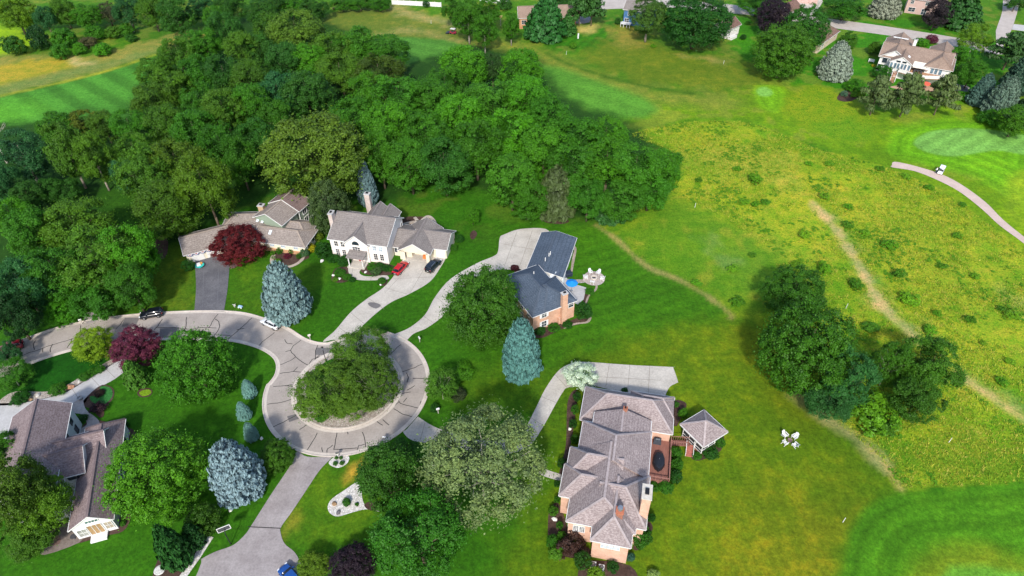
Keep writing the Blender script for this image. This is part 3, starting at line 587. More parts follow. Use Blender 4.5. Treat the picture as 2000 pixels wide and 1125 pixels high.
# terrace and fire circle of the slate-roofed house
sheet('patio', [(1105, 540), (1112, 552), (1145, 562), (1140, 585), (1128, 595), (1118, 590), (1095, 553)], .05, CONC2, 3, smooth=False)
sheet('gravel_path', [(1098, 541), (1110, 545), (1140, 546), (1150, 541), (1150, 549), (1135, 553), (1112, 553), (1098, 550)], .045, STONE, 4)
FC = P(1160, 544)
m = MB(); m.sheet(arc(FC, 2.35, 0, 2 * math.pi, 32)[:-1], .055); structure(m.build('stone_circle', paving('flagstone', (.33, .27, .24), (.44, .38, .34), .35)))
sheet('border_path', [(1164, 556), (1167, 558), (1165, 567), (1152, 578), (1146, 592), (1143, 591), (1149, 576), (1161, 566)], .045, BORD, 4)
sheet('border_path', [(1152, 617), (1155, 622), (1148, 631), (1125, 634), (1103, 642), (1104, 638), (1124, 631), (1145, 628)], .045, BORD, 4)
sheet('border_path', [(1121, 480), (1126, 487), (1122, 510), (1117, 535), (1114, 534), (1117, 508), (1121, 489)], .045, BORD, 4)
# beds
B = lambda px, mat=MULCH, z=.04, k=4: sheet('planting_bed', px, z, mat, k)
B([(532, 505), (535, 495), (552, 490), (575, 492), (597, 495), (604, 503), (590, 510), (570, 517), (550, 519), (540, 515)])
m = MB(); bc = P(562, 503); m.strip(arc(bc, 3.1, R(160), R(385), 32), 0, -.8, .06); structure(m.build('garden_wall_path', paving('buff_stone', (.36, .29, .23), (.46, .39, .32), .3)))
B([(648, 540), (655, 525), (676, 521), (690, 532), (692, 542), (670, 552), (650, 550)]); B([(705, 530), (712, 520), (740, 513), (770, 520), (773, 532), (755, 538), (720, 537)]); B([(737, 548), (750, 542), (757, 548), (752, 558), (740, 556)])
B([(786, 435), (793, 424), (815, 423), (832, 424), (846, 430), (850, 440), (848, 448), (835, 452), (800, 448)], MULCH)
m = MB()
for l in ([(810, 426), (820, 434), (835, 424), (846, 430), (851, 441), (848, 449)], [(786, 440), (800, 436), (816, 434), (828, 432)]): m.curb(smooth_line(PX(l), False, 6), -.35, .35, 0, .3)
structure(m.build('retaining_stones', paving('buff_stone2', (.40, .34, .28), (.52, .46, .39), .4)))
B([(918, 457), (925, 450), (932, 456), (927, 466), (920, 467)]); B([(1139, 590), (1142, 575), (1150, 578), (1148, 590), (1142, 596)])
B([(1005, 532), (1010, 524), (1022, 530), (1018, 536)]); B([(1040, 655), (1060, 640), (1100, 632), (1125, 622), (1150, 618), (1145, 630), (1105, 640), (1060, 660)])
B([(1108, 790), (1118, 765), (1128, 766), (1125, 800), (1118, 850), (1112, 880), (1100, 930), (1092, 925), (1105, 870)]); B([(1072, 1000), (1080, 985), (1092, 985), (1108, 1030), (1110, 1060), (1150, 1070), (1150, 1090), (1105, 1088), (1075, 1075), (1070, 1040)])
B([(1314, 800), (1320, 782), (1338, 786), (1340, 796), (1330, 815), (1322, 832), (1312, 826)]); B([(1237, 1065), (1262, 1020), (1275, 1030), (1265, 1055), (1245, 1075)]); B([(1350, 890), (1385, 878), (1412, 850), (1408, 880), (1365, 900)])
B([(1140, 1098), (1230, 1105), (1240, 1150), (1140, 1150)])
B([(160, 790), (175, 770), (200, 752), (222, 760), (220, 780), (205, 795), (203, 812), (194, 815), (180, 800)]); B([(0, 782), (30, 765), (90, 765), (130, 752), (160, 735), (222, 700), (228, 706), (170, 742), (120, 770), (40, 788), (0, 792)], STONE)
B([(150, 1062), (160, 1048), (205, 1040), (225, 1025), (232, 1005), (252, 1000), (256, 1012), (240, 1038), (200, 1048)]); B([(160, 842), (180, 820), (230, 830), (258, 838), (266, 850), (258, 862), (235, 858), (225, 850)], MULCH, .03)
B([(268, 768), (275, 760), (290, 758), (298, 764), (292, 774), (275, 776)]); B([(298, 1125), (312, 1085), (325, 1060), (360, 1060), (375, 1048), (400, 1052), (390, 1070), (370, 1100), (355, 1160), (300, 1160)])
m = MB(); m.strip(PX([(411, 1048), (385, 1088), (355, 1130), (340, 1160)]), -.55, .55, .06); structure(m.build('gravel_strip', WGRAVEL))
B([(640, 990), (648, 975), (672, 958), (698, 942), (705, 955), (712, 985), (740, 995), (742, 1000), (715, 995), (685, 1002), (660, 1009), (645, 1003)], WGRAVEL); B([(712, 985), (728, 980), (742, 992), (738, 998), (718, 995)], MULCH, .05)
B([(642, 905), (655, 892), (678, 890), (682, 897), (675, 908), (658, 914)], WGRAVEL)
B([(1635, 190), (1648, 178), (1672, 180), (1675, 190), (1660, 198), (1640, 197)]); B([(1062, 433), (1090, 425), (1112, 432), (1095, 438)])
B([(1862, 170), (1875, 165), (1890, 172), (1888, 180), (1868, 180)], plain('pond_cover', (.05, .055, .075))); B([(1845, 172), (1860, 164), (1888, 168), (1892, 174), (1868, 172)], CONC, .035)
B([(1745, 168), (1790, 165), (1830, 172), (1826, 180), (1780, 178), (1742, 172)], paving('brick_terrace', (.40, .25, .16), (.48, .32, .22)), .035, 3)
B([(198, 755), (216, 758), (220, 772), (212, 784), (198, 792), (180, 785), (176, 775), (190, 772)], plain('ground_cover', (.03, .14, .03), .9, .1, var=.4, sc=3), .06)
B([(272, 768), (278, 763), (290, 761), (296, 766), (290, 772), (278, 774)], plain('sedum', (.14, .24, .012), .9, .1, var=.4, sc=3), .055)
B([(300, 480), (315, 460), (328, 470), (325, 500), (310, 505)], MULCH); B([(165, 615), (180, 610), (195, 622), (170, 632)], DRIVEM, .035)
# ================================================================== plants: unit meshes, reused by every copy
def leaf_mesh(name, C_, D_, S_, v, mat, stretch=1.0, rg=None):  # leaf cards: centres, normals, sizes, tint
    n = len(C_); rr = rg or np.random.default_rng(1)
    D_ = D_ / np.linalg.norm(D_, axis=1, keepdims=True)
    t_ = np.cross(D_, rr.standard_normal((n, 3))); t_ /= np.linalg.norm(t_, axis=1, keepdims=True); b_ = np.cross(D_, t_)
    s = S_[:, None] * .5
    q = np.stack([C_ - t_ * s * stretch, C_ - b_ * s * .75, C_ + t_ * s * stretch + D_ * s * .25, C_ + b_ * s * .75], 1).reshape(-1, 3)
    me = bpy.data.meshes.new(name); me.vertices.add(4 * n); me.loops.add(4 * n); me.polygons.add(n)
    me.vertices.foreach_set('co', q.astype(np.float32).ravel()); me.loops.foreach_set('vertex_index', np.arange(4 * n, dtype=np.int32))
    me.polygons.foreach_set('loop_start', np.arange(0, 4 * n, 4, dtype=np.int32)); me.polygons.foreach_set('loop_total', np.full(n, 4, np.int32))
    me.update(calc_edges=True)
    a = me.attributes.new('v', 'FLOAT', 'POINT'); a.data.foreach_set('value', np.repeat(np.clip(v, 0, 1), 4).astype(np.float32))
    me.materials.append(mat); return me
def sphere_dirs(n, r): 
    d = r.standard_normal((n, 3)); return d / np.linalg.norm(d, axis=1, keepdims=True)
def crown(name, seed, ncl, per, leaf, clear, zlo=-.75, rc=(.20, .34), shell=(.58, .86), lump=.16, egg=0.0, mat=None, open_=0.0, flat=.15, nl=0, lr=.40):
    r = np.random.default_rng(seed); i = np.arange(ncl) + .5
    ph = np.arccos(1 - (i / ncl) * (1 - zlo)); th = math.pi * (1 + 5 ** .5) * i
    d = np.stack([np.cos(th) * np.sin(ph), np.sin(th) * np.sin(ph), np.cos(ph)], 1) + .16 * r.standard_normal((ncl, 3)); d /= np.linalg.norm(d, axis=1, keepdims=True)
    az = np.arctan2(d[:, 1], d[:, 0])
    lob = 1 + lump * (np.sin(az * 2 + r.random() * 6) * .6 + np.sin(az * 3 + d[:, 2] * 3 + r.random() * 6) * .7 + r.standard_normal(ncl) * .5)
    rad = np.clip((shell[0] + (shell[1] - shell[0]) * r.random(ncl) ** .6) * lob, .25, 1.06)
    c = d * rad[:, None]
    if nl:                                             # small clumps sit on a few big boughs
        j = np.arange(nl) + .5; pj = np.arccos(1 - (j / nl) * (1 - zlo)); tj = math.pi * (1 + 5 ** .5) * j + seed
        ld = np.stack([np.cos(tj) * np.sin(pj), np.sin(tj) * np.sin(pj), np.cos(pj)], 1) + .22 * r.standard_normal((nl, 3)); ld /= np.linalg.norm(ld, axis=1, keepdims=True)
        lrad = lr * (.75 + .5 * r.random(nl)); lc = ld * (1.0 - lrad * (.85 + .25 * r.random(nl)))[:, None]
        wh = r.integers(0, nl, ncl); e = sphere_dirs(ncl, r) + .9 * ld[wh] + np.array((0, 0, .35)); e /= np.linalg.norm(e, axis=1, keepdims=True)
        c = lc[wh] + e * (lrad[wh] * (.72 + .3 * r.random(ncl)))[:, None]; d = e; btone = r.random(nl)[wh]
    c[:, :2] *= (1 - egg * c[:, 2:3])
    rr = (rc[0] + (rc[1] - rc[0]) * r.random(ncl)) * (.55 + .9 * r.random(ncl) ** 1.5); keep = r.random(ncl) >= open_; c = c[keep]; d = d[keep]; rr = rr[keep]; m = len(c)
    tone = r.random(m)
    if nl: tone = .5 * tone + .5 * btone[keep]
    k = np.repeat(np.arange(m), per); N = len(k)
    dd = sphere_dirs(N, r) + .75 * d[k] + np.array((0, 0, .3)); dd /= np.linalg.norm(dd, axis=1, keepdims=True)
    pos = c[k] + dd * (rr[k] * (.55 + .55 * r.random(N)))[:, None] * np.array((1, 1, 1 - flat)) * (.7 + .6 * r.random((m, 3)))[k]
    strayed = r.random(N) < .16; pos[strayed] += .10 * r.standard_normal((strayed.sum(), 3)) * np.array((1, 1, .7))
    nor = dd * .8 + .7 * sphere_dirs(N, r) + np.array((0, 0, .25))
    v = .12 + .42 * tone[k] + .46 * r.random(N)
    # inner filling so that the crown is not hollow
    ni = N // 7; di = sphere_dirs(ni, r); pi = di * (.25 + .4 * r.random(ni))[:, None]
    pos = np.r_[pos, pi]; nor = np.r_[nor, di + .8 * sphere_dirs(ni, r)]; v = np.r_[v, .3 * r.random(ni)]  # inner leaves tinted low, the crown's inner shade put into their colour
    sz = leaf * (.65 + .8 * r.random(len(pos))); pos[:, 2] += 1 + clear
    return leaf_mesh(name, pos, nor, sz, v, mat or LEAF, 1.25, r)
def trunk(name, seed, clear, rad=.05, limbs=6, mat=None, reach=.62, top=.75):
    r = random.Random(seed); m = MB(); h = 1 + clear
    m.tube((0, 0, -.03), (0, 0, h * .35), rad * 1.25, rad, 8); m.tube((0, 0, h * .35), (.02, .01, h * .78), rad, rad * .7, 8); m.tube((.02, .01, h * .78), (.03, -.02, h + top * .8), rad * .7, rad * .12, 6)
    for i in range(limbs):
        a_ = i * 2.4 + r.random(); z = h * (.55 + .35 * r.random()); L = reach * (.7 + .4 * r.random())
        p0 = Vector((0, 0, z)); p1 = p0 + Vector((math.cos(a_) * L * .5, math.sin(a_) * L * .5, L * .35)); p2 = p0 + Vector((math.cos(a_ + .2) * L, math.sin(a_ + .2) * L, L * .85))
        m.tube(p0, p1, rad * .55, rad * .35, 6); m.tube(p1, p2, rad * .35, rad * .08, 5)
        p3 = p1 + Vector((math.cos(a_ - .9) * L * .45, math.sin(a_ - .9) * L * .45, L * .4)); m.tube(p1, p3, rad * .25, rad * .06, 5)
    return m.mesh(name, mat or BARK, True)
def spruce(name, seed, tiers=24, curve=.75, per=26, mat=None, sparse=0.0, card=.13, z0=.03):
    r = np.random.default_rng(seed); P_, N_, S_, V_ = [], [], [], []
    for k in range(tiers):
        f = k / (tiers - 1); z = z0 + (1 - z0) * f ** .92; rad = max(.04, (1 - f) ** curve * (1 - .25 * max(0, .12 - f) / .12)); nb = max(4, int(19 * rad ** .7 + 2))
        for b in range(nb):
            if r.random() < sparse: continue
            a_ = 2 * math.pi * (b + r.random() * .7) / nb + k * 1.3; L = rad * (.78 + .3 * r.random()); n = max(5, int(per * (.25 + L)))
            s = r.random(n) ** .55; sp = (r.random(n) - .5) * .17 * (.35 + .9 * (1 - np.abs(s - .6)))
            x = np.cos(a_) * s * L - np.sin(a_) * sp; y = np.sin(a_) * s * L + np.cos(a_) * sp
            zz = z - .05 * s * L * 1.1 + .055 * s ** 4 + (r.random(n) - .5) * .018
            P_.append(np.stack([x, y, zz], 1)); N_.append(np.stack([np.cos(a_) * .55 * np.ones(n), np.sin(a_) * .55 * np.ones(n), np.ones(n) * .65], 1) + .45 * r.standard_normal((n, 3)))
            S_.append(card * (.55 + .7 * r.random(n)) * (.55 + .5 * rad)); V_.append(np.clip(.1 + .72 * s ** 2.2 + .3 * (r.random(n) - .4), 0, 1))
    C_ = np.concatenate(P_); S = np.concatenate(S_)
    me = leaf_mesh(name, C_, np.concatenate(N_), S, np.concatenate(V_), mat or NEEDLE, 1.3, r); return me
def pole_trunk(name, rad=.07, mat=None, twigs=0, seed=1):
    m = MB(); m.tube((0, 0, -.01), (0, 0, .95), rad, rad * .15, 7); return m.mesh(name, mat or BARK, True)
def pine(name, seed, mat=None):                        # irregular layered pads on a bare trunk
    r = np.random.default_rng(seed); P_, N_, S_, V_ = [], [], [], []; m = MB()
    m.tube((0, 0, -.01), (.03, .02, .5), .045, .032, 7); m.tube((.03, .02, .5), (.0, .0, .96), .032, .008, 7)
    for k in range(23):
        f = (k + .5) / 23; z = .26 + .72 * f; a_ = k * 2.4 + r.random(); L = (1 - max(0, f - .25) * .95) * (.45 + .5 * r.random()); e = np.array((math.cos(a_) * L, math.sin(a_) * L, z + .06 * L))
        m.tube((0, 0, z - .03), tuple(e), .012, .004, 5)
        for q in range(3):
            c = np.array((0, 0, z)) + (e - np.array((0, 0, z))) * (.55 + .25 * q) + r.standard_normal(3) * np.array((.07, .07, .012)); n = 62
            d = sphere_dirs(n, r); pos = c + d * np.array((.23, .23, .052)) * (.5 + .5 * r.random((n, 1)))
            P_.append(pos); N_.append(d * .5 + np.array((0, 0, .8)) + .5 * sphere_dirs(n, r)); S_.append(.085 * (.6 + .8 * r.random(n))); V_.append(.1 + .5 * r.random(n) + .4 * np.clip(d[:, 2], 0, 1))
    return leaf_mesh(name, np.concatenate(P_), np.concatenate(N_), np.concatenate(S_), np.concatenate(V_), mat or NEEDLE, 1.6, r), m.mesh(name + '_trunk', BARK, True)

KIND = {}
def reg(kind, crowns, trunks, clear): KIND[kind] = (crowns, trunks, clear)
reg('oak', [crown('oak_crown', 10 + i, 230, 155, .038, .34, rc=(.09, .18), nl=15 + 2 * (i % 3), lr=.40) for i in range(6)], [trunk('oak_trunk', i, .34) for i in range(3)], .34)
reg('maple', [crown('maple_crown', 30 + i, 290, 150, .034, .14, zlo=-.85, rc=(.08, .16), shell=(.70, .98), lump=.08) for i in range(3)], [trunk('maple_trunk', i, .14) for i in range(2)], .14)
reg('dome', [crown('dome_crown', 40 + i, 230, 160, .037, -.18, zlo=-.5, rc=(.09, .16), shell=(.72, .98), lump=.10, flat=.3) for i in range(2)], [trunk('dome_trunk', i, -.18, limbs=8) for i in range(2)], -.18)
reg('airy', [crown('airy_crown', 50 + i, 260, 125, .033, .20, rc=(.08, .16), nl=20, lr=.36, open_=.05) for i in range(2)], [trunk('airy_trunk', i, .2, .026, 16, PALEBARK, .78, .85) for i in range(2)], .2)
reg('tall', [crown('tall_crown', 60 + i, 190, 160, .04, .55, zlo=-.9, rc=(.09, .18), nl=16, lr=.38, egg=.2) for i in range(2)], [trunk('tall_trunk', i, .55, .055, 5, plain('grey_bark', (.25, .22, .18), .9, .1, var=.3, sc=3), .5, .6) for i in range(2)], .55)
reg('egg', [crown('egg_crown', 65 + i, 260, 150, .035, .05, zlo=-.9, rc=(.07, .14), shell=(.72, 1.04), lump=.05, egg=.26, flat=0) for i in range(2)], [trunk('egg_trunk', i, .05) for i in range(2)], .05)
reg('shrub', [crown('shrub_foliage', 70 + i, 44, 130, .085, -.28, zlo=-.35, rc=(.24, .36), shell=(.62, .82), lump=.09) for i in range(3)], None, -.28)
reg('ball', [crown('ball_foliage', 80 + i, 60, 150, .060, -.15, zlo=-.8, rc=(.18, .24), shell=(.76, .84), lump=.02) for i in range(2)], None, -.15)
reg('rough', [crown('rough_foliage', 90 + i, 30, 90, .11, -.3, zlo=-.2, rc=(.22, .4), shell=(.5, .95), lump=.25) for i in range(3)], None, -.3)
reg('flower', [crown('flower_foliage', 97, 70, 190, .062, -.1, zlo=-.6, rc=(.17, .27), shell=(.68, .9), lump=.12, mat=FLOWER)], [trunk('flower_trunk', 3, -.1)], -.1)
SPR = {'spruce': [spruce('spruce_crown', 100 + i, 24, .50, 85, card=.085) for i in range(3)], 'loose': [spruce('loose_spruce_crown', 110 + i, 19, .58, 46, sparse=.2, card=.12) for i in range(2)],
       'fir': [spruce('fir_crown', 120 + i, 26, .40, 85, card=.08) for i in range(2)]}
SPT = pole_trunk('spruce_trunk', .055); PINES = [pine('pine_crown', 130 + i) for i in range(3)]
CNT = {}
def pick(key, lst): CNT[key] = CNT.get(key, 0) + 1; return lst[(CNT[key] * 7 + CNT[key] // 3) % len(lst)]
RR = random.Random(11)
def jit(c, a=.12):
    k = 1 + RR.uniform(-a, a); return (c[0] * k * (1 + RR.uniform(-a, a) * .6), c[1] * k, c[2] * k * (1 + RR.uniform(-a, a)), 1)
def plant(cx, cy, wd, h, kind, tint, label, group=None, name='broadleaf_tree', cat='tree', var=.08, part='crown'):
    crowns, trunks, clear = KIND[kind]; z = 4.0; fit = {'dome': .87, 'airy': .93, 'oak': .95, 'tall': .95, 'egg': .96}.get(kind, 1.0); wd *= fit; h *= (1 + fit) / 2
    for _ in range(4):
        p = P(cx, cy, z); D = depth(p); r = wd * D / CF; hh = h * D / CF; dl = math.atan2(CH - z, math.hypot(p.x, p.y))
        rz = math.sqrt(max(hh * hh - (r * math.sin(dl)) ** 2, (.42 * r) ** 2)) / math.cos(dl); rz = min(max(rz, .5 * r), 1.5 * r); z = rz * (1 + clear)
    o = empty(name, (p.x, p.y, 0), RR.uniform(0, 6.28), label, cat, group); o.scale = (r * 1.02, r * 1.02, rz)
    c = link(part, pick(kind, crowns), o); c.color = jit(tint, var)
    if trunks: link('trunk', pick(kind + 't', trunks), o)
    return o
def conifer(bx, by, tx, ty, wd, kind, tint, label, group=None, name='spruce_tree', cat='tree'):
    g0 = P(bx, by); dl = math.atan2(CH, math.hypot(g0.x, g0.y)); by -= wd * math.sin(dl) * (.8 if kind != 'pine' else .1)
    b = P(bx, by); h = max(1.5, height(bx, by, tx, ty)); D = depth(b + Vector((0, 0, h * .3))); r = wd * D / CF
    o = empty(name, (b.x, b.y, 0), RR.uniform(0, 6.28), label, cat, group); o.scale = (r, r, h)
    if kind == 'pine':
        cm, tm = pick('pine', PINES); c = link('crown', cm, o); link('trunk', tm, o)
    else: c = link('crown', pick(kind, SPR[kind]), o); link('trunk', SPT, o)
    c.color = jit(tint, .06); return o
G1 = (.037, .150, .007); G2 = (.052, .142, .009); G3 = (.026, .104, .011); G4 = (.050, .200, .006); G5 = (.023, .104, .030)
YG = (.14, .26, .008); OLV = (.078, .150, .014); RED = (.105, .011, .016); PUR = (.105, .020, .052); DPU = (.022, .014, .026)
BLU = (.13, .215, .21); BLT = (.070, .175, .155); DKG = (.010, .050, .010); PINEG = (.022, .075, .014)
WOOD = 'trees of the big central wood'; LW = 'trees of the wood at the left edge'; TOPW = 'trees of the far wood at the top left'
T = plant
# --- the far wood, top left
for a_ in [(30, 26, 34, 32, 'oak', (.085, .19, .008), 'sunlit yellow-green tree in the far top left corner'), (88, 36, 20, 24, 'oak', G5, 'small bluish tree standing right of the sunlit corner tree'),
           (125, 22, 24, 26, 'oak', G2, 'olive tree in the far wood, third from the left corner'), (170, 32, 28, 22, 'oak', G1, 'wide low green tree at the front of the far wood, left of the purplish shrub'),
           (210, 24, 20, 20, 'oak', (.05, .06, .03), 'dull purplish brown tree among the green ones of the far wood'), (250, 22, 26, 28, 'oak', G5, 'blue-green tree of the far wood behind the bare grey twigs'),
           (297, 22, 28, 30, 'oak', G2, 'rounded olive tree at the middle of the far wood'), (345, 30, 36, 34, 'oak', G3, 'dark dense tree bulging forward from the far wood'),
           (392, 15, 26, 25, 'oak', G5, 'blue-green tree behind the dark bulging one of the far wood'), (417, 36, 20, 24, 'oak', G1, 'narrow green tree at the right front of the far wood'),
           (452, 14, 30, 26, 'oak', G3, 'dark tree where the far wood meets the central wood'), (520, 22, 40, 28, 'oak', G3, 'dark tree at the top edge above the olive oak'), (570, 12, 34, 22, 'oak', G1, 'green tree at the top edge, left of the far hedge trees'), (612, 16, 28, 22, 'oak', G3, 'dark tree by the left end of the far hedge row')]:
    T(*a_, TOPW)
for a_ in [(667, 7, 22, 13, 'first bushy tree of the row beside the white fence, farthest from it'), (703, 6, 22, 13, 'middle bushy tree of the row beside the white fence'), (742, 7, 22, 13, 'bushy tree ending the row at the white fence')]: T(*a_[:4], 'oak', G1, a_[4], 'row of bushy trees left of the white fence')
for a_ in [(28, 92, 20, 22, G3, 'dark bush at the left border of the far meadow'), (75, 78, 18, 27, DKG, 'tall dark bush beside the bright lawn at top left'), (125, 76, 22, 22, G1, 'large round bush behind the smaller ones on the far meadow'), (118, 103, 16, 16, G1, 'small bush in front of the large round bush by the sandy track'),
           (155, 97, 12, 13, G4, 'small bright bush right of the sandy track'), (200, 98, 17, 13, G4, 'bright bush on the meadow edge nearest the mown straw strip'), (187, 66, 18, 15, G1, 'mid-green bush in the middle of the far meadow'), (222, 64, 16, 13, G2, 'olive bush touching the dark one on the far meadow'), (247, 60, 14, 13, G1, 'bush beside the bare twigs at the far wood'), (256, 75, 11, 8, G3, 'small dark bush lowest at the right end of the far meadow'), (172, 84, 15, 11, (.075, .075, .035), 'greyish dry brush patch between green bushes on the far meadow')]:
    T(*a_[:4], 'shrub', a_[4], a_[5], 'bushes on the far meadow', 'shrub', 'bush', part='foliage')
# --- the central wood
for a_ in [(350, 108, 40, 38, G2, 'broad olive oak at the left tip of the central wood by the fairway'), (393, 92, 40, 36, G1, 'green tree behind the olive oak at the wood\'s left tip'), (440, 62, 36, 40, G3, 'dark tree rising at the top left corner of the central wood'),
           (474, 105, 36, 40, G2, 'olive tree packed between two dark ones in the upper left wood'), (303, 145, 36, 32, G2, 'leafy oak hanging over the striped fairway\'s right end'), (340, 175, 42, 40, G2, 'pale olive oak above the left slope of the wood'), (390, 150, 42, 42, G1, 'mid-green oak inside the upper left wood'),
           (440, 152, 42, 42, G3, 'dark green oak inside the upper left wood'), (492, 160, 42, 42, G2, 'olive oak left of the bright green maple in the wood'), (508, 100, 38, 36, G3, 'dark tree left of the big olive oak\'s foot'), (535, 62, 40, 38, G2, 'olive tree joined to the left of the biggest olive oak'), (580, 66, 54, 46, OLV, 'biggest olive oak standing at the top of the central wood'),
           (562, 125, 44, 40, G3, 'dark tree just below the biggest olive oak'), (605, 126, 38, 38, G4, 'single bright green maple among darker trees of the wood'), (652, 100, 46, 40, G2, 'loose olive tree right of the bright maple'), (697, 92, 48, 40, G1, 'green tree at the wood\'s upper edge facing the knoll'), (665, 143, 50, 38, G2, 'wide olive crown below the upper edge of the wood'),
           (757, 104, 48, 36, G1, 'rounded tree at the wood\'s edge left of the far fairway'), (738, 144, 56, 38, (.04, .085, .008), 'brownish dark oak below the rounded edge tree'), (600, 186, 54, 48, G3, 'big dark crown in the centre of the wood'), (545, 186, 46, 46, G5, 'blue-green crown in the centre left of the wood'), (490, 214, 46, 48, G1, 'mid-green crown above the blue-green under-tree'),
           (440, 222, 46, 48, G2, 'olive crown at the wood\'s left middle'), (393, 205, 42, 40, G1, 'green crown lower on the left slope of the wood'), (302, 200, 44, 40, G2, 'olive oak at the fairway corner of the wood'), (255, 250, 38, 36, G1, 'green oak at the wood\'s lower fairway corner'), (205, 248, 32, 30, G2, 'small olive oak right of the tall-trunk pair'), (160, 244, 36, 30, (.075, .115, .008), 'yellow-brown tipped oak at the fairway\'s near edge'), (112, 250, 38, 32, G1, 'green oak at the near edge of the striped fairway'),
           (265, 298, 42, 40, G2, 'olive crown above the light olive clump by the ranch house'), (330, 250, 46, 44, G2, 'broad olive crown on the left middle slope'), (383, 262, 46, 46, G1, 'green crown left of the tall bright one'), (432, 290, 46, 52, (.03, .12, .006), 'tall rich green crown behind the ranch house clump'), (468, 315, 36, 56, G1, 'narrow green crown at the clearing left of the big light olive tree'),
           (505, 280, 42, 46, G3, 'dark crown left of the big light olive tree'), (545, 240, 44, 42, G1, 'green crown above the big light olive tree'), (868, 172, 46, 40, G1, 'green crown left of the bright tree on the fairway edge'), (905, 132, 48, 44, G4, 'bright green tree standing out at the far fairway\'s right edge'), (962, 135, 26, 30, (.03, .085, .02), 'grey-green small tree right of the bright fairway tree'),
           (1016, 142, 46, 44, G4, 'bright green tree at the wood\'s right upper corner'), (838, 200, 50, 44, G1, 'green crown left below the fairway gap'), (780, 198, 56, 52, G1, 'broad green dome in the middle of the wood'), (722, 190, 48, 48, G4, 'bright dome left of the broad middle dome'), (690, 236, 50, 44, G1, 'green crown right of the big light olive tree'), (762, 258, 60, 56, G4, 'largest bright dome in the heart of the wood'), (830, 270, 54, 54, G1, 'green dome right of the largest bright dome'),
           (900, 232, 54, 50, G4, 'bright dome below the bright fairway tree'), (962, 205, 54, 50, G1, 'green dome under the grey-green small tree'), (1030, 200, 54, 50, G4, 'bright dome below the wood\'s right upper corner'), (1072, 237, 48, 48, G1, 'green dome facing the near tip of the fairway'), (1000, 265, 54, 52, G4, 'bright dome in the right half of the wood'), (930, 290, 54, 54, G1, 'green dome over the lawn behind the white house'), (868, 325, 58, 52, G3, 'dark tree at the lawn edge behind the white house'),
           (800, 322, 48, 50, G1, 'green tree at the lawn edge above the white house\'s tall chimney'), (742, 305, 44, 54, G1, 'slim green tree right of the big light olive tree'), (1132, 275, 50, 48, G1, 'green dome below the fairway\'s near tip'), (1184, 270, 44, 42, G4, 'bright small dome at the wood\'s fringe below the fairway'), (1062, 302, 54, 54, G4, 'bright dome over the purple-tinged conifer'), (1000, 352, 50, 52, G1, 'green dome at the lawn corner left of the conifers'),
           (1120, 332, 54, 52, G1, 'green dome above the two conifers at the wood\'s foot'), (1186, 322, 54, 52, G4, 'bright dome right of centre in the wood\'s prairie tip'), (1242, 335, 52, 54, G1, 'green dome in the wood\'s prairie tip'), (1292, 332, 44, 42, G4, 'bright tree at the wood\'s outermost prairie tip'), (1268, 372, 44, 38, G1, 'low green tree at the foot of the prairie tip'), (1216, 392, 44, 40, G1, 'low green tree right of the small conifer'), (1148, 388, 40, 40, G1, 'green tree between the two conifers at the wood\'s foot'), (1030, 390, 44, 38, G1, 'low green tree left of the purple-tinged conifer')]:
    T(a_[0], a_[1], a_[2] * .97, a_[3] * 1.0, 'oak', a_[4], a_[5], WOOD, var=.15)
T(615, 308, 100, 84, 'oak', OLV, 'very large light olive tree behind the white house and ranch house')
# --- the wood on the left
for a_ in [(285, 345, 52, 58, G2, 'oak', 'left crown of the light olive clump over the ranch house garage'), (345, 325, 60, 54, (.07, .14, .008), 'oak', 'top crown of the light olive clump over the ranch house garage'), (402, 372, 52, 72, (.066, .145, .007), 'oak', 'right crown of the light olive clump over the ranch house garage'), (330, 408, 66, 56, (.055, .13, .007), 'oak', 'lowest crown of the light olive clump over the ranch house garage'),
           (248, 345, 26, 44, (.025, .12, .045), 'oak', 'blue-green tree peeping left of the light olive clump'), (45, 302, 52, 48, G5, 'tall', 'bluish dark tree with a forked trunk at the left edge'), (130, 292, 42, 56, G2, 'tall', 'tall tree with a bare grey trunk left of the small lawn'), (182, 306, 36, 54, G2, 'tall', 'tall tree with the longest bare trunk beside the small lawn'), (100, 372, 26, 26, G3, 'oak', 'small dark under-tree between bare trunks'),
           (24, 424, 40, 38, G4, 'oak', 'bright tree under the bare trunks at the left edge'), (66, 462, 52, 54, (.04, .15, .008), 'oak', 'bright green tree at the left edge below the bare trunks'), (150, 445, 68, 54, G2, 'oak', 'wide olive crown in the middle of the left wood'), (200, 505, 74, 66, G2, 'oak', 'biggest olive crown of the left wood'), (108, 535, 58, 56, G1, 'oak', 'green crown below the wide olive one'),
           (252, 497, 52, 60, G4, 'oak', 'bright crown left of the asphalt drive\'s lawn'), (258, 562, 44, 46, G1, 'oak', 'green crown overhanging the lawn by the black parked car'), (192, 580, 54, 42, G1, 'oak', 'green crown overhanging the street left of the black car'), (42, 556, 54, 56, G5, 'oak', 'dark blue-green crown at the left edge above the street'), (28, 618, 48, 48, DKG, 'oak', 'darkest tree at the left edge above the red car'), (120, 612, 32, 28, G4, 'dome', 'low bright spreading tree beside the street')]:
    T(a_[0], a_[1], a_[2] * .98, a_[3] * 1.0, a_[5], a_[4], a_[6], LW, var=.13)
T(12, 362, 34, 40, 'oak', G5, 'dark bluish under-tree at the left edge behind the forked trunk', LW); T(56, 385, 30, 30, 'oak', G3, 'low dark under-tree beside the forked trunk at the left edge', LW); T(132, 372, 26, 24, 'oak', G3, 'low dark under-tree left of the longest bare trunk', LW)
T(10, 692, 26, 26, 'oak', G5, 'bluish tree at the left edge by the red car\'s tail'); T(22, 732, 40, 32, 'airy', G1, 'feathery green tree at the left edge below the street')
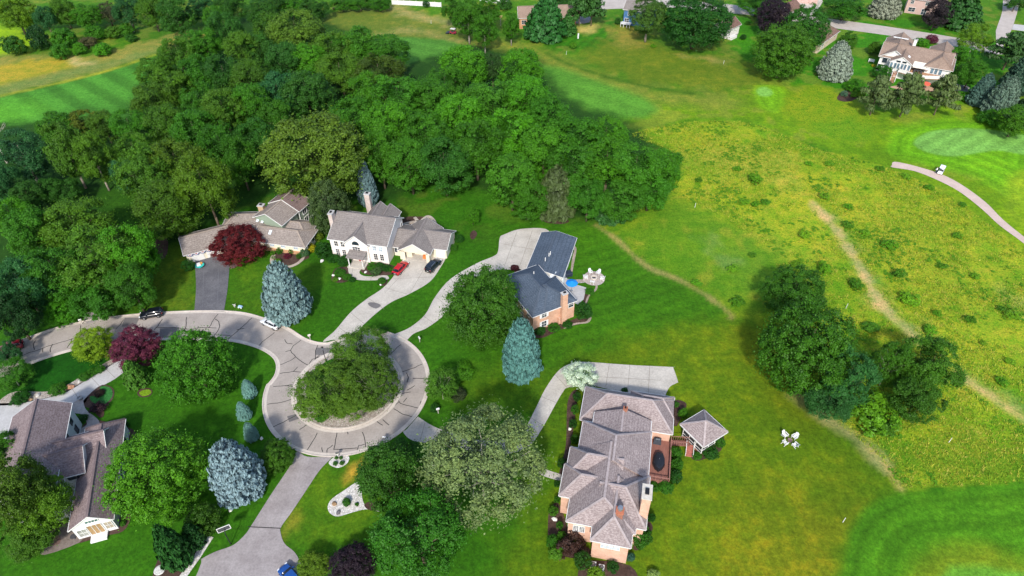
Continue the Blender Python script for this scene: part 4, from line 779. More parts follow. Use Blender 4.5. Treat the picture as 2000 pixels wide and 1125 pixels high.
# --- garden trees
T(183, 674, 41, 36, 'dome', YG, 'yellow-green spreading maple beside the purple tree'); T(266, 680, 48, 44, 'dome', PUR, 'purple-leaved tree beside the curved street')
T(466, 479, 54, 40, 'dome', RED, 'dark red maple in front of the ranch house roof'); T(381, 712, 68, 70, 'egg', (.040, .165, .006), 'bright feathery round tree on the lawn inside the street bend')
T(303, 922, 89, 82, 'egg', (.055, .185, .006), 'big bright maple beside the lower left house'); T(946, 604, 72, 76, 'maple', (.032, .11, .006), 'dense dark round maple left of the slate-roofed house')
T(940, 908, 119, 113, 'airy', (.125, .19, .070), 'very large pale olive tree with visible grey branches'); T(818, 1050, 86, 84, 'oak', (.030, .140, .008), 'large green tree at the bottom edge right of the purple one')
T(757, 935, 62, 66, 'oak', (.032, .11, .009), 'green tree behind the white gravel bed'); T(786, 892, 38, 30, 'oak', (.026, .11, .008), 'green tree at the cul-de-sac kerb beside the concrete drive')
T(688, 1104, 46, 38, 'dome', DPU, 'blackish purple tree at the bottom edge'); T(612, 1106, 34, 30, 'dome', (.085, .17, .01), 'light green small tree left of the blackish purple one')
T(862, 752, 32, 34, 'airy', (.06, .165, .012), 'light green small tree with a pale trunk at the cul-de-sac kerb')
T(1135, 735, 30, 27, 'flower', (.30, .32, .27), 'white flowering small tree by the concrete drive')
T(923, 421, 13, 17, 'maple', G4, 'young tree on the lawn behind the curved drives')
for a_ in [(704, 690, 60, 50, (.062, .145, .012), 'tallest crown of the cul-de-sac island, farthest from the stone rim'), (640, 762, 68, 48, (.072, .155, .012), 'left crown of the cul-de-sac island leaning to the kerb'), (730, 748, 52, 54, (.060, .135, .012), 'right crown of the cul-de-sac island'), (686, 774, 56, 42, (.075, .16, .012), 'front crown of the cul-de-sac island over the clipped grass')]:
    T(*a_[:4], 'airy', a_[4], a_[5], 'trees on the cul-de-sac island', part='crown')
for a_ in [(30, 962, 62, 82, (.05, .115, .008), 'tall dark crown at the lower left edge'), (80, 985, 55, 56, (.07, .165, .007), 'yellowish crown reaching over the lower left house'), (55, 1045, 52, 40, G2, 'lowest olive crown at the lower left edge'), (12, 880, 30, 44, G1, 'crown at the left edge beside the taupe roof')]:
    T(*a_[:4], 'oak', a_[4], a_[5], 'trees at the lower left edge')
for a_ in [(1553, 572, 58, 50, (.034, .125, .006), 'maple', 'dark round tree at the far end of the prairie clump'), (1578, 682, 84, 88, (.036, .13, .006), 'maple', 'largest dark round tree of the prairie clump'), (1658, 738, 48, 66, (.024, .11, .026), 'oak', 'bluish tree right of the largest dark one of the prairie clump'), (1618, 786, 44, 40, (.024, .105, .022), 'oak', 'low bluish tree at the front of the prairie clump'), (1738, 712, 38, 50, (.036, .13, .007), 'airy', 'open tree with pale bare branches in the prairie clump'), (1812, 718, 62, 58, (.040, .13, .007), 'oak', 'wide green tree at the right end of the prairie clump'), (1790, 780, 50, 46, (.034, .115, .007), 'oak', 'green tree at the right front of the prairie clump')]:
    T(*a_[:4], a_[5], a_[4], a_[6], 'tree clump in the prairie')
T(1705, 808, 44, 24, 'rough', (.075, .21, .008), 'low bright bush in front of the prairie clump', None, 'shrub', 'bush', part='foliage'); T(1722, 830, 24, 14, 'shrub', (.05, .15, .01), 'small leafy bush at the lawn-side foot of the prairie clump', None, 'shrub', 'bush', part='foliage')
# --- beyond the golf course
for a_ in [(885, 20, 22, 26, 'leftmost tree of the row left of the orange-brick house'), (914, 34, 30, 34, 'second tree of the row left of the orange-brick house'), (946, 58, 25, 30, 'frontmost tree of the row left of the orange-brick house'), (954, 24, 24, 30, 'rear tree of the row left of the orange-brick house'), (998, 50, 18, 30, 'slender tree standing alone before the orange-brick house')]:
    T(*a_[:4], 'tall', (.036, .14, .005), a_[4], 'straight-stemmed trees left of the orange-brick house')
T(1266, 30, 38, 35, 'tall', (.045, .115, .018), 'grey-green round tree in front of the blue house'); T(1360, 38, 62, 52, 'maple', (.016, .088, .010), 'huge dark round tree right of the blue house'); T(1512, 30, 32, 34, 'maple', DPU, 'blackish purple tree beside the far street')
T(1530, 100, 55, 48, 'maple', (.040, .125, .006), 'large round tree left of the brown-roofed house'); T(1572, 58, 42, 42, 'maple', (.022, .10, .008), 'round tree behind the large one left of the brown-roofed house')
T(1905, 76, 32, 30, 'airy', (.10, .22, .012), 'pale feathery tree at the far street corner'); T(1880, 112, 26, 22, 'oak', G4, 'bright small tree right of the white terrace house'); T(1898, 140, 26, 26, 'oak', G1, 'green tree right of the white terrace house\'s pond')
T(1650, 14, 40, 22, 'oak', (.03, .13, .006), 'green tree behind the far street left of the silvery spruce'); T(1832, 26, 26, 26, 'oak', (.028, .022, .030), 'dark purple tree beside the pink house'); T(1820, 77, 13, 9, 'dome', PUR, 'little purple tree behind the white terrace house'); T(1797, 83, 15, 7, 'shrub', G4, 'bright shrub in the front court of the white terrace house', None, 'shrub', 'bush', part='foliage')
T(1984, 236, 36, 28, 'oak', (.045, .14, .006), 'bright broadleaf tree at the right edge under the conifers'); T(1935, 232, 22, 16, 'shrub', G1, 'shrub under the grey spruce at the right edge', None, 'shrub', 'bush', part='foliage'); T(1880, 188, 14, 9, 'shrub', G4, 'bright shrub beside the covered pond', None, 'shrub', 'bush', part='foliage')
T(1480, 6, 40, 8, 'oak', G1, 'tree at the top edge above the purple one'); T(1100, 6, 26, 14, 'oak', G3, 'dark tree behind the orange-brick house'); T(1985, 5, 22, 14, 'oak', G3, 'dark tree in the far top right corner'); T(985, 10, 14, 12, 'shrub', G3, 'dark bush beside the grey far roof', None, 'shrub', 'bush', part='foliage')
# --- conifers
cf = conifer
cf(567, 642, 524, 520, 51, 'spruce', BLU, 'blue spruce overhanging the white car at the kerb'); cf(1019, 757, 1013, 630, 43, 'fir', BLT, 'tall teal spruce on the lawn below the slate-roofed house'); cf(476, 992, 440, 868, 57, 'fir', (.165, .245, .27), 'pale blue spruce by the lower asphalt drive')
for a_ in [(490, 781, 481, 742, 16, 'topmost of the three small blue spruces on the left lawn'), (480, 825, 468, 786, 16, 'middle one of the three small blue spruces on the left lawn'), (494, 866, 483, 826, 16, 'lowest of the three small blue spruces on the left lawn')]: cf(*a_[:5], 'spruce', (.13, .27, .24), a_[5], 'three small blue spruces')
cf(722, 408, 702, 315, 22, 'spruce', (.10, .17, .17), 'slim blue spruce behind the white house\'s tall chimney'); T(641, 405, 38, 60, 'egg', (.048, .092, .030), 'dark greyish tree between the ranch house and the white house')
cf(1085, 438, 1088, 328, 54, 'loose', (.045, .072, .022), 'purple-tinged conifer at the foot of the central wood'); cf(1192, 444, 1190, 372, 42, 'loose', (.022, .085, .014), 'green conifer at the wood\'s foot beside the prairie'); cf(843, 330, 838, 268, 28, 'loose', (.03, .10, .03), 'grey-green conifer at the wood\'s edge behind the white house')
cf(738, 945, 730, 880, 34, 'loose', (.05, .11, .01), 'drooping yellow-green spruce beside the white gravel bed'); cf(272, 764, 262, 700, 28, 'loose', (.045, .135, .014), 'young light green larch in front of the purple tree')
cf(352, 1120, 330, 1012, 36, 'loose', (.014, .066, .010), 'dark green spruce by the gravel strip at the bottom'); cf(385, 1078, 372, 1020, 26, 'loose', (.012, .055, .010), 'small dark spruce behind the one at the gravel strip')
cf(1626, 163, 1640, 82, 36, 'spruce', (.16, .205, .165), 'silvery blue spruce right of the large round far tree'); cf(1724, 40, 1732, -25, 33, 'spruce', (.18, .20, .14), 'silvery spruce behind the far street')
cf(1066, 88, 1072, -8, 48, 'loose', (.016, .085, .014), 'broad dark pine in front of the orange-brick house'); cf(1108, 72, 1112, 28, 22, 'loose', (.022, .09, .012), 'small pine at the side of the broad dark pine')
for a_ in [(1131, 52, 1138, -22, 26, 'pine with a bare trunk left in the pair by the grey drive'), (1154, 52, 1164, -20, 28, 'pine with a bare trunk right in the pair by the grey drive')]: cf(*a_[:5], 'pine', (.03, .10, .016), a_[5], 'pair of pines by the grey drive', 'pine_tree')
for a_ in [(1699, 226, 1712, 148, 34, 'left one of the three pines below the white terrace house'), (1757, 230, 1775, 142, 35, 'middle one of the three pines below the white terrace house'), (1824, 226, 1838, 142, 33, 'right one of the three pines below the white terrace house')]: cf(*a_[:5], 'pine', (.075, .115, .030), a_[5], 'three pines below the white terrace house', 'pine_tree')
cf(1908, 212, 1918, 142, 26, 'spruce', (.05, .105, .085), 'bluish spruce right of the covered pond'); cf(1945, 238, 1960, 148, 36, 'spruce', (.075, .125, .085), 'grey-green spruce at the right edge, nearest the green'); cf(1985, 190, 2000, 100, 38, 'spruce', (.03, .07, .04), 'dark spruce at the right edge behind the grey-green one')
cf(1958, 138, 1972, 62, 44, 'pine', (.03, .085, .016), 'broad pine at the right edge beside the far street', None, 'pine_tree'); cf(1868, 62, 1880, -18, 48, 'loose', (.018, .075, .012), 'broad dark pine between the pink house and the far street'); cf(1998, 250, 2010, 160, 30, 'spruce', (.02, .06, .02), 'dark conifer cut by the right edge above the bright tree')
# --- a dead tree, bare twigs
def snag(name, px, py, h, label):
    r = random.Random(px); m = MB(); p = P(px, py); o = empty(name, p, 0, label, 'tree')
    m.tube((0, 0, 0), (.2, 0, h * .5), .28, .18, 7)
    def br(a_, d, L, rad, k):
        b_ = a_ + d * L; m.tube(a_, b_, rad, rad * .5, 5)
        if k:
            for _ in range(3): br(a_.lerp(b_, r.uniform(.5, 1)), (d + Vector((r.uniform(-.8, .8), r.uniform(-.8, .8), r.uniform(-.1, .5)))).normalized(), L * .6, rad * .55, k - 1)
    for q in range(5): br(Vector((.2, 0, h * (.35 + .03 * q))), Vector((r.uniform(-.7, .7), r.uniform(-.7, .7), 1)).normalized(), h * .32, .14, 3)
    m.build('trunk', PALEBARK, o)
snag('bare_tree', 14, 318, 15, 'bare dead tree with pale branches at the left edge'); snag('bare_tree', 262, 62, 5, 'bare grey twigs in front of the far wood')
# --- prairie bushes
for i, a_ in enumerate([(1475, 350, 17, 13, 'largest bright bush on the upper prairie'), (1365, 352, 7, 6, 'small bush left of the largest on the upper prairie'), (1455, 394, 9, 7, 'left one in the close trio of prairie bushes'), (1476, 399, 9, 8, 'middle one in the close trio of prairie bushes'), (1496, 395, 9, 7, 'right one in the close trio of prairie bushes'), (1611, 384, 12, 10, 'bush right at the head of the sandy footpath'), (1657, 404, 9, 7, 'small bush right of the footpath\'s head'), (1656, 439, 10, 9, 'bush at the footpath\'s right side, second from its head'), (1572, 459, 13, 11, 'round bush alone left of the footpath'), (1738, 478, 15, 10, 'wide low bush in the middle prairie'), (1757, 536, 15, 13, 'large bush on the middle prairie near its right path side'),
                        (1558, 518, 13, 10, 'bush just above the prairie clump\'s far tree'), (1610, 525, 12, 14, 'tall bush between the clump and the footpath'), (1672, 556, 16, 13, 'dark bush touching the footpath\'s left side'), (1776, 585, 18, 15, 'large bush right of the footpath level with the clump'), (1831, 613, 10, 8, 'small bush right below the large one by the path'), (1895, 625, 11, 10, 'bush alone on the right prairie'), (1979, 615, 13, 9, 'dark bush at the right edge of the prairie'), (1816, 645, 15, 11, 'grassy bush at the footpath above the clump\'s right end'), (1956, 603, 8, 7, 'small bush left of the dark edge bush'), (1972, 706, 12, 8, 'bush at the lower right of the prairie'), (1957, 746, 13, 9, 'bush just above the lower sandy footpath'), (1700, 640, 14, 9, 'bush behind the clump\'s open tree'), (1690, 455, 11, 7, 'faint bush right of the footpath, upper prairie'), (1440, 330, 8, 6, 'small bush left above the trio'), (1720, 330, 11, 7, 'bush on the prairie\'s rim by the mown strip'), (1770, 345, 10, 5, 'low bush on the prairie\'s rim near the cart path'), (1815, 366, 8, 5, 'low bush below the cart path\'s start'), (1880, 400, 9, 5, 'low bush on the rim below the cart path'), (1620, 320, 8, 6, 'small bush in the yellowest part of the prairie'), (1580, 320, 9, 6, 'flat bush at the prairie\'s upper rim'), (1470, 498, 8, 6, 'small bush on the grey-green prairie patch'), (1430, 525, 10, 8, 'bush on the green slope above the lawn corner'), (1360, 553, 12, 8, 'bright bush at the mown edge'), (1440, 590, 14, 12, 'leafy bush beside the lawn corner'), (1920, 670, 9, 6, 'small bush right of the clump'), (1870, 460, 10, 7, 'bush far right on the upper prairie'), (1840, 520, 9, 6, 'small bush right of the middle prairie'), (1905, 540, 11, 7, 'green bush patch on the right prairie'), (1276, 90, 6, 4, 'dark small bush on the far rough'), (1120, 90, 9, 8, 'round dark bush beside the white post')]):
    T(a_[0], a_[1], a_[2] * (.7 + .3 * ((i * 7) % 5) / 4), a_[3] * .85, 'rough', [(.085, .25, .008), (.065, .20, .009), (.12, .28, .010)][i % 3], a_[4], 'bushes scattered over the prairie', 'shrub', 'bush', .15, 'foliage')
# --- garden shrubs
def shrubs(group, lst):
    for a_ in lst: T(a_[0], a_[1], a_[2], a_[3], a_[5], a_[4], a_[6], group, 'shrub', 'bush', .08, 'foliage')
DG = (.014, .075, .006); MG = (.03, .125, .006); LG = (.07, .19, .01); BUR = (.04, .02, .018)
shrubs('shrubs round the ranch house', [(632, 489, 17, 17, DG, 'ball', 'large dark round bush between the ranch house and the white house'), (608, 485, 9, 8, (.30, .30, .01), 'shrub', 'golden yellow bush at the ranch house corner'), (595, 494, 9, 9, (.05, .12, .05), 'shrub', 'grey-green bush at the ranch house front corner'), (367, 518, 13, 12, DG, 'ball', 'clipped dark bush left of the asphalt drive'), (561, 500, 8, 6, (.10, .012, .03), 'ball', 'dark red ball bush inside the round stone bed'), (546, 490, 7, 7, MG, 'ball', 'round green bush left against the ranch house wall'), (569, 491, 6, 6, MG, 'ball', 'round green bush middle against the ranch house wall'), (584, 500, 6, 6, MG, 'ball', 'round green bush right of the round stone bed'), (533, 494, 5, 5, LG, 'ball', 'light small bush left of the round stone bed'), (542, 511, 7, 6, LG, 'shrub', 'light bush below the round stone bed'), (534, 503, 4, 3, (.2, .25, .15), 'shrub', 'pale small bush by the dark red maple'), (456, 520, 6, 4, (.18, .12, .14), 'rough', 'pinkish flower clump at the asphalt drive\'s side'), (620, 462, 10, 10, (.09, .15, .01), 'shrub', 'olive bush beside the ranch house back corner')])
shrubs('shrubs round the white house', [(726, 522, 9, 7, MG, 'shrub', 'left bush of the bed before the white house'), (741, 519, 9, 7, DG, 'shrub', 'middle rear bush of the bed before the white house'), (755, 524, 9, 7, DG, 'shrub', 'middle front bush of the bed before the white house'), (768, 528, 8, 7, MG, 'ball', 'rounded right bush of the bed before the white house'), (735, 531, 11, 4, (.05, .11, .03), 'rough', 'low flowering clump in the bed before the white house'), (672, 509, 14, 7, DG, 'shrub', 'dark hedge bush left of the white house porch'), (663, 533, 11, 7, MG, 'shrub', 'bush in the bed left of the white house walk'), (678, 541, 9, 6, MG, 'shrub', 'lower bush in the bed left of the white house walk'), (655, 546, 6, 4, LG, 'shrub', 'small light bush at the end of the bed left of the walk'), (688, 546, 7, 5, DG, 'shrub', 'small dark bush at the walk\'s outer bend'), (745, 549, 9, 6, MG, 'shrub', 'bush in the little bed where walk and drive meet'), (651, 505, 12, 5, DG, 'shrub', 'low dark bush at the white house\'s left corner'), (897, 467, 9, 9, DG, 'shrub', 'dark bush behind the white house garage corner'), (886, 484, 7, 7, MG, 'shrub', 'bush along the garage side wall')])
shrubs('shrubs round the slate-roofed house', [(1005, 523, 8, 5, (.06, .014, .022), 'shrub', 'dark red bushes at the slate-roofed garage forecourt'), (1139, 608, 17, 17, DG, 'ball', 'round dark bush at the slate-roofed house\'s right corner'), (1054, 646, 11, 8, DG, 'shrub', 'bush at the slate-roofed house\'s left corner'), (1082, 640, 12, 8, MG, 'ball', 'rounded bush under the brick wall of the slate-roofed house'), (1108, 634, 10, 6, DG, 'shrub', 'low bush right of the brick chimney foot'), (1152, 570, 9, 6, MG, 'shrub', 'low bush at the pale terrace edge'), (1117, 490, 4, 10, MG, 'shrub', 'narrow bush along the slate-roofed garage')])
shrubs('shrubs round the cul-de-sac', [(540, 890, 37, 33, (.04, .12, .006), 'dome', 'wide dark rounded bush beside the lower asphalt drive'), (397, 1015, 32, 33, (.034, .10, .006), 'ball', 'rounded bush between the two spruces and the basketball hoop'), (628, 814, 12, 10, MG, 'shrub', 'small bush on the stone rim of the island'), (905, 726, 20, 12, (.05, .17, .006), 'shrub', 'far end of the leafy hedge on the lawn bank'), (883, 738, 20, 14, (.045, .16, .006), 'shrub', 'middle of the leafy hedge on the lawn bank'), (868, 748, 14, 12, MG, 'shrub', 'near end of the leafy hedge on the lawn bank'), (895, 770, 16, 9, (.03, .05, .02), 'shrub', 'dull brownish bush beside the very large pale tree'), (849, 797, 9, 9, DG, 'shrub', 'dark small bush at the kerb by the white post box'), (748, 645, 9, 6, MG, 'shrub', 'small bush between the two concrete drives'), (516, 603, 5, 5, (.05, .02, .02), 'shrub', 'dark red small bush at the blue spruce\'s foot')] +
       [(657, 894, 4, 3, MG, 'ball', 'upper left bush in the small white gravel bed'), (666, 894, 4, 3, MG, 'ball', 'upper right bush in the small white gravel bed'), (655, 905, 5, 4, MG, 'ball', 'lower left bush in the small white gravel bed'), (668, 904, 5, 4, MG, 'ball', 'lower right bush in the small white gravel bed'), (677, 981, 8, 8, MG, 'shrub', 'larger bush on the big white gravel bed'), (697, 985, 4, 3, MG, 'shrub', 'tiny bush on the big white gravel bed')])
shrubs('shrubs round the brick house', [(1127, 775, 8, 10, DG, 'ball', 'hedge bush at the head of the brick house\'s left side'), (1123, 800, 8, 12, MG, 'ball', 'second hedge bush down the brick house\'s left side'), (1119, 828, 8, 12, DG, 'ball', 'third hedge bush down the brick house\'s left side'), (1122, 858, 8, 11, MG, 'ball', 'fourth hedge bush down the brick house\'s left side'), (1098, 905, 9, 11, DG, 'ball', 'dark bush in the corner by the front walk'), (1088, 945, 6, 8, DG, 'ball', 'bush just below the front walk'), (1081, 998, 10, 10, (.05, .16, .006), 'ball', 'round light green ball bush in the front bed'), (1088, 976, 6, 7, MG, 'ball', 'small bush above the round ball bush'), (1093, 1026, 7, 9, MG, 'ball', 'bush on the front bed beside the window'), (1097, 1047, 10, 9, (.045, .15, .006), 'ball', 'second round light ball bush in the front bed'), (1078, 1058, 11, 14, MG, 'shrub', 'leafy bush at the outer front bed'), (1086, 1080, 14, 10, LG, 'shrub', 'light leafy bush at the bottom of the front bed'), (1115, 1066, 24, 10, BUR, 'rough', 'burgundy wispy bush under the front window'), (1138, 1095, 17, 18, (.018, .07, .005), 'ball', 'dark clipped bush left of the cooling units'), (1197, 1107, 12, 10, DG, 'ball', 'dark clipped bush right of the cooling units'), (1165, 1124, 16, 8, (.12, .24, .01), 'shrub', 'yellow-green bush below the cooling units'), (1252, 1048, 20, 22, (.022, .10, .005), 'shrub', 'large bush below the tall brick chimney'), (1272, 1012, 8, 14, DG, 'shrub', 'dark bush right of the tall brick chimney'), (1232, 1088, 8, 8, (.03, .10, .08), 'shrub', 'bluish small bush at the brick house\'s right corner'), (1276, 1123, 11, 5, (.2, .3, .08), 'shrub', 'pale leafy bush at the bottom edge'),
       (1320, 886, 11, 14, MG, 'shrub', 'top bush of the hedge beside the deck'), (1322, 908, 12, 14, MG, 'shrub', 'second bush of the hedge beside the deck'), (1319, 932, 13, 14, DG, 'shrub', 'third bush of the hedge beside the deck'), (1300, 952, 14, 11, MG, 'shrub', 'corner bush of the hedge beside the deck'), (1277, 951, 10, 9, MG, 'shrub', 'bush of the hedge nearest the house wall'), (1405, 865, 10, 14, MG, 'shrub', 'bush at the gazebo\'s right side'), (1388, 884, 15, 8, DG, 'shrub', 'bush at the gazebo\'s front'), (1362, 890, 9, 6, MG, 'shrub', 'bush at the foot of the gazebo steps'), (1320, 790, 6, 6, MG, 'shrub', 'small bush at the back corner bed of the brick house'), (1334, 808, 9, 10, (.05, .18, .006), 'shrub', 'bright bush in the bed between house and gazebo'), (1220, 762, 6, 4, DG, 'shrub', 'small dark bush in the notch by the concrete drive')])
shrubs('shrubs round the lower left house', [(40, 777, 17, 7, DG, 'shrub', 'low dark bush in the rocky bed by the pale drive'), (113, 760, 16, 8, MG, 'shrub', 'bush left of the reddish boulder'), (165, 736, 10, 8, MG, 'shrub', 'bush right of the reddish boulder'), (180, 727, 10, 8, MG, 'shrub', 'middle bush of the row along the pale drive'), (195, 721, 9, 8, MG, 'shrub', 'top bush of the row along the pale drive'), (194, 768, 9, 6, (.03, .02, .018), 'shrub', 'dark brownish bush in the ring of ground cover'), (192, 797, 14, 10, (.03, .012, .02), 'rough', 'purplish low bush on the mulch bend'), (161, 817, 10, 6, DG, 'shrub', 'low plants in the walk\'s inner bend'), (240, 1022, 6, 4, MG, 'shrub', 'small plant on the mulch by the white gable'), (243, 830, 8, 7, DG, 'shrub', 'dark bush at the taupe roof\'s far corner')])
shrubs('shrubs round the white terrace house', [(1670, 168, 18, 14, (.045, .17, .006), 'ball', 'broad round bush on the far lawn bed'), (1724, 141, 19, 14, (.022, .11, .006), 'ball', 'round bush at the terrace house\'s stair'), (1708, 96, 11, 14, (.045, .13, .006), 'shrub', 'bush at the terrace house\'s left wall'), (1649, 183, 7, 6, (.07, .15, .10), 'ball', 'small bluish ball bush on the far lawn bed'), (1668, 186, 6, 5, LG, 'shrub', 'light low bush beside the bluish ball bush'), (1683, 184, 8, 6, (.10, .22, .01), 'shrub', 'yellow-green bush under the left pine'), (1657, 80, 16, 16, (.04, .13, .007), 'shrub', 'olive bush right of the brown-roofed house'), (1452, 73, 6, 6, DG, 'shrub', 'bush by the small white house\'s terrace'), (1460, 45, 5, 4, MG, 'shrub', 'small bush behind the small white house'), (1207, 42, 6, 8, G3, 'shrub', 'bush at the blue house\'s corner'), (832, 8, 7, 7, DG, 'ball', 'round bush before the white fence'), (1706, 128, 4, 3, (.35, .33, .02), 'ball', 'yellow flowering bush at the terrace house\'s corner')])
# ================================================================== houses
class House:
    def __init__(s, name, O, a, label, roofm, wallm, trim=None, ridge=None, cat='house'):
        s.o = empty(name, (O[0], O[1], 0), R(a), label, cat); s.roofm = roofm; s.wallm = wallm; s.trim = trim or WHITE; s.ridgem = ridge or roofm
        s.roof = MB(); s.walls = {}; s.rid = MB(); s.gut = MB()
    def W(s, mat=None):
        mat = mat or s.wallm; return s.walls.setdefault(mat.name, (MB(), mat))[0]
    def block(s, x0, y0, x1, y1, ze, rise, axis='x', h0=0., h1=0., ov=.4, ro=.5, mat=None, z0=0., skip=(), rot=None, gut=True, th=.2, walls=True, rake=True):
        # roof rectangle x0..x1, y0..y1 at eave height ze; ridge along axis; h0, h1: hip lengths (0: gable)
        sw = axis == 'y'; u0, u1, v0, v1 = (y0, y1, x0, x1) if sw else (x0, x1, y0, y1)
        if rot: cx, cy, ra = rot; cr, sr = math.cos(R(ra)), math.sin(R(ra))
        def T_(u, v, z):
            x, y = (v, u) if sw else (u, v)
            if rot: x, y = cx + x * cr - y * sr, cy + x * sr + y * cr
            return Vector((x, y, z))
        vr = v0 + (v1 - v0) * ro; zr = ze + rise
        a = T_(u0, v0, ze); b = T_(u1, v0, ze); c = T_(u1, v1, ze); d = T_(u0, v1, ze); r0 = T_(u0 + h0, vr, zr); r1 = T_(u1 - h1, vr, zr)
        dn = Vector((0, 0, -th)); vs = [a, b, c, d, r0, r1]; vs = vs + [v + dn for v in vs]
        f = [(0, 1, 5, 4), (2, 3, 4, 5), (6, 10, 11, 7), (8, 11, 10, 9), (0, 6, 7, 1), (2, 8, 9, 3)]
        f += [(1, 2, 5), (7, 11, 8), (1, 7, 8, 2)] if h1 > 0 else [(1, 7, 11, 5), (5, 11, 8, 2)]
        f += [(3, 0, 4), (9, 10, 6), (3, 9, 6, 0)] if h0 > 0 else [(3, 9, 10, 4), (4, 10, 6, 0)]
        if sw != bool(0): f = [q[::-1] for q in f] if sw else f
        s.roof.add(vs, f)
        up = Vector((0, 0, .03))
        for p, q in [(r0, r1)] + ([(r1, b), (r1, c)] if h1 > 0 else []) + ([(r0, a), (r0, d)] if h0 > 0 else []): s.rid.bar(p + up, q + up, .34, .07)
        if gut:
            g = Vector((0, 0, -.07)); e = .06
            out = lambda p, q, sg: [(p + g), (q + g)]
            s.gut.bar(T_(u0, v0 - e, ze - .09), T_(u1, v0 - e, ze - .09), .09, .12); s.gut.bar(T_(u0, v1 + e, ze - .09), T_(u1, v1 + e, ze - .09), .09, .12)
            if h1 > 0: s.gut.bar(T_(u1 + e, v0, ze - .09), T_(u1 + e, v1, ze - .09), .09, .12)
            elif rake:
                for v in (v0, v1): s.gut.bar(T_(u1 + .03, v, ze - .09), T_(u1 + .03, vr, zr - .09), .06, .15)
            if h0 > 0: s.gut.bar(T_(u0 - e, v0, ze - .09), T_(u0 - e, v1, ze - .09), .09, .12)
            elif rake:
                for v in (v0, v1): s.gut.bar(T_(u0 - .03, v, ze - .09), T_(u0 - .03, vr, zr - .09), .06, .15)
        if not walls: return
        k0 = rise / (vr - v0); k1 = rise / (v1 - vr)
        a0 = u0 + ov; a1 = u1 - ov; b0 = v0 + ov; b1 = v1 - ov
        zt = lambda k: ze + k * ov - th * .9
        m = s.W(mat)
        def quad(p, q, z1_, z2_): m.add([T_(*p, z0), T_(*q, z0), T_(*q, z2_), T_(*p, z1_)], [(0, 1, 2, 3)])
        zt0, zt1 = zt(k0), zt(k1)
        if 'v0' not in skip: quad((a0, b0), (a1, b0), zt0, zt0)
        if 'v1' not in skip: quad((a1, b1), (a0, b1), zt1, zt1)
        for u, nm, hp in ((a1, 'u1', h1), (a0, 'u0', h0)):
            if nm in skip: continue
            p, q = ((u, b0), (u, b1)) if nm == 'u1' else ((u, b1), (u, b0))
            if hp > 0: zc = min(ze + rise / hp * ov - th * .9, ze + .6); quad(p, q, min(zc, zt0), min(zc, zt0))
            else:
                za, zb = (zt0, zt1) if nm == 'u1' else (zt1, zt0)
                m.add([T_(*p, z0), T_(*q, z0), T_(*q, zb), T_(u, vr, zr - th), T_(*p, za)], [(0, 1, 2, 3, 4)])
    def win(s, x, y, n, z, w, h, name='window', frame=None, pane=None, mull=(1, 1), fw=.09, dp=.05, shut=None):
        # window centred on a wall point, n: outward side 's','n','e','w'
        e = {'s': ((1, 0), (0, -1)), 'n': ((-1, 0), (0, 1)), 'e': ((0, 1), (1, 0)), 'w': ((0, -1), (-1, 0))}[n] if isinstance(n, str) else n
        ux, uy = e[0]; nx, ny = e[1]; q = Matrix(((ux, nx, 0, 0), (uy, ny, 0, 0), (0, 0, 1, 0), (0, 0, 0, 1)))
        pt = lambda a, d, zz: (x + ux * a + nx * d, y + uy * a + ny * d, zz)
        m = MB()
        for a in (-w / 2 - fw / 2, w / 2 + fw / 2): m.box(pt(a, dp, z + h / 2), (fw, .12, h + 2 * fw), M=q)
        for zz in (z - fw / 2, z + h + fw / 2): m.box(pt(0, dp, zz), (w, .12, fw), M=q)
        for i in range(1, mull[0]): m.box(pt(-w / 2 + w * i / mull[0], dp, z + h / 2), (.06, .09, h), M=q)
        for i in range(1, mull[1]): m.box(pt(0, dp - .003, z + h * i / mull[1]), (w, .085, .045), M=q)
        f = m.build(name, frame or s.trim, s.o)
        g = MB(); g.box(pt(0, .02, z + h / 2), (w, .05, h), M=q); g.build('pane', pane or glass(), f)
        if shut:
            for a in (-w / 2 - fw - .2, w / 2 + fw + .2):
                g = MB(); g.box(pt(a, .05, z + h / 2), (.36, .06, h + .1), M=q); g.build('shutter', shut, s.o)
        return f
    def part(s, name, mb, mat, parent=None): return mb.build(name, mat, parent or s.o)
    def chimney(s, x, y, w, d, z0, z1, mat, cap=None, pots=1):
        m = MB(); m.box((x, y, (z0 + z1) / 2), (w, d, z1 - z0)); c = m.build('chimney', mat, s.o)
        k = MB(); k.box((x, y, z1 + .07), (w + .22, d + .22, .16)); k.build('chimney_cap', cap or CONC2, c)
        k = MB(); k.box((x, y, z1 + .25), (w * .45, d * .4, .28)); k.build('flue', BLACK, c)
        return c
    def skylight(s, x, y, z, w, d, tilt, ax='x', mat=None):
        q = Matrix.Rotation(tilt, 4, ax.upper()); m = MB(); m.box((x, y, z), (w, d, .12), M=q); o = m.build('skylight', mat or plain('skylight_glass', (.62, .70, .74), .2, .5), s.o)
    def done(s):
        s.roof.build('roof', s.roofm, s.o)
        for k, (m, mat) in s.walls.items(): m.build('wall', mat, s.o)
        if s.rid.v: s.rid.build('ridge_cap', s.ridgem, s.o)
        if s.gut.v: s.gut.build('gutter', s.trim, s.o)
        return s.o
RF_G = shingle('grey_shingle', (.155, .135, .125), (.235, .21, .195)); RF_R = shingle('brown_grey_shingle', (.18, .148, .128), (.29, .25, .222)); RF_D = shingle('reddish_shingle', (.14, .095, .085), (.20, .15, .14))
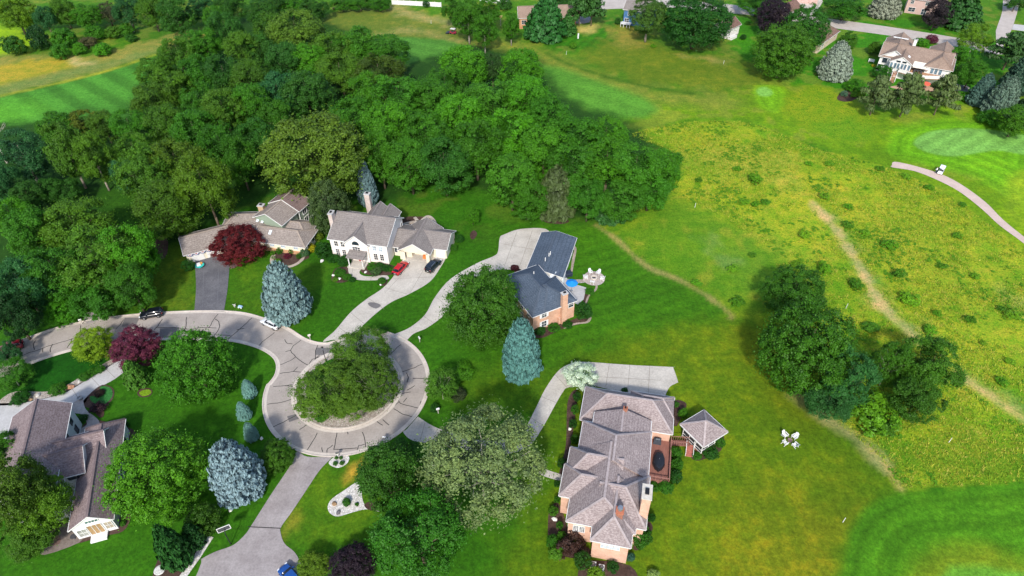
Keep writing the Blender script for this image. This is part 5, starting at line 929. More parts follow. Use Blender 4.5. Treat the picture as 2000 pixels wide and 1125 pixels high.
RF_B = shingle('slate_shingle', (.050, .070, .100), (.085, .110, .145)); RF_P = shingle('taupe_shingle', (.185, .145, .142), (.315, .265, .258)); RF_L = shingle('mauve_shingle', (.145, .105, .103), (.26, .205, .202)); RF_T = shingle('tan_shingle', (.20, .14, .108), (.29, .215, .168)); RF_BR = shingle('dark_brown_shingle', (.135, .075, .06), (.20, .125, .10))
RC_P = plain('ridge_pale', (.33, .28, .275), .9, .2, var=.2); RC_G = plain('ridge_grey', (.20, .175, .165), .9, .2); RC_R = plain('ridge_brown', (.31, .255, .21), .9, .2); RC_B = plain('ridge_slate', (.07, .09, .12), .9, .2); RC_L = plain('ridge_mauve', (.16, .12, .12), .9, .2); RC_T = plain('ridge_tan', (.24, .17, .13), .9, .2)
BR_P = brick('pink_brick', (.50, .275, .185), (.57, .335, .24), (.54, .42, .34)); BR_S = brick('salmon_brick', (.52, .27, .165), (.60, .34, .22), (.55, .42, .34)); BR_O = brick('orange_brick', (.42, .20, .08), (.50, .27, .13), (.42, .34, .26)); BR_W = brick('pale_brick', (.40, .31, .27), (.50, .42, .38), (.46, .41, .37)); BR_D = brick('red_brick', (.26, .09, .05), (.32, .12, .07), (.3, .2, .16))
STUC = plain('cream_stucco', (.74, .68, .63), .85, .2, var=.06, sc=.7); CREAM = siding('cream_siding', (.70, .63, .49)); SAGE = siding('sage_siding', (.25, .31, .235)); PALE = siding('pale_siding', (.55, .56, .55)); TANW = plain('tan_wall', (.55, .45, .34), .85, .2, var=.08); PINKW = siding('pink_siding', (.50, .35, .31)); BLUEW = siding('blue_siding', (.055, .14, .30)); LIGHTB = siding('off_white_siding', (.68, .67, .64))
WD = planks('red_brown_planks', (.23, .10, .075)); WDT = plain('red_brown_wood', (.26, .125, .10), .7, .3, var=.2); GD = plain('garage_door_paint', (.66, .65, .63), .6, .3, var=.05)
SHW = plain('shutter_white', (.72, .72, .72), .5)

# ---- white two-storey house
h = House('house', (-40.09, 120.48), -13.5, 'white two-storey house with grey roof, arched front window and open garage', RF_G, STUC, WHITE, RC_G)
h.block(-.3, -.3, 13.7, 10.6, 5.2, 2.9, 'x', ro=.6, ov=.35)
h.block(3.6, -.75, 9.4, 6.2, 4.95, 2.35, 'y', ov=.35)
h.block(4.8, 6, 10.3, 12.8, 5.0, 2.4, 'y', ov=.35); h.block(7.2, 6, 11.9, 13.6, 4.6, 1.9, 'y', ov=.3)
h.block(13.2, 2.9, 18.0, 11.4, 2.7, 1.9, 'x', ov=.35, mat=CREAM)
h.block(14.9, 1.8, 22.5, 11.9, 2.7, 2.35, 'y', ov=.35, mat=CREAM, skip=('u0',))
h.block(17.5, 4.1, 25.7, 11.4, 2.7, 1.95, 'x', ov=.35, mat=CREAM)
m = h.W(CREAM); yw = 2.15; xl, xr = 15.25, 22.15                       # garage front with its opening
m.box((15.85, yw + .1, 1.3), (1.2, .2, 2.6)); m.box((21.75, yw + .1, 1.3), (.8, .2, 2.6))
m.add([(xl, yw, 2.3), (xr, yw, 2.3), (xr, yw, 2.8), (18.7, yw, 4.85), (xl, yw, 2.8)], [(0, 1, 2, 3, 4)])
g = MB(); g.box((18.8, 7, .06), (6.8, 9.4, .1)); gf = g.build('garage_floor', CONC, h.o)
g = MB()
for x, y, z, a, b, c in ((17.2, 8, .5, .9, .6, .8), (21.6, 5.5, .4, .5, .9, .7), (19.0, 8.5, .6, 1.4, .5, 1.0)): g.box((x, y, z), (a, b, c))
g.build('garage_shelf', plain('stored_boxes', (.3, .25, .2)), h.o)
g = MB(); g.box((20.6, 3.6, .55), (1.0, .8, .9), top=.8); g.build('orange_container', plain('orange_plastic', (.65, .18, .04)), h.o)
g = MB(); g.box((24.0, 4.42, 1.1), (2.1, .1, 2.15)); g.build('garage_door', GD, h.o)
h.chimney(-.6, 4.2, .9, 1.5, 0, 9.0, BR_W); h.chimney(4.6, 12.6, 1.2, 1.0, 0, 9.2, BR_W)
for x in (1.45, 3.0): h.win(x, .05, 's', 3.3, .8, 1.3, mull=(2, 2), frame=STUC); h.win(x, .05, 's', .8, .8, 1.6, mull=(2, 3), frame=STUC)
for x in (10.45, 11.9): h.win(x, .05, 's', 3.35, .8, 1.25, mull=(2, 2), pane=glass('light_glass', (.30, .36, .42))); h.win(x, .05, 's', .8, .8, 1.7, mull=(2, 3), frame=STUC)
f = h.win(6.35, -.4, 's', 3.0, 1.75, 1.5, mull=(3, 3), frame=STUC)
g = MB(); g.tube((6.35, -.36, 4.75), (6.35, -.5, 4.75), .82, .82, 24); g.build('arched_pane', glass(), f)
g = MB(); g.box((6.35, -.47, 4.35), (1.9, .12, .5)); g.build('arch_sill', STUC, f)
h.win(13.37, 9.4, 'e', 3.2, .8, 1.4, mull=(1, 2)); h.win(14.0, 3.25, 's', 1.0, .6, 1.2)
g = MB(); g.add([(4.7, -2.9, 2.75), (8.8, -2.9, 2.75), (8.8, -.4, 3.2), (4.7, -.4, 3.2), (4.7, -2.9, 2.6), (8.8, -2.9, 2.6), (8.8, -.4, 3.05), (4.7, -.4, 3.05)], [(0, 1, 2, 3), (7, 6, 5, 4), (0, 4, 5, 1), (1, 5, 6, 2), (2, 6, 7, 3), (3, 7, 4, 0)]); pr = g.build('porch_roof', RF_G, h.o)
for x in (5.1, 8.3): g = MB(); g.lathe((x, -2.6, 0), [(.2, 0), (.2, .15), (.13, .2), (.12, 2.45), (.2, 2.5), (.2, 2.66)], 12); g.build('porch_column', WHITE, h.o)
g = MB(); g.box((6.7, -1.7, .12), (4.0, 2.6, .2)); g.build('porch_step', CONC, h.o)
g = MB(); g.box((6.9, -.42, 1.25), (1.0, .1, 2.1)); dr = g.build('front_door', plain('red_door', (.35, .03, .03)), h.o); g = MB(); g.tube((7.25, -.5, 1.2), (7.25, -.56, 1.2), .05, .05); g.build('handle', CHROME, dr)
h.done()

# ---- ranch house
h = House('house', (-47.12, 121.64), -13, 'long low ranch house with brown-grey roof, skylights and a green upper wing', RF_R, CREAM, WHITE, RC_R)
h.block(-11.5, -.8, 1.4, 6.2, 2.6, 1.75, 'x', 0, 3.2, ov=.45)
h.block(-8.5, 2.5, .3, 9.0, 2.6, 1.75, 'x', 0, 3.0, ov=.45)
h.block(-9.5, -4.1, 9.5, 4.1, 2.6, 1.75, 'x', 0, 0, ov=.45, rot=(-18.9, .4, 37.5), ro=.55)
h.block(-7.0, 2.0, 7.0, 9.5, 2.7, 1.9, 'x', 3, 3, ov=.45, rot=(-13.4, .8, 14), walls=False)
h.block(-5.6, -4.2, .5, 4.2, 4.95, 2.1, 'x', 0, 0, ov=.4, mat=SAGE, rot=(-8.45, 9.4, 78))
h.roofm2 = RF_D
m0 = h.roof; h.roof = MB(); h.block(.35, -4.5, 5.2, 4.5, 5.05, 2.2, 'x', 0, 0, ov=.4, mat=SAGE, rot=(-8.45, 9.4, 78)); h.roof.build('upper_roof', RF_D, h.o); h.roof = m0
h.chimney(-12.9, 8.0, 1.3, 1.1, 2.5, 6.2, brick('buff_brick', (.40, .27, .13), (.48, .34, .19), (.42, .36, .28)))
for x, y, z in ((-12.6, 4.9, 4.30), (-11.3, 4.7, 4.30)): h.skylight(x, y, z, .6, 1.1, R(24))
h.skylight(-7.9, 1.55, 3.85, .6, 1.1, R(26))
# windows of the green upper wing (its wall faces the turned frame's minus v side)
ca, sa = math.cos(R(78)), math.sin(R(78)); E1 = ((ca, sa), (sa, -ca))
at_ = lambda u, v: (-8.45 + u * ca - v * sa, 9.4 + u * sa + v * ca)
for u in (2.4, 3.9):
    x, y = at_(u, -4.1); h.win(x, y, E1, 3.1, 1.2, 1.4, mull=(2, 1)); h.win(x, y, E1, .8, 1.2, 1.4, mull=(2, 1))
g = MB(); x, y = at_(.55, -4.15); g.box((x, y, 2.4), (.16, .16, 4.8)); g.build('corner_board', WHITE, h.o)
for x in (-7.0, -4.3, -1.2): h.win(x, -.35, 's', 1.5, 1.0, .75, mull=(2, 1), pane=glass('light_glass'))
g = MB(); g.box((-4.2, -.42, .45), (9.8, .16, .9)); g.build('brick_base', BR_O, h.o)
h.win(.95, 1.4, 'e', .9, 1.1, 1.3); h.win(.95, 3.8, 'e', .9, 1.1, 1.3)
ca, sa = math.cos(R(37.5)), math.sin(R(37.5)); E2 = ((ca, sa), (sa, -ca)); a2 = lambda u, v: (-18.9 + u * ca - v * sa, .4 + u * sa + v * ca)
for u in (-6.8, -3.6):
    x, y = a2(u, -3.68); q = Matrix.Rotation(R(37.5), 4, 'Z'); g = MB(); g.box((x, y, 1.1), (2.6, .12, 2.1), M=q); g.build('garage_door', GD, h.o)
# red, white and blue fans hung along the garage eave
for i in range(6):
    x, y = a2(-8.2 + i * 1.35, -4.0)
    for rr, mt, dd in ((.66, 'bunting_blue', 0), (.5, 'bunting_white', .012), (.32, 'bunting_red', .024)):
        g = MB(); pts = [(x + ca * rr * math.cos(t_) + sa * dd, y + sa * rr * math.cos(t_) - ca * dd, 2.42 - rr * math.sin(t_)) for t_ in [math.pi * k / 8 for k in range(9)]]
        pts2 = [(p[0] - sa * .01, p[1] + ca * .01, p[2]) for p in pts]; n_ = len(pts)
        g.add(pts + pts2, [tuple(range(n_)), tuple(range(n_, 2 * n_))[::-1]])
        g.build('bunting', plain(mt, {'bunting_blue': (.03, .035, .18), 'bunting_white': (.7, .68, .68), 'bunting_red': (.40, .03, .05)}[mt], .8), h.o)
for u in (0.5, 3.2, 5.9): x, y = a2(u, 4.2); g = MB(); g.tube((x, y, 2.2), (x, y, 3.7), .05, .04, 6); g.build('vent_pipe', CHROME, h.o)
h.done()

# ---- slate-roofed brick house
h = House('house', (3.67, 94.70), 27, 'two-storey brick house with slate-blue roof and attached garage', RF_B, BR_S, WHITE, RC_B)
h.block(.1, -.1, 8.9, 13.3, 4.6, 2.4, 'y', 4.4, 4.2, ov=.35)
h.block(2.6, -.12, 10.2, 8.3, 4.58, 2.36, 'y', 4.0, 3.6, ov=.35, ro=.42)
gr = 46.5; L0 = Vector((6.4, 14.2))
h.block(0, -8.15, 14.2, 0, 2.7, 1.05, 'x', 0, 0, ov=.35, rot=(6.6, 14.6, gr), mat=LIGHTB, ro=.58)
h.chimney(7.1, -.25, 1.15, .8, 0, 7.9, BR_S)
g = MB(); g.box((6.25, -.05, .8), (.5, .35, 1.6), top=.7); g.build('chimney_shoulder', BR_S, h.o)
h.win(2.9, .25, 's', 3.1, 1.0, 1.1, mull=(2, 2), shut=SHW); h.win(2.9, .25, 's', .6, 1.0, 1.4, mull=(2, 2), shut=SHW); h.win(9.0, .23, 's', 3.1, 1.1, 1.2, mull=(1, 2))
for y in (2.0, 4.6, 7.2): h.win(.46, y, 'w', 3.0, .9, 1.1, mull=(1, 2)); h.win(.46, y, 'w', .6, .9, 1.3, mull=(1, 2))
h.win(9.84, 2.6, 'e', 3.0, 1.2, 1.2); h.win(9.84, 5.6, 'e', .4, 2.0, 2.0, mull=(3, 1))
g = MB(); g.box((13.3, 11.2, 1.2), (2.4, 1.7, 2.4), rz=R(gr)); g.build('sunroom', plain('sunroom_panel', (.72, .76, .78), .2, .5), h.o)
g = MB(); g.box((10.6, 10.3, 3.05), (3.0, .5, .12), rz=R(30)); g.build('step_roof', plain('sunroom_panel', (.72, .76, .78)), h.o)
for x, y in ((10.8, 15.6), (11.3, 15.9), (9.3, 14.6)): g = MB(); g.tube((x + 2, y - .2, 3.8), (x + 2, y - .2, 4.7), .09, .09, 8); g.build('vent_pipe', WHITE, h.o)
g = MB(); g.tube((5.6, 9.2, 6.4), (5.6, 9.2, 7.0), .09, .09, 8); g.build('vent_pipe', WHITE, h.o)
h.done()

# ---- large brick house, lower right
h = House('house', (10.55, 48.56), -13, 'large pink-brick house with many-hipped taupe roof and a red deck', RF_P, BR_P, WHITE, RC_P)
h.block(-.2, -.1, 5.5, 9.5, 5.2, 2.5, 'y', 2.8, 0, ov=.3, rake=False)
h.block(-4.0, 2.1, 5.9, 15.0, 5.2, 3.1, 'y', 3.0, 0, ov=.3, rake=False)
h.block(-5.7, 6.0, 3.0, 11.7, 5.2, 2.2, 'x', 2.9, 0, ov=.3, rake=False); h.block(-5.3, 9.4, 3.2, 15.0, 5.2, 2.9, 'x', 3.0, 0, ov=.3, rake=False)
h.block(-4.0, 11.5, 7.1, 20.4, 5.2, 3.25, 'y', 0, 4.2, ov=.3, rake=False); h.block(0, 3.1, 7.35, 12.1, 5.2, 2.9, 'x', 0, 3.6, ov=.3, rake=False)
h.block(-2.4, 18.0, 6.9, 22.6, 5.3, 1.9, 'y', 0, 0, ov=.3, rake=False)
h.block(-4.7, 22.0, 10.6, 29.3, 3.4, 3.35, 'x', 4.0, 3.9, ov=.3, rake=False); h.block(3.1, 25.4, 10.6, 29.95, 3.4, 1.9, 'x', 2.2, 2.2, ov=.3, rake=False)
h.chimney(6.75, 5.9, 1.25, 2.3, 0, 10.3, BR_P, plain('chimney_stone', (.50, .46, .40)))
h.chimney(2.5, 22.4, .55, .55, 5, 7.6, BR_D, BR_D)
c = h.chimney(3.35, 3.6, .95, 1.0, 5.5, 8.1, BR_D, plain('terracotta', (.38, .13, .07)))
g = MB(); g.lathe((3.35, 3.6, 8.2), [(.3, 0), (.3, .5), (.42, .55), (.38, .75), (.05, .82)], 14); g.build('metal_cowl', CHROME, c)
g = MB(); g.add([(2.95, 2.95, 7.0), (3.75, 2.95, 6.75), (3.7, 2.1, 6.45), (3.2, 2.1, 6.6)], [(3, 2, 1, 0)]); g.add([(2.95, 2.95, 6.9), (3.75, 2.95, 6.65), (3.7, 2.1, 6.35), (3.2, 2.1, 6.5)], [(0, 1, 2, 3)]); g.build('flashing', plain('bright_metal', (.8, .8, .8), .4), h.o)
for x in (-2.55, -1.65): h.win(x, 2.4, 's', 2.6, .7, 1.45, mull=(3, 4))
for x in (1.75, 2.65, 3.55): h.win(x, .2, 's', 3.45, .8, .75, mull=(2, 2), pane=glass('light_glass'))
h.win(-3.7, 3.6, 'w', 2.2, .9, 1.9, mull=(1, 3)); h.win(-5.4, 8.5, 'w', 2.2, 1.0, 1.8)
g = MB(); g.box((-.9, 2.36, .15), (.1, .06, .3)); 
# deck with rail, stair and bridge
d = MB(); d.box((9.0, 18.4, .9), (3.3, 8.1, .16)); dk = d.build('deck', WD, h.o)
d = MB(); d.box((9.0, 14.38, .42), (3.2, .08, .84)); d.box((10.6, 18.4, .42), (.08, 8.0, .84)); d.build('deck_skirt', WDT, h.o)
d = MB()
for y in [14.4 + 1.0 * i for i in range(9)]: d.box((10.6, y, 1.45), (.1, .1, 1.0))
for x in (7.5, 8.5, 9.5): d.box((x, 14.4, 1.45), (.1, .1, 1.0))
d.box((10.6, 18.4, 1.95), (.16, 8.2, .06)); d.box((9.0, 14.4, 1.953), (3.2, .16, .06)); d.box((10.6, 18.4, 1.2), (.05, 8.2, .06)); d.box((9.0, 14.4, 1.203), (3.2, .05, .06))
for i in range(40): d.box((10.6, 14.5 + i * .2, 1.55), (.03, .03, .7)); 
for i in range(15): d.box((7.5 + i * .2, 14.4, 1.55), (.03, .03, .7))
d.build('railing', WDT, dk)
h.done()

# ---- gazebo with its bridge
gz = House('gazebo', (0, 0), 0, 'screened square garden gazebo with taupe pyramid roof and wooden stair', RF_P, BR_D, WHITE, RC_P, 'gazebo')
cA, sA = math.cos(R(-13)), math.sin(R(-13)); O4 = Vector((10.55, 48.56))
W4 = lambda x, y: (O4.x + x * cA - y * sA, O4.y + x * sA + y * cA)
gx_, gy_ = W4(15.6, 24.35); gz.o.location = (gx_, gy_, 0); gz.o.rotation_euler = (0, 0, R(-13 + 45))
S_ = 2.72
gz.block(-S_, -S_, S_, S_, 3.4, 1.9, 'x', S_ - .06, S_ - .06, ov=.45, walls=False, th=.14)
g = MB(); i_ = S_ - .55
for a_ in range(4): 
    q = Matrix.Rotation(a_ * math.pi / 2, 4, 'Z')
    for z, hh in ((.62, .10), (1.25, .08), (2.2, .06), (3.2, .18)): g.box(q @ Vector((0, -i_, z)), (2 * i_, .1, hh), M=q)
    for x in (-i_, -i_ / 3, i_ / 3): g.box(q @ Vector((x, -i_, 1.65)), (.12, .123, 3.1), M=q)
g.build('frame', WHITE, gz.o)
g = MB()
for a_ in range(4):
    q = Matrix.Rotation(a_ * math.pi / 2, 4, 'Z'); g.box(q @ Vector((0, -i_ + .02, 1.9)), (2 * i_ - .1, .02, 2.5), M=q)
g.build('screen', plain('insect_screen', (.03, .032, .036), .4, .3), gz.o)
g = MB(); g.box((0, 0, .3), (2 * i_ + .1, 2 * i_ + .1, .58)); g.build('base', BR_D, gz.o)
g = MB(); q0 = Vector((*W4(10.7, 22.2), .9)); q1 = Vector((*W4(13.6, 22.6), .9)); g.bar(q0, q1, 1.1, .14)
inv = lambda mb: [setattr(mb, 'v', [tuple(Matrix.Rotation(-R(32), 4, 'Z') @ (Vector(v) - Vector((gx_, gy_, 0)))) for v in mb.v])]
inv(g); g.build('bridge', WD, gz.o)
g = MB(); n_ = Vector((-(q1 - q0).y, (q1 - q0).x, 0)).normalized() * .55
for sg in (-1, 1):
    g.bar(q0 + n_ * sg + Vector((0, 0, 1.0)), q1 + n_ * sg + Vector((0, 0, 1.0)), .08, .06)
    for k in range(9): p = q0.lerp(q1, k / 8) + n_ * sg; g.bar(p, p + Vector((0, 0, 1.0)), .06, .06)
inv(g); g.build('bridge_railing', WDT, gz.o)
g = MB()
for k in range(6): x, y = W4(13.75, 22.3 - .3 * k); g.box((x, y, .8 - .15 * k), (1.1, .32, .12), rz=R(-13))
inv(g); g.build('stair', plain('red_step', (.34, .12, .09)), gz.o)
g = MB()
for x in (13.15, 14.35): g.bar(Vector((*W4(x, 22.5), 1.8)), Vector((*W4(x, 20.7), .9)), .07, .07); g.bar(Vector((*W4(x, 20.7), 0)), Vector((*W4(x, 20.7), .95)), .08, .08)
inv(g); g.build('stair_rail', WHITE, gz.o)
gz.done()

# ---- taupe-roofed house, lower left
h = House('house', (-66.32, 53.78), 17.5, 'off-white house with mauve shingled roofs and a white gable, lower left', RF_L, PALE, WHITE, RC_L)
h.block(-11.4, 6.5, -2.3, 23.4, 5.2, 2.8, 'y', ov=.4, ro=.53)
h.block(-.5, -.9, 5.75, 18.9, 3.0, 2.2, 'y', 0, 2.0, ov=.35, ro=.55)
h.block(-6.0, 11.0, 3.9, 17.4, 3.6, 2.5, 'x', ov=.3, ro=.55); h.block(-6.5, 8.2, 1.3, 14.5, 4.45, 2.1, 'x', ov=.3, ro=.58)
h.block(-8.5, 3.5, -1.7, 10.5, 4.3, 1.8, 'y', 2.6, 0, ov=.3)
for x in (-.9, .3): h.win(x, 8.5, 's', 3.3, 1.05, 1.0, mull=(1, 1), frame=DGREY)
h.win(-3.4, 3.8, 's', 2.7, 1.5, 1.1, mull=(2, 1), frame=DGREY)
for y, z in ((17.0, 3.2), (20.6, 3.2), (20.6, .8)): h.win(-2.7, y, 'e', z, .9, 1.4, frame=DGREY)
h.win(5.4, 15.4, 'e', 1.0, .8, 1.4, frame=DGREY)
g = MB(); g.add([(-.13, -.62, 0), (5.38, -.62, 0), (5.38, -.62, 3.05), (2.94, -.62, 5.0), (-.13, -.62, 3.05)], [(0, 1, 2, 3, 4)]); g.add([(-.13, -.58, 0), (5.38, -.58, 0), (5.38, -.58, 3.05), (2.94, -.58, 5.0), (-.13, -.58, 3.05)], [(4, 3, 2, 1, 0)]); g.build('white_gable', WHITE, h.o)
h.win(2.9, -.62, 's', 3.35, 1.7, .5, mull=(4, 1), frame=WHITE, pane=glass('green_glass', (.03, .10, .08)))
h.win(.9, -.62, 's', .5, 1.2, 1.7, mull=(2, 2), pane=glass('dim_glass', (.22, .22, .20))); h.win(4.6, -.62, 's', .8, 1.0, 1.7, mull=(2, 2), pane=plain('curtain', (.33, .28, .21)))
h.win(2.75, -.62, 's', .35, 1.9, 2.3, 'patio_door', mull=(3, 1), pane=plain('lit_curtain', (.30, .19, .085)))
g = MB(); g.box((2.8, -1.35, .22), (2.3, 1.35, .3)); g.build('landing', WHITE, h.o)
g = MB(); g.tube((-4.0, 9.0, 5.4), (-4.0, 9.0, 6.6), .1, .1, 8); g.build('vent_pipe', WHITE, h.o)
h.done()

# ---- white terrace house across the golf course
h = House('house', (121.79, 213.95), -31, 'far white house with tan roof, glazed sunroom and raised terrace', RF_T, LIGHTB, WHITE, RC_T)
h.block(-1.0, -3.7, 7.6, 13.6, 5.0, 2.5, 'y', ov=.5); h.block(-1.1, -3.9, 19.6, 8.6, 4.95, 2.55, 'x', ov=.5); h.block(12.4, -5.6, 20.4, 11.8, 5.0, 2.5, 'y', 3.4, 0, ov=.5)
h.block(2.5, -6.5, 9.2, 2.5, 4.95, 2.0, 'y', ov=.25)
h.skylight(4.2, -3.0, 6.2, .8, 1.4, R(-28), 'y', WHITE); h.skylight(7.4, -3.2, 6.2, .8, 1.4, R(28), 'y', WHITE); h.skylight(3.2, 7.6, 7.55, 4.5, .6, 0, 'x', WHITE)
for x in (3.3, 4.4, 5.3, 6.4, 7.3, 8.4): h.win(x, -6.25, 's', 3.0, .65, 1.7, pane=glass('sky_glass', (.10, .16, .20)))
for x in (5.0, 6.7): h.win(x, -6.25, 's', 5.0, 1.2, .6)
h.win(1.0, -3.4, 's', 3.0, 1.4, 1.6); h.win(.0, -3.4, 's', .4, 1.0, 2.0); h.win(-.5, 0, 'w', 3.0, 1.2, 1.5)
for x in (14.9, 16.0, 17.2): h.win(x, -5.1, 's', 3.0, .8, 1.6, pane=glass('sky_glass'))
for x in (10, 12, 14): h.win(x, -3.35, 's', .3, 1.4, 2.0)
g = MB(); q = math.atan2(.75, 2.6); g.box((11.7, -4.9, 4.75), (4.8, 3.0, .1), M=Matrix.Rotation(q, 4, 'X')); g.build('awning', plain('awning_cloth', (.72, .66, .56), .9), h.o)
d = MB(); d.prism([(9.2, -3.6), (9.2, -6.4), (6.0, -6.4), (6.0, -8.2), (9.5, -9.4), (13.5, -9.8), (18.5, -7.6), (18.5, -5.4), (12.5, -5.2), (12.5, -3.6)], 2.7, 2.9); tk = d.build('terrace', planks('terrace_planks', (.40, .22, .13)), h.o)
d = MB()
for a_, b_ in zip([(6.0, -6.4), (6.0, -8.2), (9.5, -9.4), (13.5, -9.8), (18.5, -7.6)], [(6.0, -8.2), (9.5, -9.4), (13.5, -9.8), (18.5, -7.6), (18.5, -5.4)]): d.bar((*a_, 3.35), (*b_, 3.35), .06, .95)
d.build('railing', WHITE, tk)
for x, y in ((9.5, -9.2), (13.5, -9.5), (18.2, -7.5)): d = MB(); d.box((x, y, 1.35), (.25, .25, 2.7)); d.build('terrace_post', WHITE, tk)
d = MB()
for k in range(9): d.box((5.2, -8.3 - .33 * k, 2.7 - .3 * k), (1.3, .36, .14))
d.build('stair', plain('stair_wood', (.42, .22, .15)), h.o)
for x in (4.5, 5.9): d = MB(); d.bar((x, -8.2, 3.2), (x, -11.2, .6), .12, .7); d.build('stair_rail', WHITE, h.o)
d = MB(); d.box((11.2, -5.6, 3.5), (2.4, 1.2, .08)); d.box((11.2, -5.6, 3.2), (.2, .2, .6))
for k in range(3): d.box((10.2 + k, -6.6, 3.25), (.5, .5, .6)); d.box((10.2 + k, -4.8, 3.25), (.5, .5, .6))
tb = d.build('table_set', DGREY, h.o)
h.chimney(7.6, 6.6, .9, .9, 5, 8.2, WHITE)
h.done()

# ---- the other far houses
def simple_house(label, px, a, w_, d_, ze, rise, roofm, wallm, axis='x', hips=(0, 0), wins=(), trim=None, extra=None):
    p = P(*px); h = House('house', (p.x, p.y), a, label, roofm, wallm, trim or WHITE)
    h.block(0, 0, w_, d_, ze, rise, axis, *hips, ov=.4)
    for x, y, n, z, ww, hh in wins: h.win(x, y, n, z, ww, hh, mull=(2, 2))
    if extra: extra(h)
    return h.done()
def blue_extra(h):
    d = MB(); d.box((2.0, -1.3, 1.2), (3.6, 2.4, .14)); k = d.build('deck', WHITE, h.o); d = MB()
    for x in (.3, 1.4, 2.6, 3.7): d.box((x, -2.4, .8), (.14, .14, 2.2))
    d.box((2.0, -2.4, 1.9), (3.6, .1, .1)); d.build('railing', WHITE, k)
simple_house('far blue two-storey house with white-framed windows', (1214, 48), -24, 11, 9, 5.6, 2.6, RF_G, BLUEW, 'x', wins=[(2.6, .4, 's', 3.6, 1.2, 1.4), (1.7, .4, 's', .9, 1.5, 1.5), (.4, 3, 'w', 3.5, 1.0, 1.3)], extra=blue_extra)
def wh(h):
    d = MB(); d.box((2.2, -1.0, .5), (3.4, 1.6, .9)); d.build('entry_step', WHITE, h.o); d = MB(); d.box((5.5, .8, .12), (3.5, 2.0, .12)); d.build('side_terrace', CONC2, h.o)
simple_house('small far white house with reddish roof beside the huge dark tree', (1418, 77), 41, 8.5, 6.5, 3.2, 2.0, RF_BR, LIGHTB, 'x', wins=[(2.0, .4, 's', .8, 1.0, 1.6)], extra=wh)
simple_house('far pink two-storey house with white windows, cut by the top edge', (1763, 25), -27, 13, 9, 5.4, 2.4, RF_BR, PINKW, 'x', wins=[(2.0, .4, 's', 3.6, 1.0, 1.2), (7.0, .4, 's', 3.6, 1.0, 1.2), (2.6, .4, 's', .8, 2.2, 1.4), (6.8, .4, 's', .2, 1.6, 2.0)])
def gar(h):
    for x in (1.9, 4.8, 7.7): d = MB(); d.box((x, .36, 1.15), (2.5, .1, 2.2)); d.build('garage_door', plain('pink_garage_paint', (.55, .36, .32)), h.o)
simple_house('far pink garage building with three doors at the top edge', (1546, 4), -25, 9.8, 7, 3.0, 2.0, RF_BR, PINKW, 'x', extra=gar)
simple_house('far house with dark brown hipped roof behind the large round tree', (1596, 106), 47, 17, 9.5, 3.0, 2.8, RF_BR, TANW, 'x', (0, 4), wins=[(4, .4, 's', .8, 1.4, 1.2)])
simple_house('brown roofed far house peeking over the purple tree', (1538, 42), 40, 9, 7, 3.0, 2.2, RF_BR, TANW, 'x')
def orng(h):
    d = MB(); d.box((2.2, -.6, .15), (3.6, 1.6, .3)); d.build('terrace_step', BR_O, h.o)
simple_house('orange-brick far house half hidden by the broad dark pine', (1012, 54), 2, 22, 8, 3.4, 3.0, RF_T, BR_O, 'x', (0, 0), wins=[(2.2, .4, 's', 1.1, 1.6, 1.4), (19.5, .4, 's', 1.0, 1.6, 1.6)], extra=orng)
simple_house('grey roofed far house at the top edge right of the white fence', (935, 6), -8, 12, 8, 2.8, 2.2, RF_G, PALE, 'x')
#simple_house('dark-roofed house hidden among the trees of the left wood', (206, 452), 15, 12, 8, 3.0, 2.0, RF_BR, TANW, 'x')
# white fence, pool behind it
m = MB(); a_ = P(766, 9); b_ = P(862, 14); o = empty('fence', a_, math.atan2(b_.y - a_.y, b_.x - a_.x), 'white board fence at the top edge beside the far knoll', 'fence'); L = (b_ - a_).length
m.box((L / 2, 0, .95), (L, .06, 1.7)); m.build('board_panel', WHITE, o); m = MB()
for i in range(9): m.box((L * i / 8, -.02, 1.0), (.16, .16, 2.0))
m.build('fence_post', WHITE, o)
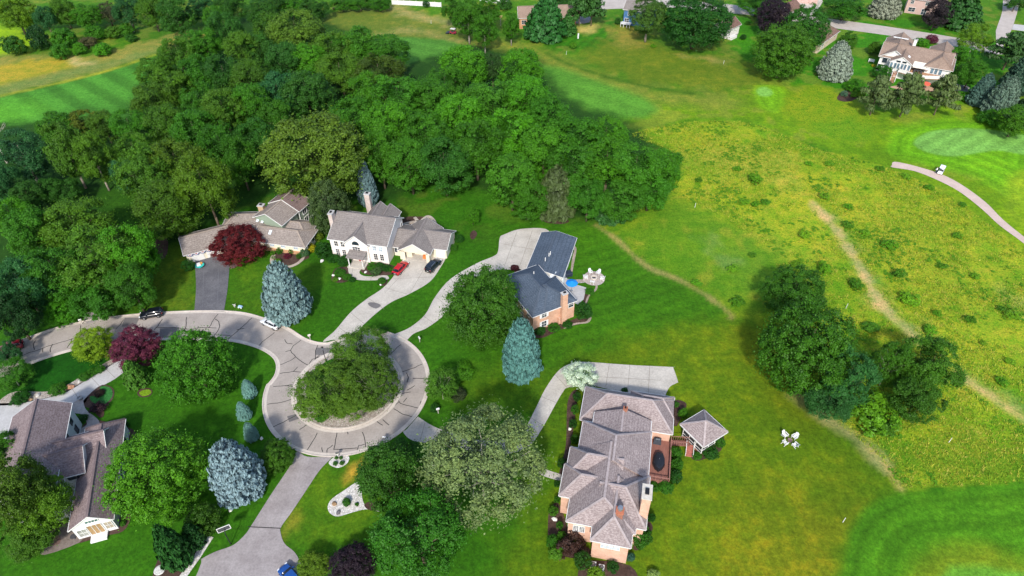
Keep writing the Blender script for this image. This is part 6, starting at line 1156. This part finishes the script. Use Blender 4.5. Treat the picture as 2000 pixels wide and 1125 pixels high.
# ================================================================== vehicles
TYRE = plain('tyre', (.012, .012, .012), .8, .2); RIM = plain('rim', (.38, .38, .40), .35, .5, .7); CGL = glass('car_glass', (.010, .012, .016)); LAMPR = plain('tail_lamp', (.30, .01, .01), .3, .5); LAMPW = plain('head_lamp', (.7, .72, .75), .2, .6)
def paint(name, c):
    t = NT(name); t.base(c, .28, .5); t.b.inputs['Coat Weight'].default_value = .7; t.b.inputs['Coat Roughness'].default_value = .08; return t.mat
def car(px_rear, px_front, paintm, label, suv=False, L=4.6, cat='car', name='parked_car', rails=False, mirror=True):
    a = P(*px_rear); b = P(*px_front); c = (a + b) / 2; o = empty(name, (c.x, c.y, .05), math.atan2(b.y - a.y, b.x - a.x), label, cat)
    W = 1.84 if suv else 1.80; H = 1.68 if suv else 1.42
    # body: cross sections along x, each a ring (half width, z)
    st = [(-.50, .60, .42, .86), (-.485, .82, .30, .96), (-.40, .92, .24, 1.0), (-.15, .93, .22, .97), (.12, .93, .22, .95), (.28, .92, .22, .90), (.42, .90, .26, .82), (.485, .80, .32, .70), (.50, .62, .40, .62)]
    if suv: st = [(x, w_, z0, z1 + .12 + (.06 if x < -.3 else 0)) for x, w_, z0, z1 in st]
    ring = lambda x, w_, z0, z1: [(x * L, s_ * w_ * k_, z0 + (z1 - z0) * f_) for s_, k_, f_ in ((-1, .80, 0), (-1, 1, .25), (-1, 1.0, .62), (-1, .93, .93), (-1, .72, 1.0), (1, .72, 1.0), (1, .93, .93), (1, 1.0, .62), (1, 1, .25), (1, .80, 0))]
    def loft(rings, name, mat, parent, smooth=True):
        m = MB(); n = len(rings[0]); vs = [v for r_ in rings for v in r_]
        fs = [(i * n + j, i * n + (j + 1) % n, (i + 1) * n + (j + 1) % n, (i + 1) * n + j) for i in range(len(rings) - 1) for j in range(n)]
        fs += [tuple(range(n)), tuple(range((len(rings) - 1) * n, len(rings) * n))[::-1]]
        m.add(vs, [f[::-1] for f in fs]); return m.build(name, mat, parent, smooth)
    loft([ring(*s_) for s_ in st], 'body', paintm, o)
    zb = .90 if not suv else 1.02
    gh = [(-.44, .70, zb, zb + .04), (-.33, .78, zb, H - .10), (-.20, .80, zb, H - .015), (.02, .80, zb, H - .03), (.10, .79, zb, H - .10), (.25, .72, zb, zb + .03)]
    if suv: gh = [(-.475, .74, zb, zb + .06), (-.43, .78, zb, H - .14), (-.34, .80, zb, H - .03), (.0, .81, zb, H - .02), (.09, .80, zb, H - .10), (.24, .74, zb, zb + .03)]
    gr_ = lambda x, w_, z0, z1: [(x * L, -w_ * 1.04, z0), (x * L, -w_ * .84, z1), (x * L, 0, z1 + .03), (x * L, w_ * .84, z1), (x * L, w_ * 1.04, z0)]
    loft([gr_(*s_) for s_ in gh], 'glazing', CGL, o)
    g = gh[1:5]; m = MB(); rr = [[(x * L, -w_ * .80, z1 + .012), (x * L, 0, z1 + .045), (x * L, w_ * .80, z1 + .012)] for x, w_, z0, z1 in g]
    m.add([v for r_ in rr for v in r_], [(i * 3 + j, (i + 1) * 3 + j, (i + 1) * 3 + j + 1, i * 3 + j + 1) for i in range(3) for j in range(2)])
    for x, w_ in ((g[0][0], g[0][1]), (-.02, .81)):           # pillars
        for s_ in (-1, 1): m.bar((x * L, s_ * w_ * 1.03, zb), (x * L - .05, s_ * w_ * .86, H - .08), .09, .04)
    m.build('roof', paintm, o, True)
    if rails:
        for s_ in (-1, 1): m = MB(); m.bar((-.33 * L, s_ * .62, H + .05), (.0 * L, s_ * .62, H + .06), .05, .05); m.build('roof_rail', CHROME, o)
    for x in (-.30, .31):
        for s_ in (-1, 1):
            m = MB(); m.tube((x * L, s_ * .80, .33), (x * L, s_ * .95, .33), .33, .33, 18); wh_ = m.build('wheel', TYRE, o, False)
            m = MB(); m.tube((x * L, s_ * .94, .33), (x * L, s_ * .962, .33), .21, .19, 12); m.build('rim', RIM, wh_)
    for s_ in (-1, 1):
        m = MB(); m.box((.478 * L, s_ * .64, .66 if not suv else .8), (.16, .34, .14)); m.build('headlight', LAMPW, o)
        m = MB(); m.box((-.485 * L, s_ * .68, .82 if not suv else 1.0), (.10, .30, .16)); m.build('tail_light', LAMPR, o)
        m = MB(); m.box((.15 * L, s_ * 1.0, .98 if not suv else 1.1), (.18, .2, .13)); m.build('wing_mirror', paintm, o)
    m = MB(); m.box((-.497 * L, 0, .62), (.03, .5, .13)); m.build('number_plate', plain('plate', (.6, .6, .6)), o)
    m = MB(); m.box((0, 0, .26), (.96 * L, 1.5, .12)); m.build('underbody', TYRE, o)
    return o
car((772, 539), (793, 516), paint('red_paint', (.42, .006, .012)), 'bright red car parked on the concrete drive before the open garage', L=4.6)
car((836, 534), (857, 512), paint('navy_paint', (.010, .014, .022)), 'dark blue-black car with roof rails on the drive beside the red car', True, 4.6, rails=True)
car((319, 614), (277, 621), paint('black_paint', (.006, .008, .014)), 'black car parked at the kerb of the curved street', True, 4.5)
car((547, 643), (515, 628), paint('white_car_paint', (.72, .73, .74)), 'white car at the kerb partly under the blue spruce', False, 4.6)
car((44, 677), (4, 688), paint('dark_red_paint', (.17, .006, .018)), 'dark red car at the left edge of the curved street', True, 4.5)
car((580, 1142), (559, 1118), paint('blue_paint', (.008, .06, .26)), 'blue car on the lower asphalt drive cut by the bottom edge', False, 4.4)

# white golf cart with two people aboard
def golf_cart(px, ang, label, bodyc, roofc, people=False, mow=False):
    p = P(*px); o = empty('golf_cart' if not mow else 'mower_tractor', p, R(ang), label, 'golf cart' if not mow else 'tractor')
    m = MB(); m.box((0, 0, .45), (2.3, 1.15, .28)); m.box((.9, 0, .68), (.5, 1.05, .4), top=.85); m.box((-.85, 0, .72), (.55, 1.05, .35), top=.9); m.build('body', bodyc, o)
    m = MB(); m.box((-.15, 0, .75), (.55, 1.0, .2)); m.box((-.42, 0, 1.05), (.12, 1.0, .5)); m.build('seat', DGREY, o)
    m = MB(); m.box((0, 0, 1.88), (1.9, 1.2, .08), top=.92); m.build('canopy', roofc, o)
    for x in (-.8, .8):
        for s_ in (-.5, .5): m = MB(); m.bar((x, s_, .7), (x * .95, s_, 1.86), .05, .05); m.build('canopy_post', BLACK, o)
    for x in (-.75, .8):
        for s_ in (-.52, .52): m = MB(); m.tube((x, s_ - .1, .24), (x, s_ + .1, .24), .24 if not mow else .34, .24 if not mow else .34, 14); m.build('wheel', TYRE, o)
    return o
golf_cart((1836, 338), 52, 'white golf cart with a light roof stopped beside the pale cart path', plain('cart_white', (.70, .72, .76)), plain('cart_roof', (.72, .76, .84)))
ck = golf_cart((885, 66), -20, 'red mowing tractor with a white canopy on the far fairway edge', plain('tractor_red', (.30, .02, .05)), WHITE, mow=True)
m = MB(); m.box((-2.0, 0, .3), (1.2, 2.2, .3)); m.bar((-1.2, 0, .4), (-2.0, 0, .4), .1, .1); m.build('mower_deck', BLACK, ck)
m = MB(); m.bar((1824, 0, 0), (1824, 0, .1), .01, .01)
# golfer bags on the cart's left: a second, dark-seated buggy shape is read as people; build one golfer
def person(px, ang, label, shirt, trousers, skin=(.42, .24, .16), hair=(.05, .03, .02)):
    p = P(*px); me = bpy.data.meshes.new('person_body'); bmv = []
    J = {'pel': (0, 0, .95, .15), 'bel': (0, 0, 1.12, .15), 'che': (0, .02, 1.36, .17), 'nek': (0, .02, 1.52, .065), 'hed': (0, .04, 1.66, .105), 'top': (0, .03, 1.76, .085),
         'hl': (-.1, 0, .9, .1), 'kl': (-.13, .06, .5, .07), 'al': (-.13, 0, .08, .05), 'tl': (-.14, .16, .04, .045), 'hr': (.1, 0, .9, .1), 'kr': (.12, -.02, .5, .07), 'ar': (.13, -.1, .08, .05), 'tr': (.15, .06, .04, .045),
         'sl': (-.19, .02, 1.42, .075), 'el': (-.26, .06, 1.15, .05), 'wl': (-.2, .26, 1.0, .038), 'fl': (-.16, .33, .97, .035), 'sr': (.19, .02, 1.42, .075), 'er': (.26, .06, 1.15, .05), 'wr': (.18, .27, 1.02, .038), 'fr': (.14, .34, .99, .035)}
    E = [('pel', 'bel'), ('bel', 'che'), ('che', 'nek'), ('nek', 'hed'), ('hed', 'top'), ('pel', 'hl'), ('hl', 'kl'), ('kl', 'al'), ('al', 'tl'), ('pel', 'hr'), ('hr', 'kr'), ('kr', 'ar'), ('ar', 'tr'), ('che', 'sl'), ('sl', 'el'), ('el', 'wl'), ('wl', 'fl'), ('che', 'sr'), ('sr', 'er'), ('er', 'wr'), ('wr', 'fr')]
    ks = list(J); me.from_pydata([J[k][:3] for k in ks], [(ks.index(a_), ks.index(b_)) for a_, b_ in E], [])
    o = bpy.data.objects.new('person', me); COL.objects.link(o); o.location = p; o.rotation_euler = (0, 0, R(ang)); tag(o, label, 'person')
    sk = o.modifiers.new('skin', 'SKIN'); 
    for i, k in enumerate(ks): v = me.skin_vertices[0].data[i]; v.radius = (J[k][3], J[k][3]); v.use_root = (k == 'pel')
    ss = o.modifiers.new('sub', 'SUBSURF'); ss.levels = 1; ss.render_levels = 2
    t = NT('clothes_' + label[:12]); z = t.n('ShaderNodeSeparateXYZ'); t.l(t.pos(True), z.inputs[0])
    c1 = t.mix(t.math('GREATER_THAN', z.outputs[2], .98), trousers, shirt); c2 = t.mix(t.math('GREATER_THAN', z.outputs[2], 1.53), c1, skin); t.base(c2, .8, .2); me.materials.append(t.mat)
    m = MB(); m.lathe((0, .02, 1.70), [(.108, 0), (.11, .05), (.09, .10), (.02, .125)], 12); m.build('hair', plain('hair', hair, .8), o)
    return o
person((1827, 338), 40, 'person in white top and dark trousers standing by the white golf cart', (.7, .7, .7), (.03, .04, .08))

# ================================================================== garden furniture and street things
def adirondack(x, y, rz, label, group):
    o = empty('garden_chair', (x, y, .06), rz, label, 'chair', group); s = 1.0
    m = MB(); m.box((0, .05, .36), (.58 * s, .62 * s, .06), M=Matrix.Rotation(R(8), 4, 'X')); m.build('seat', WHITE, o)
    m = MB()
    q = Matrix.Rotation(R(-62), 4, 'X')
    for i in range(5): m.box((-.24 + .12 * i, -.42, .66 - abs(i - 2) * .03), (.115, .9 - abs(i - 2) * .08, .04), M=q)
    m.build('backrest', WHITE, o)
    for s_ in (-1, 1):
        m = MB(); m.box((s_ * .38, .02, .58), (.15, .78, .045)); m.build('armrest', WHITE, o)
        m = MB(); m.box((s_ * .34, .36, .29), (.06, .1, .58)); m.build('leg', WHITE, o); m = MB(); m.bar((s_ * .34, .3, .30), (s_ * .34, -.5, .04), .06, .08); m.build('leg', WHITE, o)
    return o
A1 = 'white chairs round the stone fire pit'
for a_, lb in ((110, 'white garden chair at the back left of the stone fire pit'), (52, 'white garden chair at the back right of the stone fire pit'), (-15, 'white garden chair at the right of the stone fire pit'), (-108, 'white garden chair at the front of the stone fire pit'), (178, 'white garden chair at the left of the stone fire pit')):
    t_ = R(a_); adirondack(FC.x + 1.75 * math.cos(t_), FC.y + 1.75 * math.sin(t_), t_ + math.pi / 2, lb, A1)
o = empty('fire_pit', (FC.x, FC.y, .05), 0, 'round stone fire pit in the middle of the flagstone circle', 'fire pit')
m = MB(); m.lathe((0, 0, 0), [(.72, 0), (.72, .38), (.48, .38), (.46, .1), (.02, .1)], 20); m.build('stone_ring', plain('pit_stone', (.52, .46, .40), .9, .2, var=.25, sc=5), o)
m = MB(); m.lathe((0, 0, .11), [(.44, 0), (.3, .12), (.02, .16)], 12); m.build('ashes', DGREY, o)
F2 = P(1542, 862)
for a_, lb in ((117, 'white chair at the far left of the four on the olive lawn'), (32, 'white chair at the far right of the four on the olive lawn'), (-62, 'white chair nearest the bottom of the four on the olive lawn'), (208, 'white chair at the near left of the four on the olive lawn')):
    t_ = R(a_); adirondack(F2.x + 1.15 * math.cos(t_), F2.y + 1.15 * math.sin(t_), t_ + math.pi / 2, lb, 'four white chairs on the olive lawn')
o = empty('fire_bowl', (F2.x, F2.y, 0), 0, 'small dark fire bowl between the four white chairs', 'fire bowl'); m = MB(); m.lathe((0, 0, 0), [(.3, 0), (.22, .2), (.42, .42), (.36, .42), (.05, .3)], 16); m.build('bowl', plain('rusty_iron', (.16, .11, .10), .8, .3, var=.4, sc=6), o)
# blue parasol with its table on the terrace
p = P(1116, 568, 0); o = empty('parasol', p, 0, 'open bright blue parasol on the pale terrace', 'parasol')
m = MB(); n_ = 8; rr_ = 1.3; vs = [(0, 0, 2.75)] + [(rr_ * math.cos(2 * math.pi * i / n_), rr_ * math.sin(2 * math.pi * i / n_), 2.2) for i in range(n_)] + [(0, 0, 2.70)] + [(rr_ * math.cos(2 * math.pi * i / n_), rr_ * math.sin(2 * math.pi * i / n_), 2.14) for i in range(n_)]
m.add(vs, [(0, 1 + i, 1 + (i + 1) % n_) for i in range(n_)] + [(9, 10 + (i + 1) % n_, 10 + i) for i in range(n_)] + [(1 + i, 10 + i, 10 + (i + 1) % n_, 1 + (i + 1) % n_) for i in range(n_)]); m.build('canopy', plain('blue_cloth', (.015, .22, .62), .8, .2, var=.1), o)
m = MB(); m.tube((0, 0, 0), (0, 0, 2.7), .03, .03); m.lathe((0, 0, 0), [(.3, 0), (.3, .1), (.05, .15)], 12); m.build('pole', CHROME, o)
# dark covered box behind the slate-roofed house
p = P(1108, 538); o = empty('storage_box', p, R(20), 'dark blue covered box at the garage corner of the slate-roofed house', 'storage box'); m = MB(); m.box((0, 0, .4), (1.9, 1.3, .8)); m.build('box', plain('navy_cover', (.02, .028, .05)), o); m = MB(); m.box((0, 0, .84), (2.0, 1.4, .1), top=.9); m.build('lid', plain('navy_cover', (.02, .028, .05)), o)
# covered table set and grill on the deck
x, y = W4(8.85, 17.75); o = empty('covered_table', (x, y, .98), R(-13), 'black cover over a long table set on the red deck', 'patio table')
m = MB(); el = [(.98, 1.72, 0), (1.0, 1.75, .4), (.9, 1.62, .85), (.6, 1.2, .98), (.12, .25, 1.1)]
vs = []; n_ = 10
for a_, b_, z in el:
    for i in range(n_): t_ = 2 * math.pi * (i + .5) / n_; k_ = 1 + (.035 if i % 2 else -.03); vs.append((a_ * k_ * math.cos(t_), b_ * k_ * math.sin(t_), z))
m.add(vs, [(j * n_ + i, j * n_ + (i + 1) % n_, (j + 1) * n_ + (i + 1) % n_, (j + 1) * n_ + i) for j in range(4) for i in range(n_)] + [tuple(range(4 * n_, 5 * n_))]); m.build('cover', plain('black_cover', (.012, .014, .020), .45, .4, var=.3), o)
m = MB(); m.tube((0, 0, 1.0), (0, 0, 1.3), .05, .04); m.build('parasol_stub', CHROME, o)
x, y = W4(8.4, 21.6); o = empty('grill', (x, y, .98), R(-13), 'dark covered barbecue grill against the brick wall on the deck', 'barbecue grill')
m = MB(); m.box((0, 0, .5), (1.3, .7, 1.0), top=.92); m.build('cover', plain('grill_cover', (.05, .06, .075), .5, .3), o); m = MB(); m.tube((-.35, 0, 1.06), (.35, 0, 1.06), .25, .25, 12); m.build('lid', plain('grill_cover', (.05, .06, .075)), o)
# cooling units
for px, lb in (((1158, 1107), 'left white cooling unit by the brick wall at the bottom'), ((1174, 1113), 'right white cooling unit by the brick wall at the bottom')):
    p = P(*px); o = empty('cooling_unit', p, R(-13), lb, 'cooling unit', 'two cooling units by the brick wall')
    m = MB(); m.box((0, 0, .42), (.8, .8, .84)); m.build('casing', plain('unit_casing', (.62, .62, .60), .5, .3, var=.05), o)
    m = MB(); m.lathe((0, 0, .85), [(.34, 0), (.34, .03), (.05, .05)], 20); m.build('fan_grille', BLACK, o)
    m = MB()
    for k in range(6): m.box((0, 0, .905), (.66, .03, .012), rz=k * math.pi / 6)
    m.build('fan_guard', CHROME, o)
# basketball hoop
p = P(451, 1062); o = empty('basketball_hoop', p, R(25), 'basketball hoop with a dark glass backboard beside the lower asphalt drive', 'basketball hoop')
m = MB(); m.tube((0, -.1, 0), (0, -.1, 3.0), .08, .07); m.bar((0, -.1, 2.9), (0, .55, 3.2), .1, .1); m.build('post', BLACK, o)
m = MB(); m.box((0, .62, 3.35), (1.75, .04, 1.0)); bb = m.build('backboard', plain('board_glass', (.05, .055, .06), .2, .5), o)
m = MB()
for zz in (2.86, 3.84): m.box((0, .62, zz), (1.85, .07, .09))
for xx in (-.9, .9): m.box((xx, .62, 3.35), (.09, .068, 1.0))
m.box((0, .65, 3.45), (.5, .03, .04)); m.box((0, .65, 3.1), (.5, .03, .04)); m.box((-.25, .65, 3.27), (.04, .029, .35)); m.box((.25, .65, 3.27), (.04, .029, .35)); m.build('backboard_frame', WHITE, bb)
m = MB(); n_ = 16
for i in range(n_): a_, b_ = 2 * math.pi * i / n_, 2 * math.pi * (i + 1) / n_; m.bar((.23 * math.cos(a_), .9 + .23 * math.sin(a_), 3.05), (.23 * math.cos(b_), .9 + .23 * math.sin(b_), 3.05), .03, .03)
m.build('rim', plain('hoop_orange', (.55, .12, .03)), o)
# street lamp on the island
p = P(637, 706); o = empty('street_lamp', p, 0, 'black lantern post at the island kerb', 'street lamp')
m = MB(); m.lathe((0, 0, 0), [(.16, 0), (.14, .5), (.07, .6), (.055, 3.3), (.1, 3.35)], 10); m.build('post', BLACK, o)
m = MB(); m.lathe((0, 0, 3.35), [(.12, 0), (.2, .45)], 6); m.build('lantern_glass', plain('lantern_glass', (.2, .24, .28), .2, .5), o); m = MB(); m.lathe((0, 0, 3.8), [(.26, 0), (.12, .2), (.02, .35)], 6); m.build('lantern_cap', BLACK, o)
# post boxes
def postbox(px, ang, label, c=(.7, .7, .7), pc=(.45, .42, .38)):
    p = P(*px); o = empty('post_box', p, R(ang), label, 'mailbox'); m = MB(); m.box((0, 0, .55), (.12, .12, 1.1)); m.box((0, 0, .95), (.5, .1, .1)); m.build('post', plain('post_%d' % px[0], pc), o)
    m = MB(); prof = [(-.12, 0), (.12, 0), (.12, .16), (.08, .25), (-.08, .25), (-.12, .16)]
    vs = [(x_, a_, 1.1 + b_) for x_ in (-.28, .28) for a_, b_ in prof]; m.add(vs, [tuple(range(6))[::-1], tuple(range(6, 12))] + [(i, (i + 1) % 6, 6 + (i + 1) % 6, 6 + i) for i in range(6)]); m.build('box', plain('box_%d' % px[0], c), o)
    m = MB(); m.box((.1, .135, 1.25), (.16, .02, .06)); m.build('flag', plain('box_flag', (.4, .03, .03)), o)
postbox((606, 663), 30, 'pale post box among dark plants at the left of the concrete drives', (.6, .55, .5)); postbox((820, 668), -60, 'slim white post box on the lawn right of the curved drive'); postbox((661, 893), 10, 'dark post box in the small white gravel bed', (.10, .10, .10), (.6, .6, .58)); postbox((752, 862), -10, 'white post box at the kerb under the dark green tree'); postbox((856, 807), 20, 'white post box at the right kerb beside the pale tree', (.72, .73, .75)); postbox((161, 633), 15, 'small pale post box under the trees on the north kerb')
# sandbox toy and small lawn things
p = P(391, 521); o = empty('water_table', p, R(30), 'turquoise and white toy water table on the asphalt drive', 'toy table')
m = MB(); m.lathe((0, 0, 0), [(.55, 0), (.6, .35), (.95, .42), (1.0, .5), (.85, .5), (.8, .42), (.02, .4)], 16); m.build('basin', plain('turquoise', (.03, .45, .40), .4), o); m = MB(); m.box((-.15, .2, .62), (.9, .9, .34), top=.8); m.build('play_tower', WHITE, o); m = MB(); m.lathe((.45, .45, .45), [(.36, 0), (.32, .22), (.04, .3)], 12); m.build('lid', plain('orange_toy', (.6, .26, .05)), o)
p = P(459, 600); o = empty('lawn_sign', p, R(10), 'small white lawn ornament left of the pale blue one', 'lawn ornament'); m = MB(); m.bar((0, 0, 0), (0, 0, .8), .08, .08); m.bar((-.3, 0, .85), (.25, 0, .35), .12, .06); m.bar((-.2, 0, .3), (.3, 0, .9), .12, .06); m.build('vanes', WHITE, o)
p = P(470, 601); o = empty('push_toy', p, R(-15), 'pale blue and white toy cart on the front lawn', 'toy'); m = MB(); m.box((0, 0, .35), (.9, .5, .3), top=.8); m.build('body', plain('pale_blue_toy', (.35, .55, .75)), o)
for x_ in (-.3, .3):
    for s_ in (-.26, .26): m = MB(); m.tube((x_, s_ - .04, .16), (x_, s_ + .04, .16), .16, .16, 10); m.build('wheel', WHITE, o)
# stakes and marker posts of the course
def stake(px, label, h=1.2, r_=.05): 
    p = P(*px); o = empty('marker_stake', p, 0, label, 'stake'); m = MB(); m.tube((0, 0, 0), (.05, 0, h), r_, r_, 8); m.build('pole', WHITE, o); m = MB(); m.tube((.05, 0, h), (.05, 0, h + .1), r_, .01, 8); m.build('tip', WHITE, o)
stake((1646, 1020), 'white stake on the olive lawn at the apron\'s edge'); stake((1853, 864), 'white stake leaning in the lower prairie'); stake((1357, 405), 'white stake in the prairie near the wood\'s tip'); stake((1652, 602), 'white stake beside the footpath above the clump'); stake((1129, 75), 'stout white post beside the round dark bush', 1.8, .28); stake((1106, 107), 'small white stake on the far rough'); stake((1413, 125), 'small white stake on the far brownish knoll'); stake((842, 46), 'small white stake on the far fairway knoll')
# boulders
def boulder(px, r_, c, label, seed):
    p = P(*px); bm_ = bmesh.new(); bmesh.ops.create_icosphere(bm_, subdivisions=3, radius=1); rr = random.Random(seed); k = [Vector((rr.uniform(-1, 1), rr.uniform(-1, 1), rr.uniform(-1, 1))).normalized() for _ in range(9)]
    for v in bm_.verts:
        for d in k: s_ = max(0, v.co.dot(d) - .72); v.co -= d * s_ * .9
        v.co = Vector((v.co.x * r_, v.co.y * r_ * .75, v.co.z * r_ * .55 + r_ * .2))
    me = bpy.data.meshes.new('boulder'); bm_.to_mesh(me); bm_.free(); me.materials.append(c); o = link('boulder', me); o.location = p; o.rotation_euler = (0, 0, rr.random() * 6); tag(o, label, 'boulder')
RST = plain('red_stone_rock', (.42, .22, .13), .9, .2, var=.4, sc=4); GST = plain('grey_rock', (.42, .40, .37), .9, .2, var=.3, sc=4); DST = plain('dark_rock', (.13, .12, .13), .9, .2, var=.3, sc=4); WST = plain('white_rock', (.66, .64, .60), .9, .2, var=.2, sc=4); BST = plain('brown_rock', (.28, .18, .10), .9, .2, var=.3, sc=4)
for px, r_, c, lb in [((137, 757), .85, RST, 'reddish boulder in the rocky bed by the pale drive'), ((156, 745), .5, GST, 'grey boulder right of the reddish one'), ((75, 772), .55, GST, 'grey boulder at the left part of the rocky bed'), ((60, 781), .45, BST, 'brownish boulder at the lower edge of the rocky bed'), ((653, 985), .5, BST, 'brown boulder on the big white gravel bed'), ((661, 1002), .5, DST, 'dark boulder on the big white gravel bed'), ((1083, 1015), .5, WST, 'pale boulder in the front bed below the round ball bush'), ((1100, 1072), .3, WST, 'small pale stone beside the burgundy bush'), ((652, 538), .45, WST, 'upper white stone in the bed left of the white house walk'), ((663, 545), .45, WST, 'lower white stone in the bed left of the white house walk'), ((714, 532), .4, WST, 'left white stone before the white house'), ((727, 531), .35, WST, 'right white stone before the white house'), ((744, 556), .4, WST, 'white stone in the little bed at the drive'), ((629, 510), .6, WST, 'pale stone under the large dark round bush'), ((1113, 838), .4, WST, 'pale stone in the hedge bed of the brick house'), ((511, 857), .4, WST, 'white stone on the lawn right of the lowest small spruce'), ((451, 997), .35, WST, 'white stone at the pale blue spruce\'s foot'), ((653, 18), 1.1, BST, 'brownish rock pile at the far knoll\'s left end')]: boulder(px, r_, c, lb, px[0])
p = P(312, 1114); o = empty('stepping_stone', p, 0, 'round white stone disc beside the dark spruce at the bottom', 'stone disc'); m = MB(); m.lathe((0, 0, 0), [(.78, 0), (.8, .12), (.72, .16), (.02, .17)], 20); m.build('disc', plain('disc_stone', (.5, .49, .46), .9, .2, var=.3, sc=4), o)
p = P(158, 780); o = empty('planter', p, 0, 'grey stone planter where pale drive and walk meet', 'planter'); m = MB(); m.lathe((0, 0, 0), [(.3, 0), (.45, .5), (.5, .55), (.4, .55), (.35, .4), (.02, .4)], 16); m.build('pot', plain('grey_pot', (.25, .25, .25)), o)
p = P(147, 1052); o = empty('patio_heater', p, 0, 'small dark round table on the worn patio', 'patio table'); m = MB(); m.lathe((0, 0, 0), [(.25, 0), (.05, .1), (.05, .65), (.45, .68), (.45, .74), (.02, .76)], 16); m.build('table_top', DGREY, o)
p = P(1803, 175); o = empty('parasol', p, 0, 'open red parasol under the white terrace', 'parasol'); m = MB(); m.lathe((0, 0, 2.0), [(1.7, 0), (.8, .35), (.05, .6)], 8); m.build('canopy', plain('red_cloth', (.62, .10, .06), .8, .2), o); m = MB(); m.tube((0, 0, 0), (0, 0, 2.5), .04, .04); m.build('pole', CHROME, o)
p = P(1701, 122); o = empty('garden_bench', p, R(-30), 'white garden bench at the terrace house\'s left wall', 'bench'); m = MB(); m.box((0, 0, .45), (1.8, .6, .1)); m.build('seat', WHITE, o); m = MB(); m.box((0, .28, .8), (1.8, .08, .6)); m.build('backrest', WHITE, o)
for s_ in (-.8, .8): m = MB(); m.box((s_, 0, .2), (.1, .5, .4)); m.build('leg', WHITE, o)
p = P(978, 50); o = empty('bird_house', p, 0, 'yellow bird house on a pale post left of the slender tree', 'bird house'); m = MB(); m.tube((0, 0, 0), (0, 0, 3.0), .12, .1); m.build('post', PALEBARK, o); m = MB(); m.box((0, 0, 3.2), (1.2, .8, .5)); m.add([(-.7, -.5, 3.45), (.7, -.5, 3.45), (.7, .5, 3.45), (-.7, .5, 3.45), (-.7, 0, 3.85), (.7, 0, 3.85)], [(0, 1, 5, 4), (2, 3, 4, 5), (1, 2, 5), (3, 0, 4)]); m.build('box', plain('yellow_wood', (.6, .45, .15)), o)
m = None
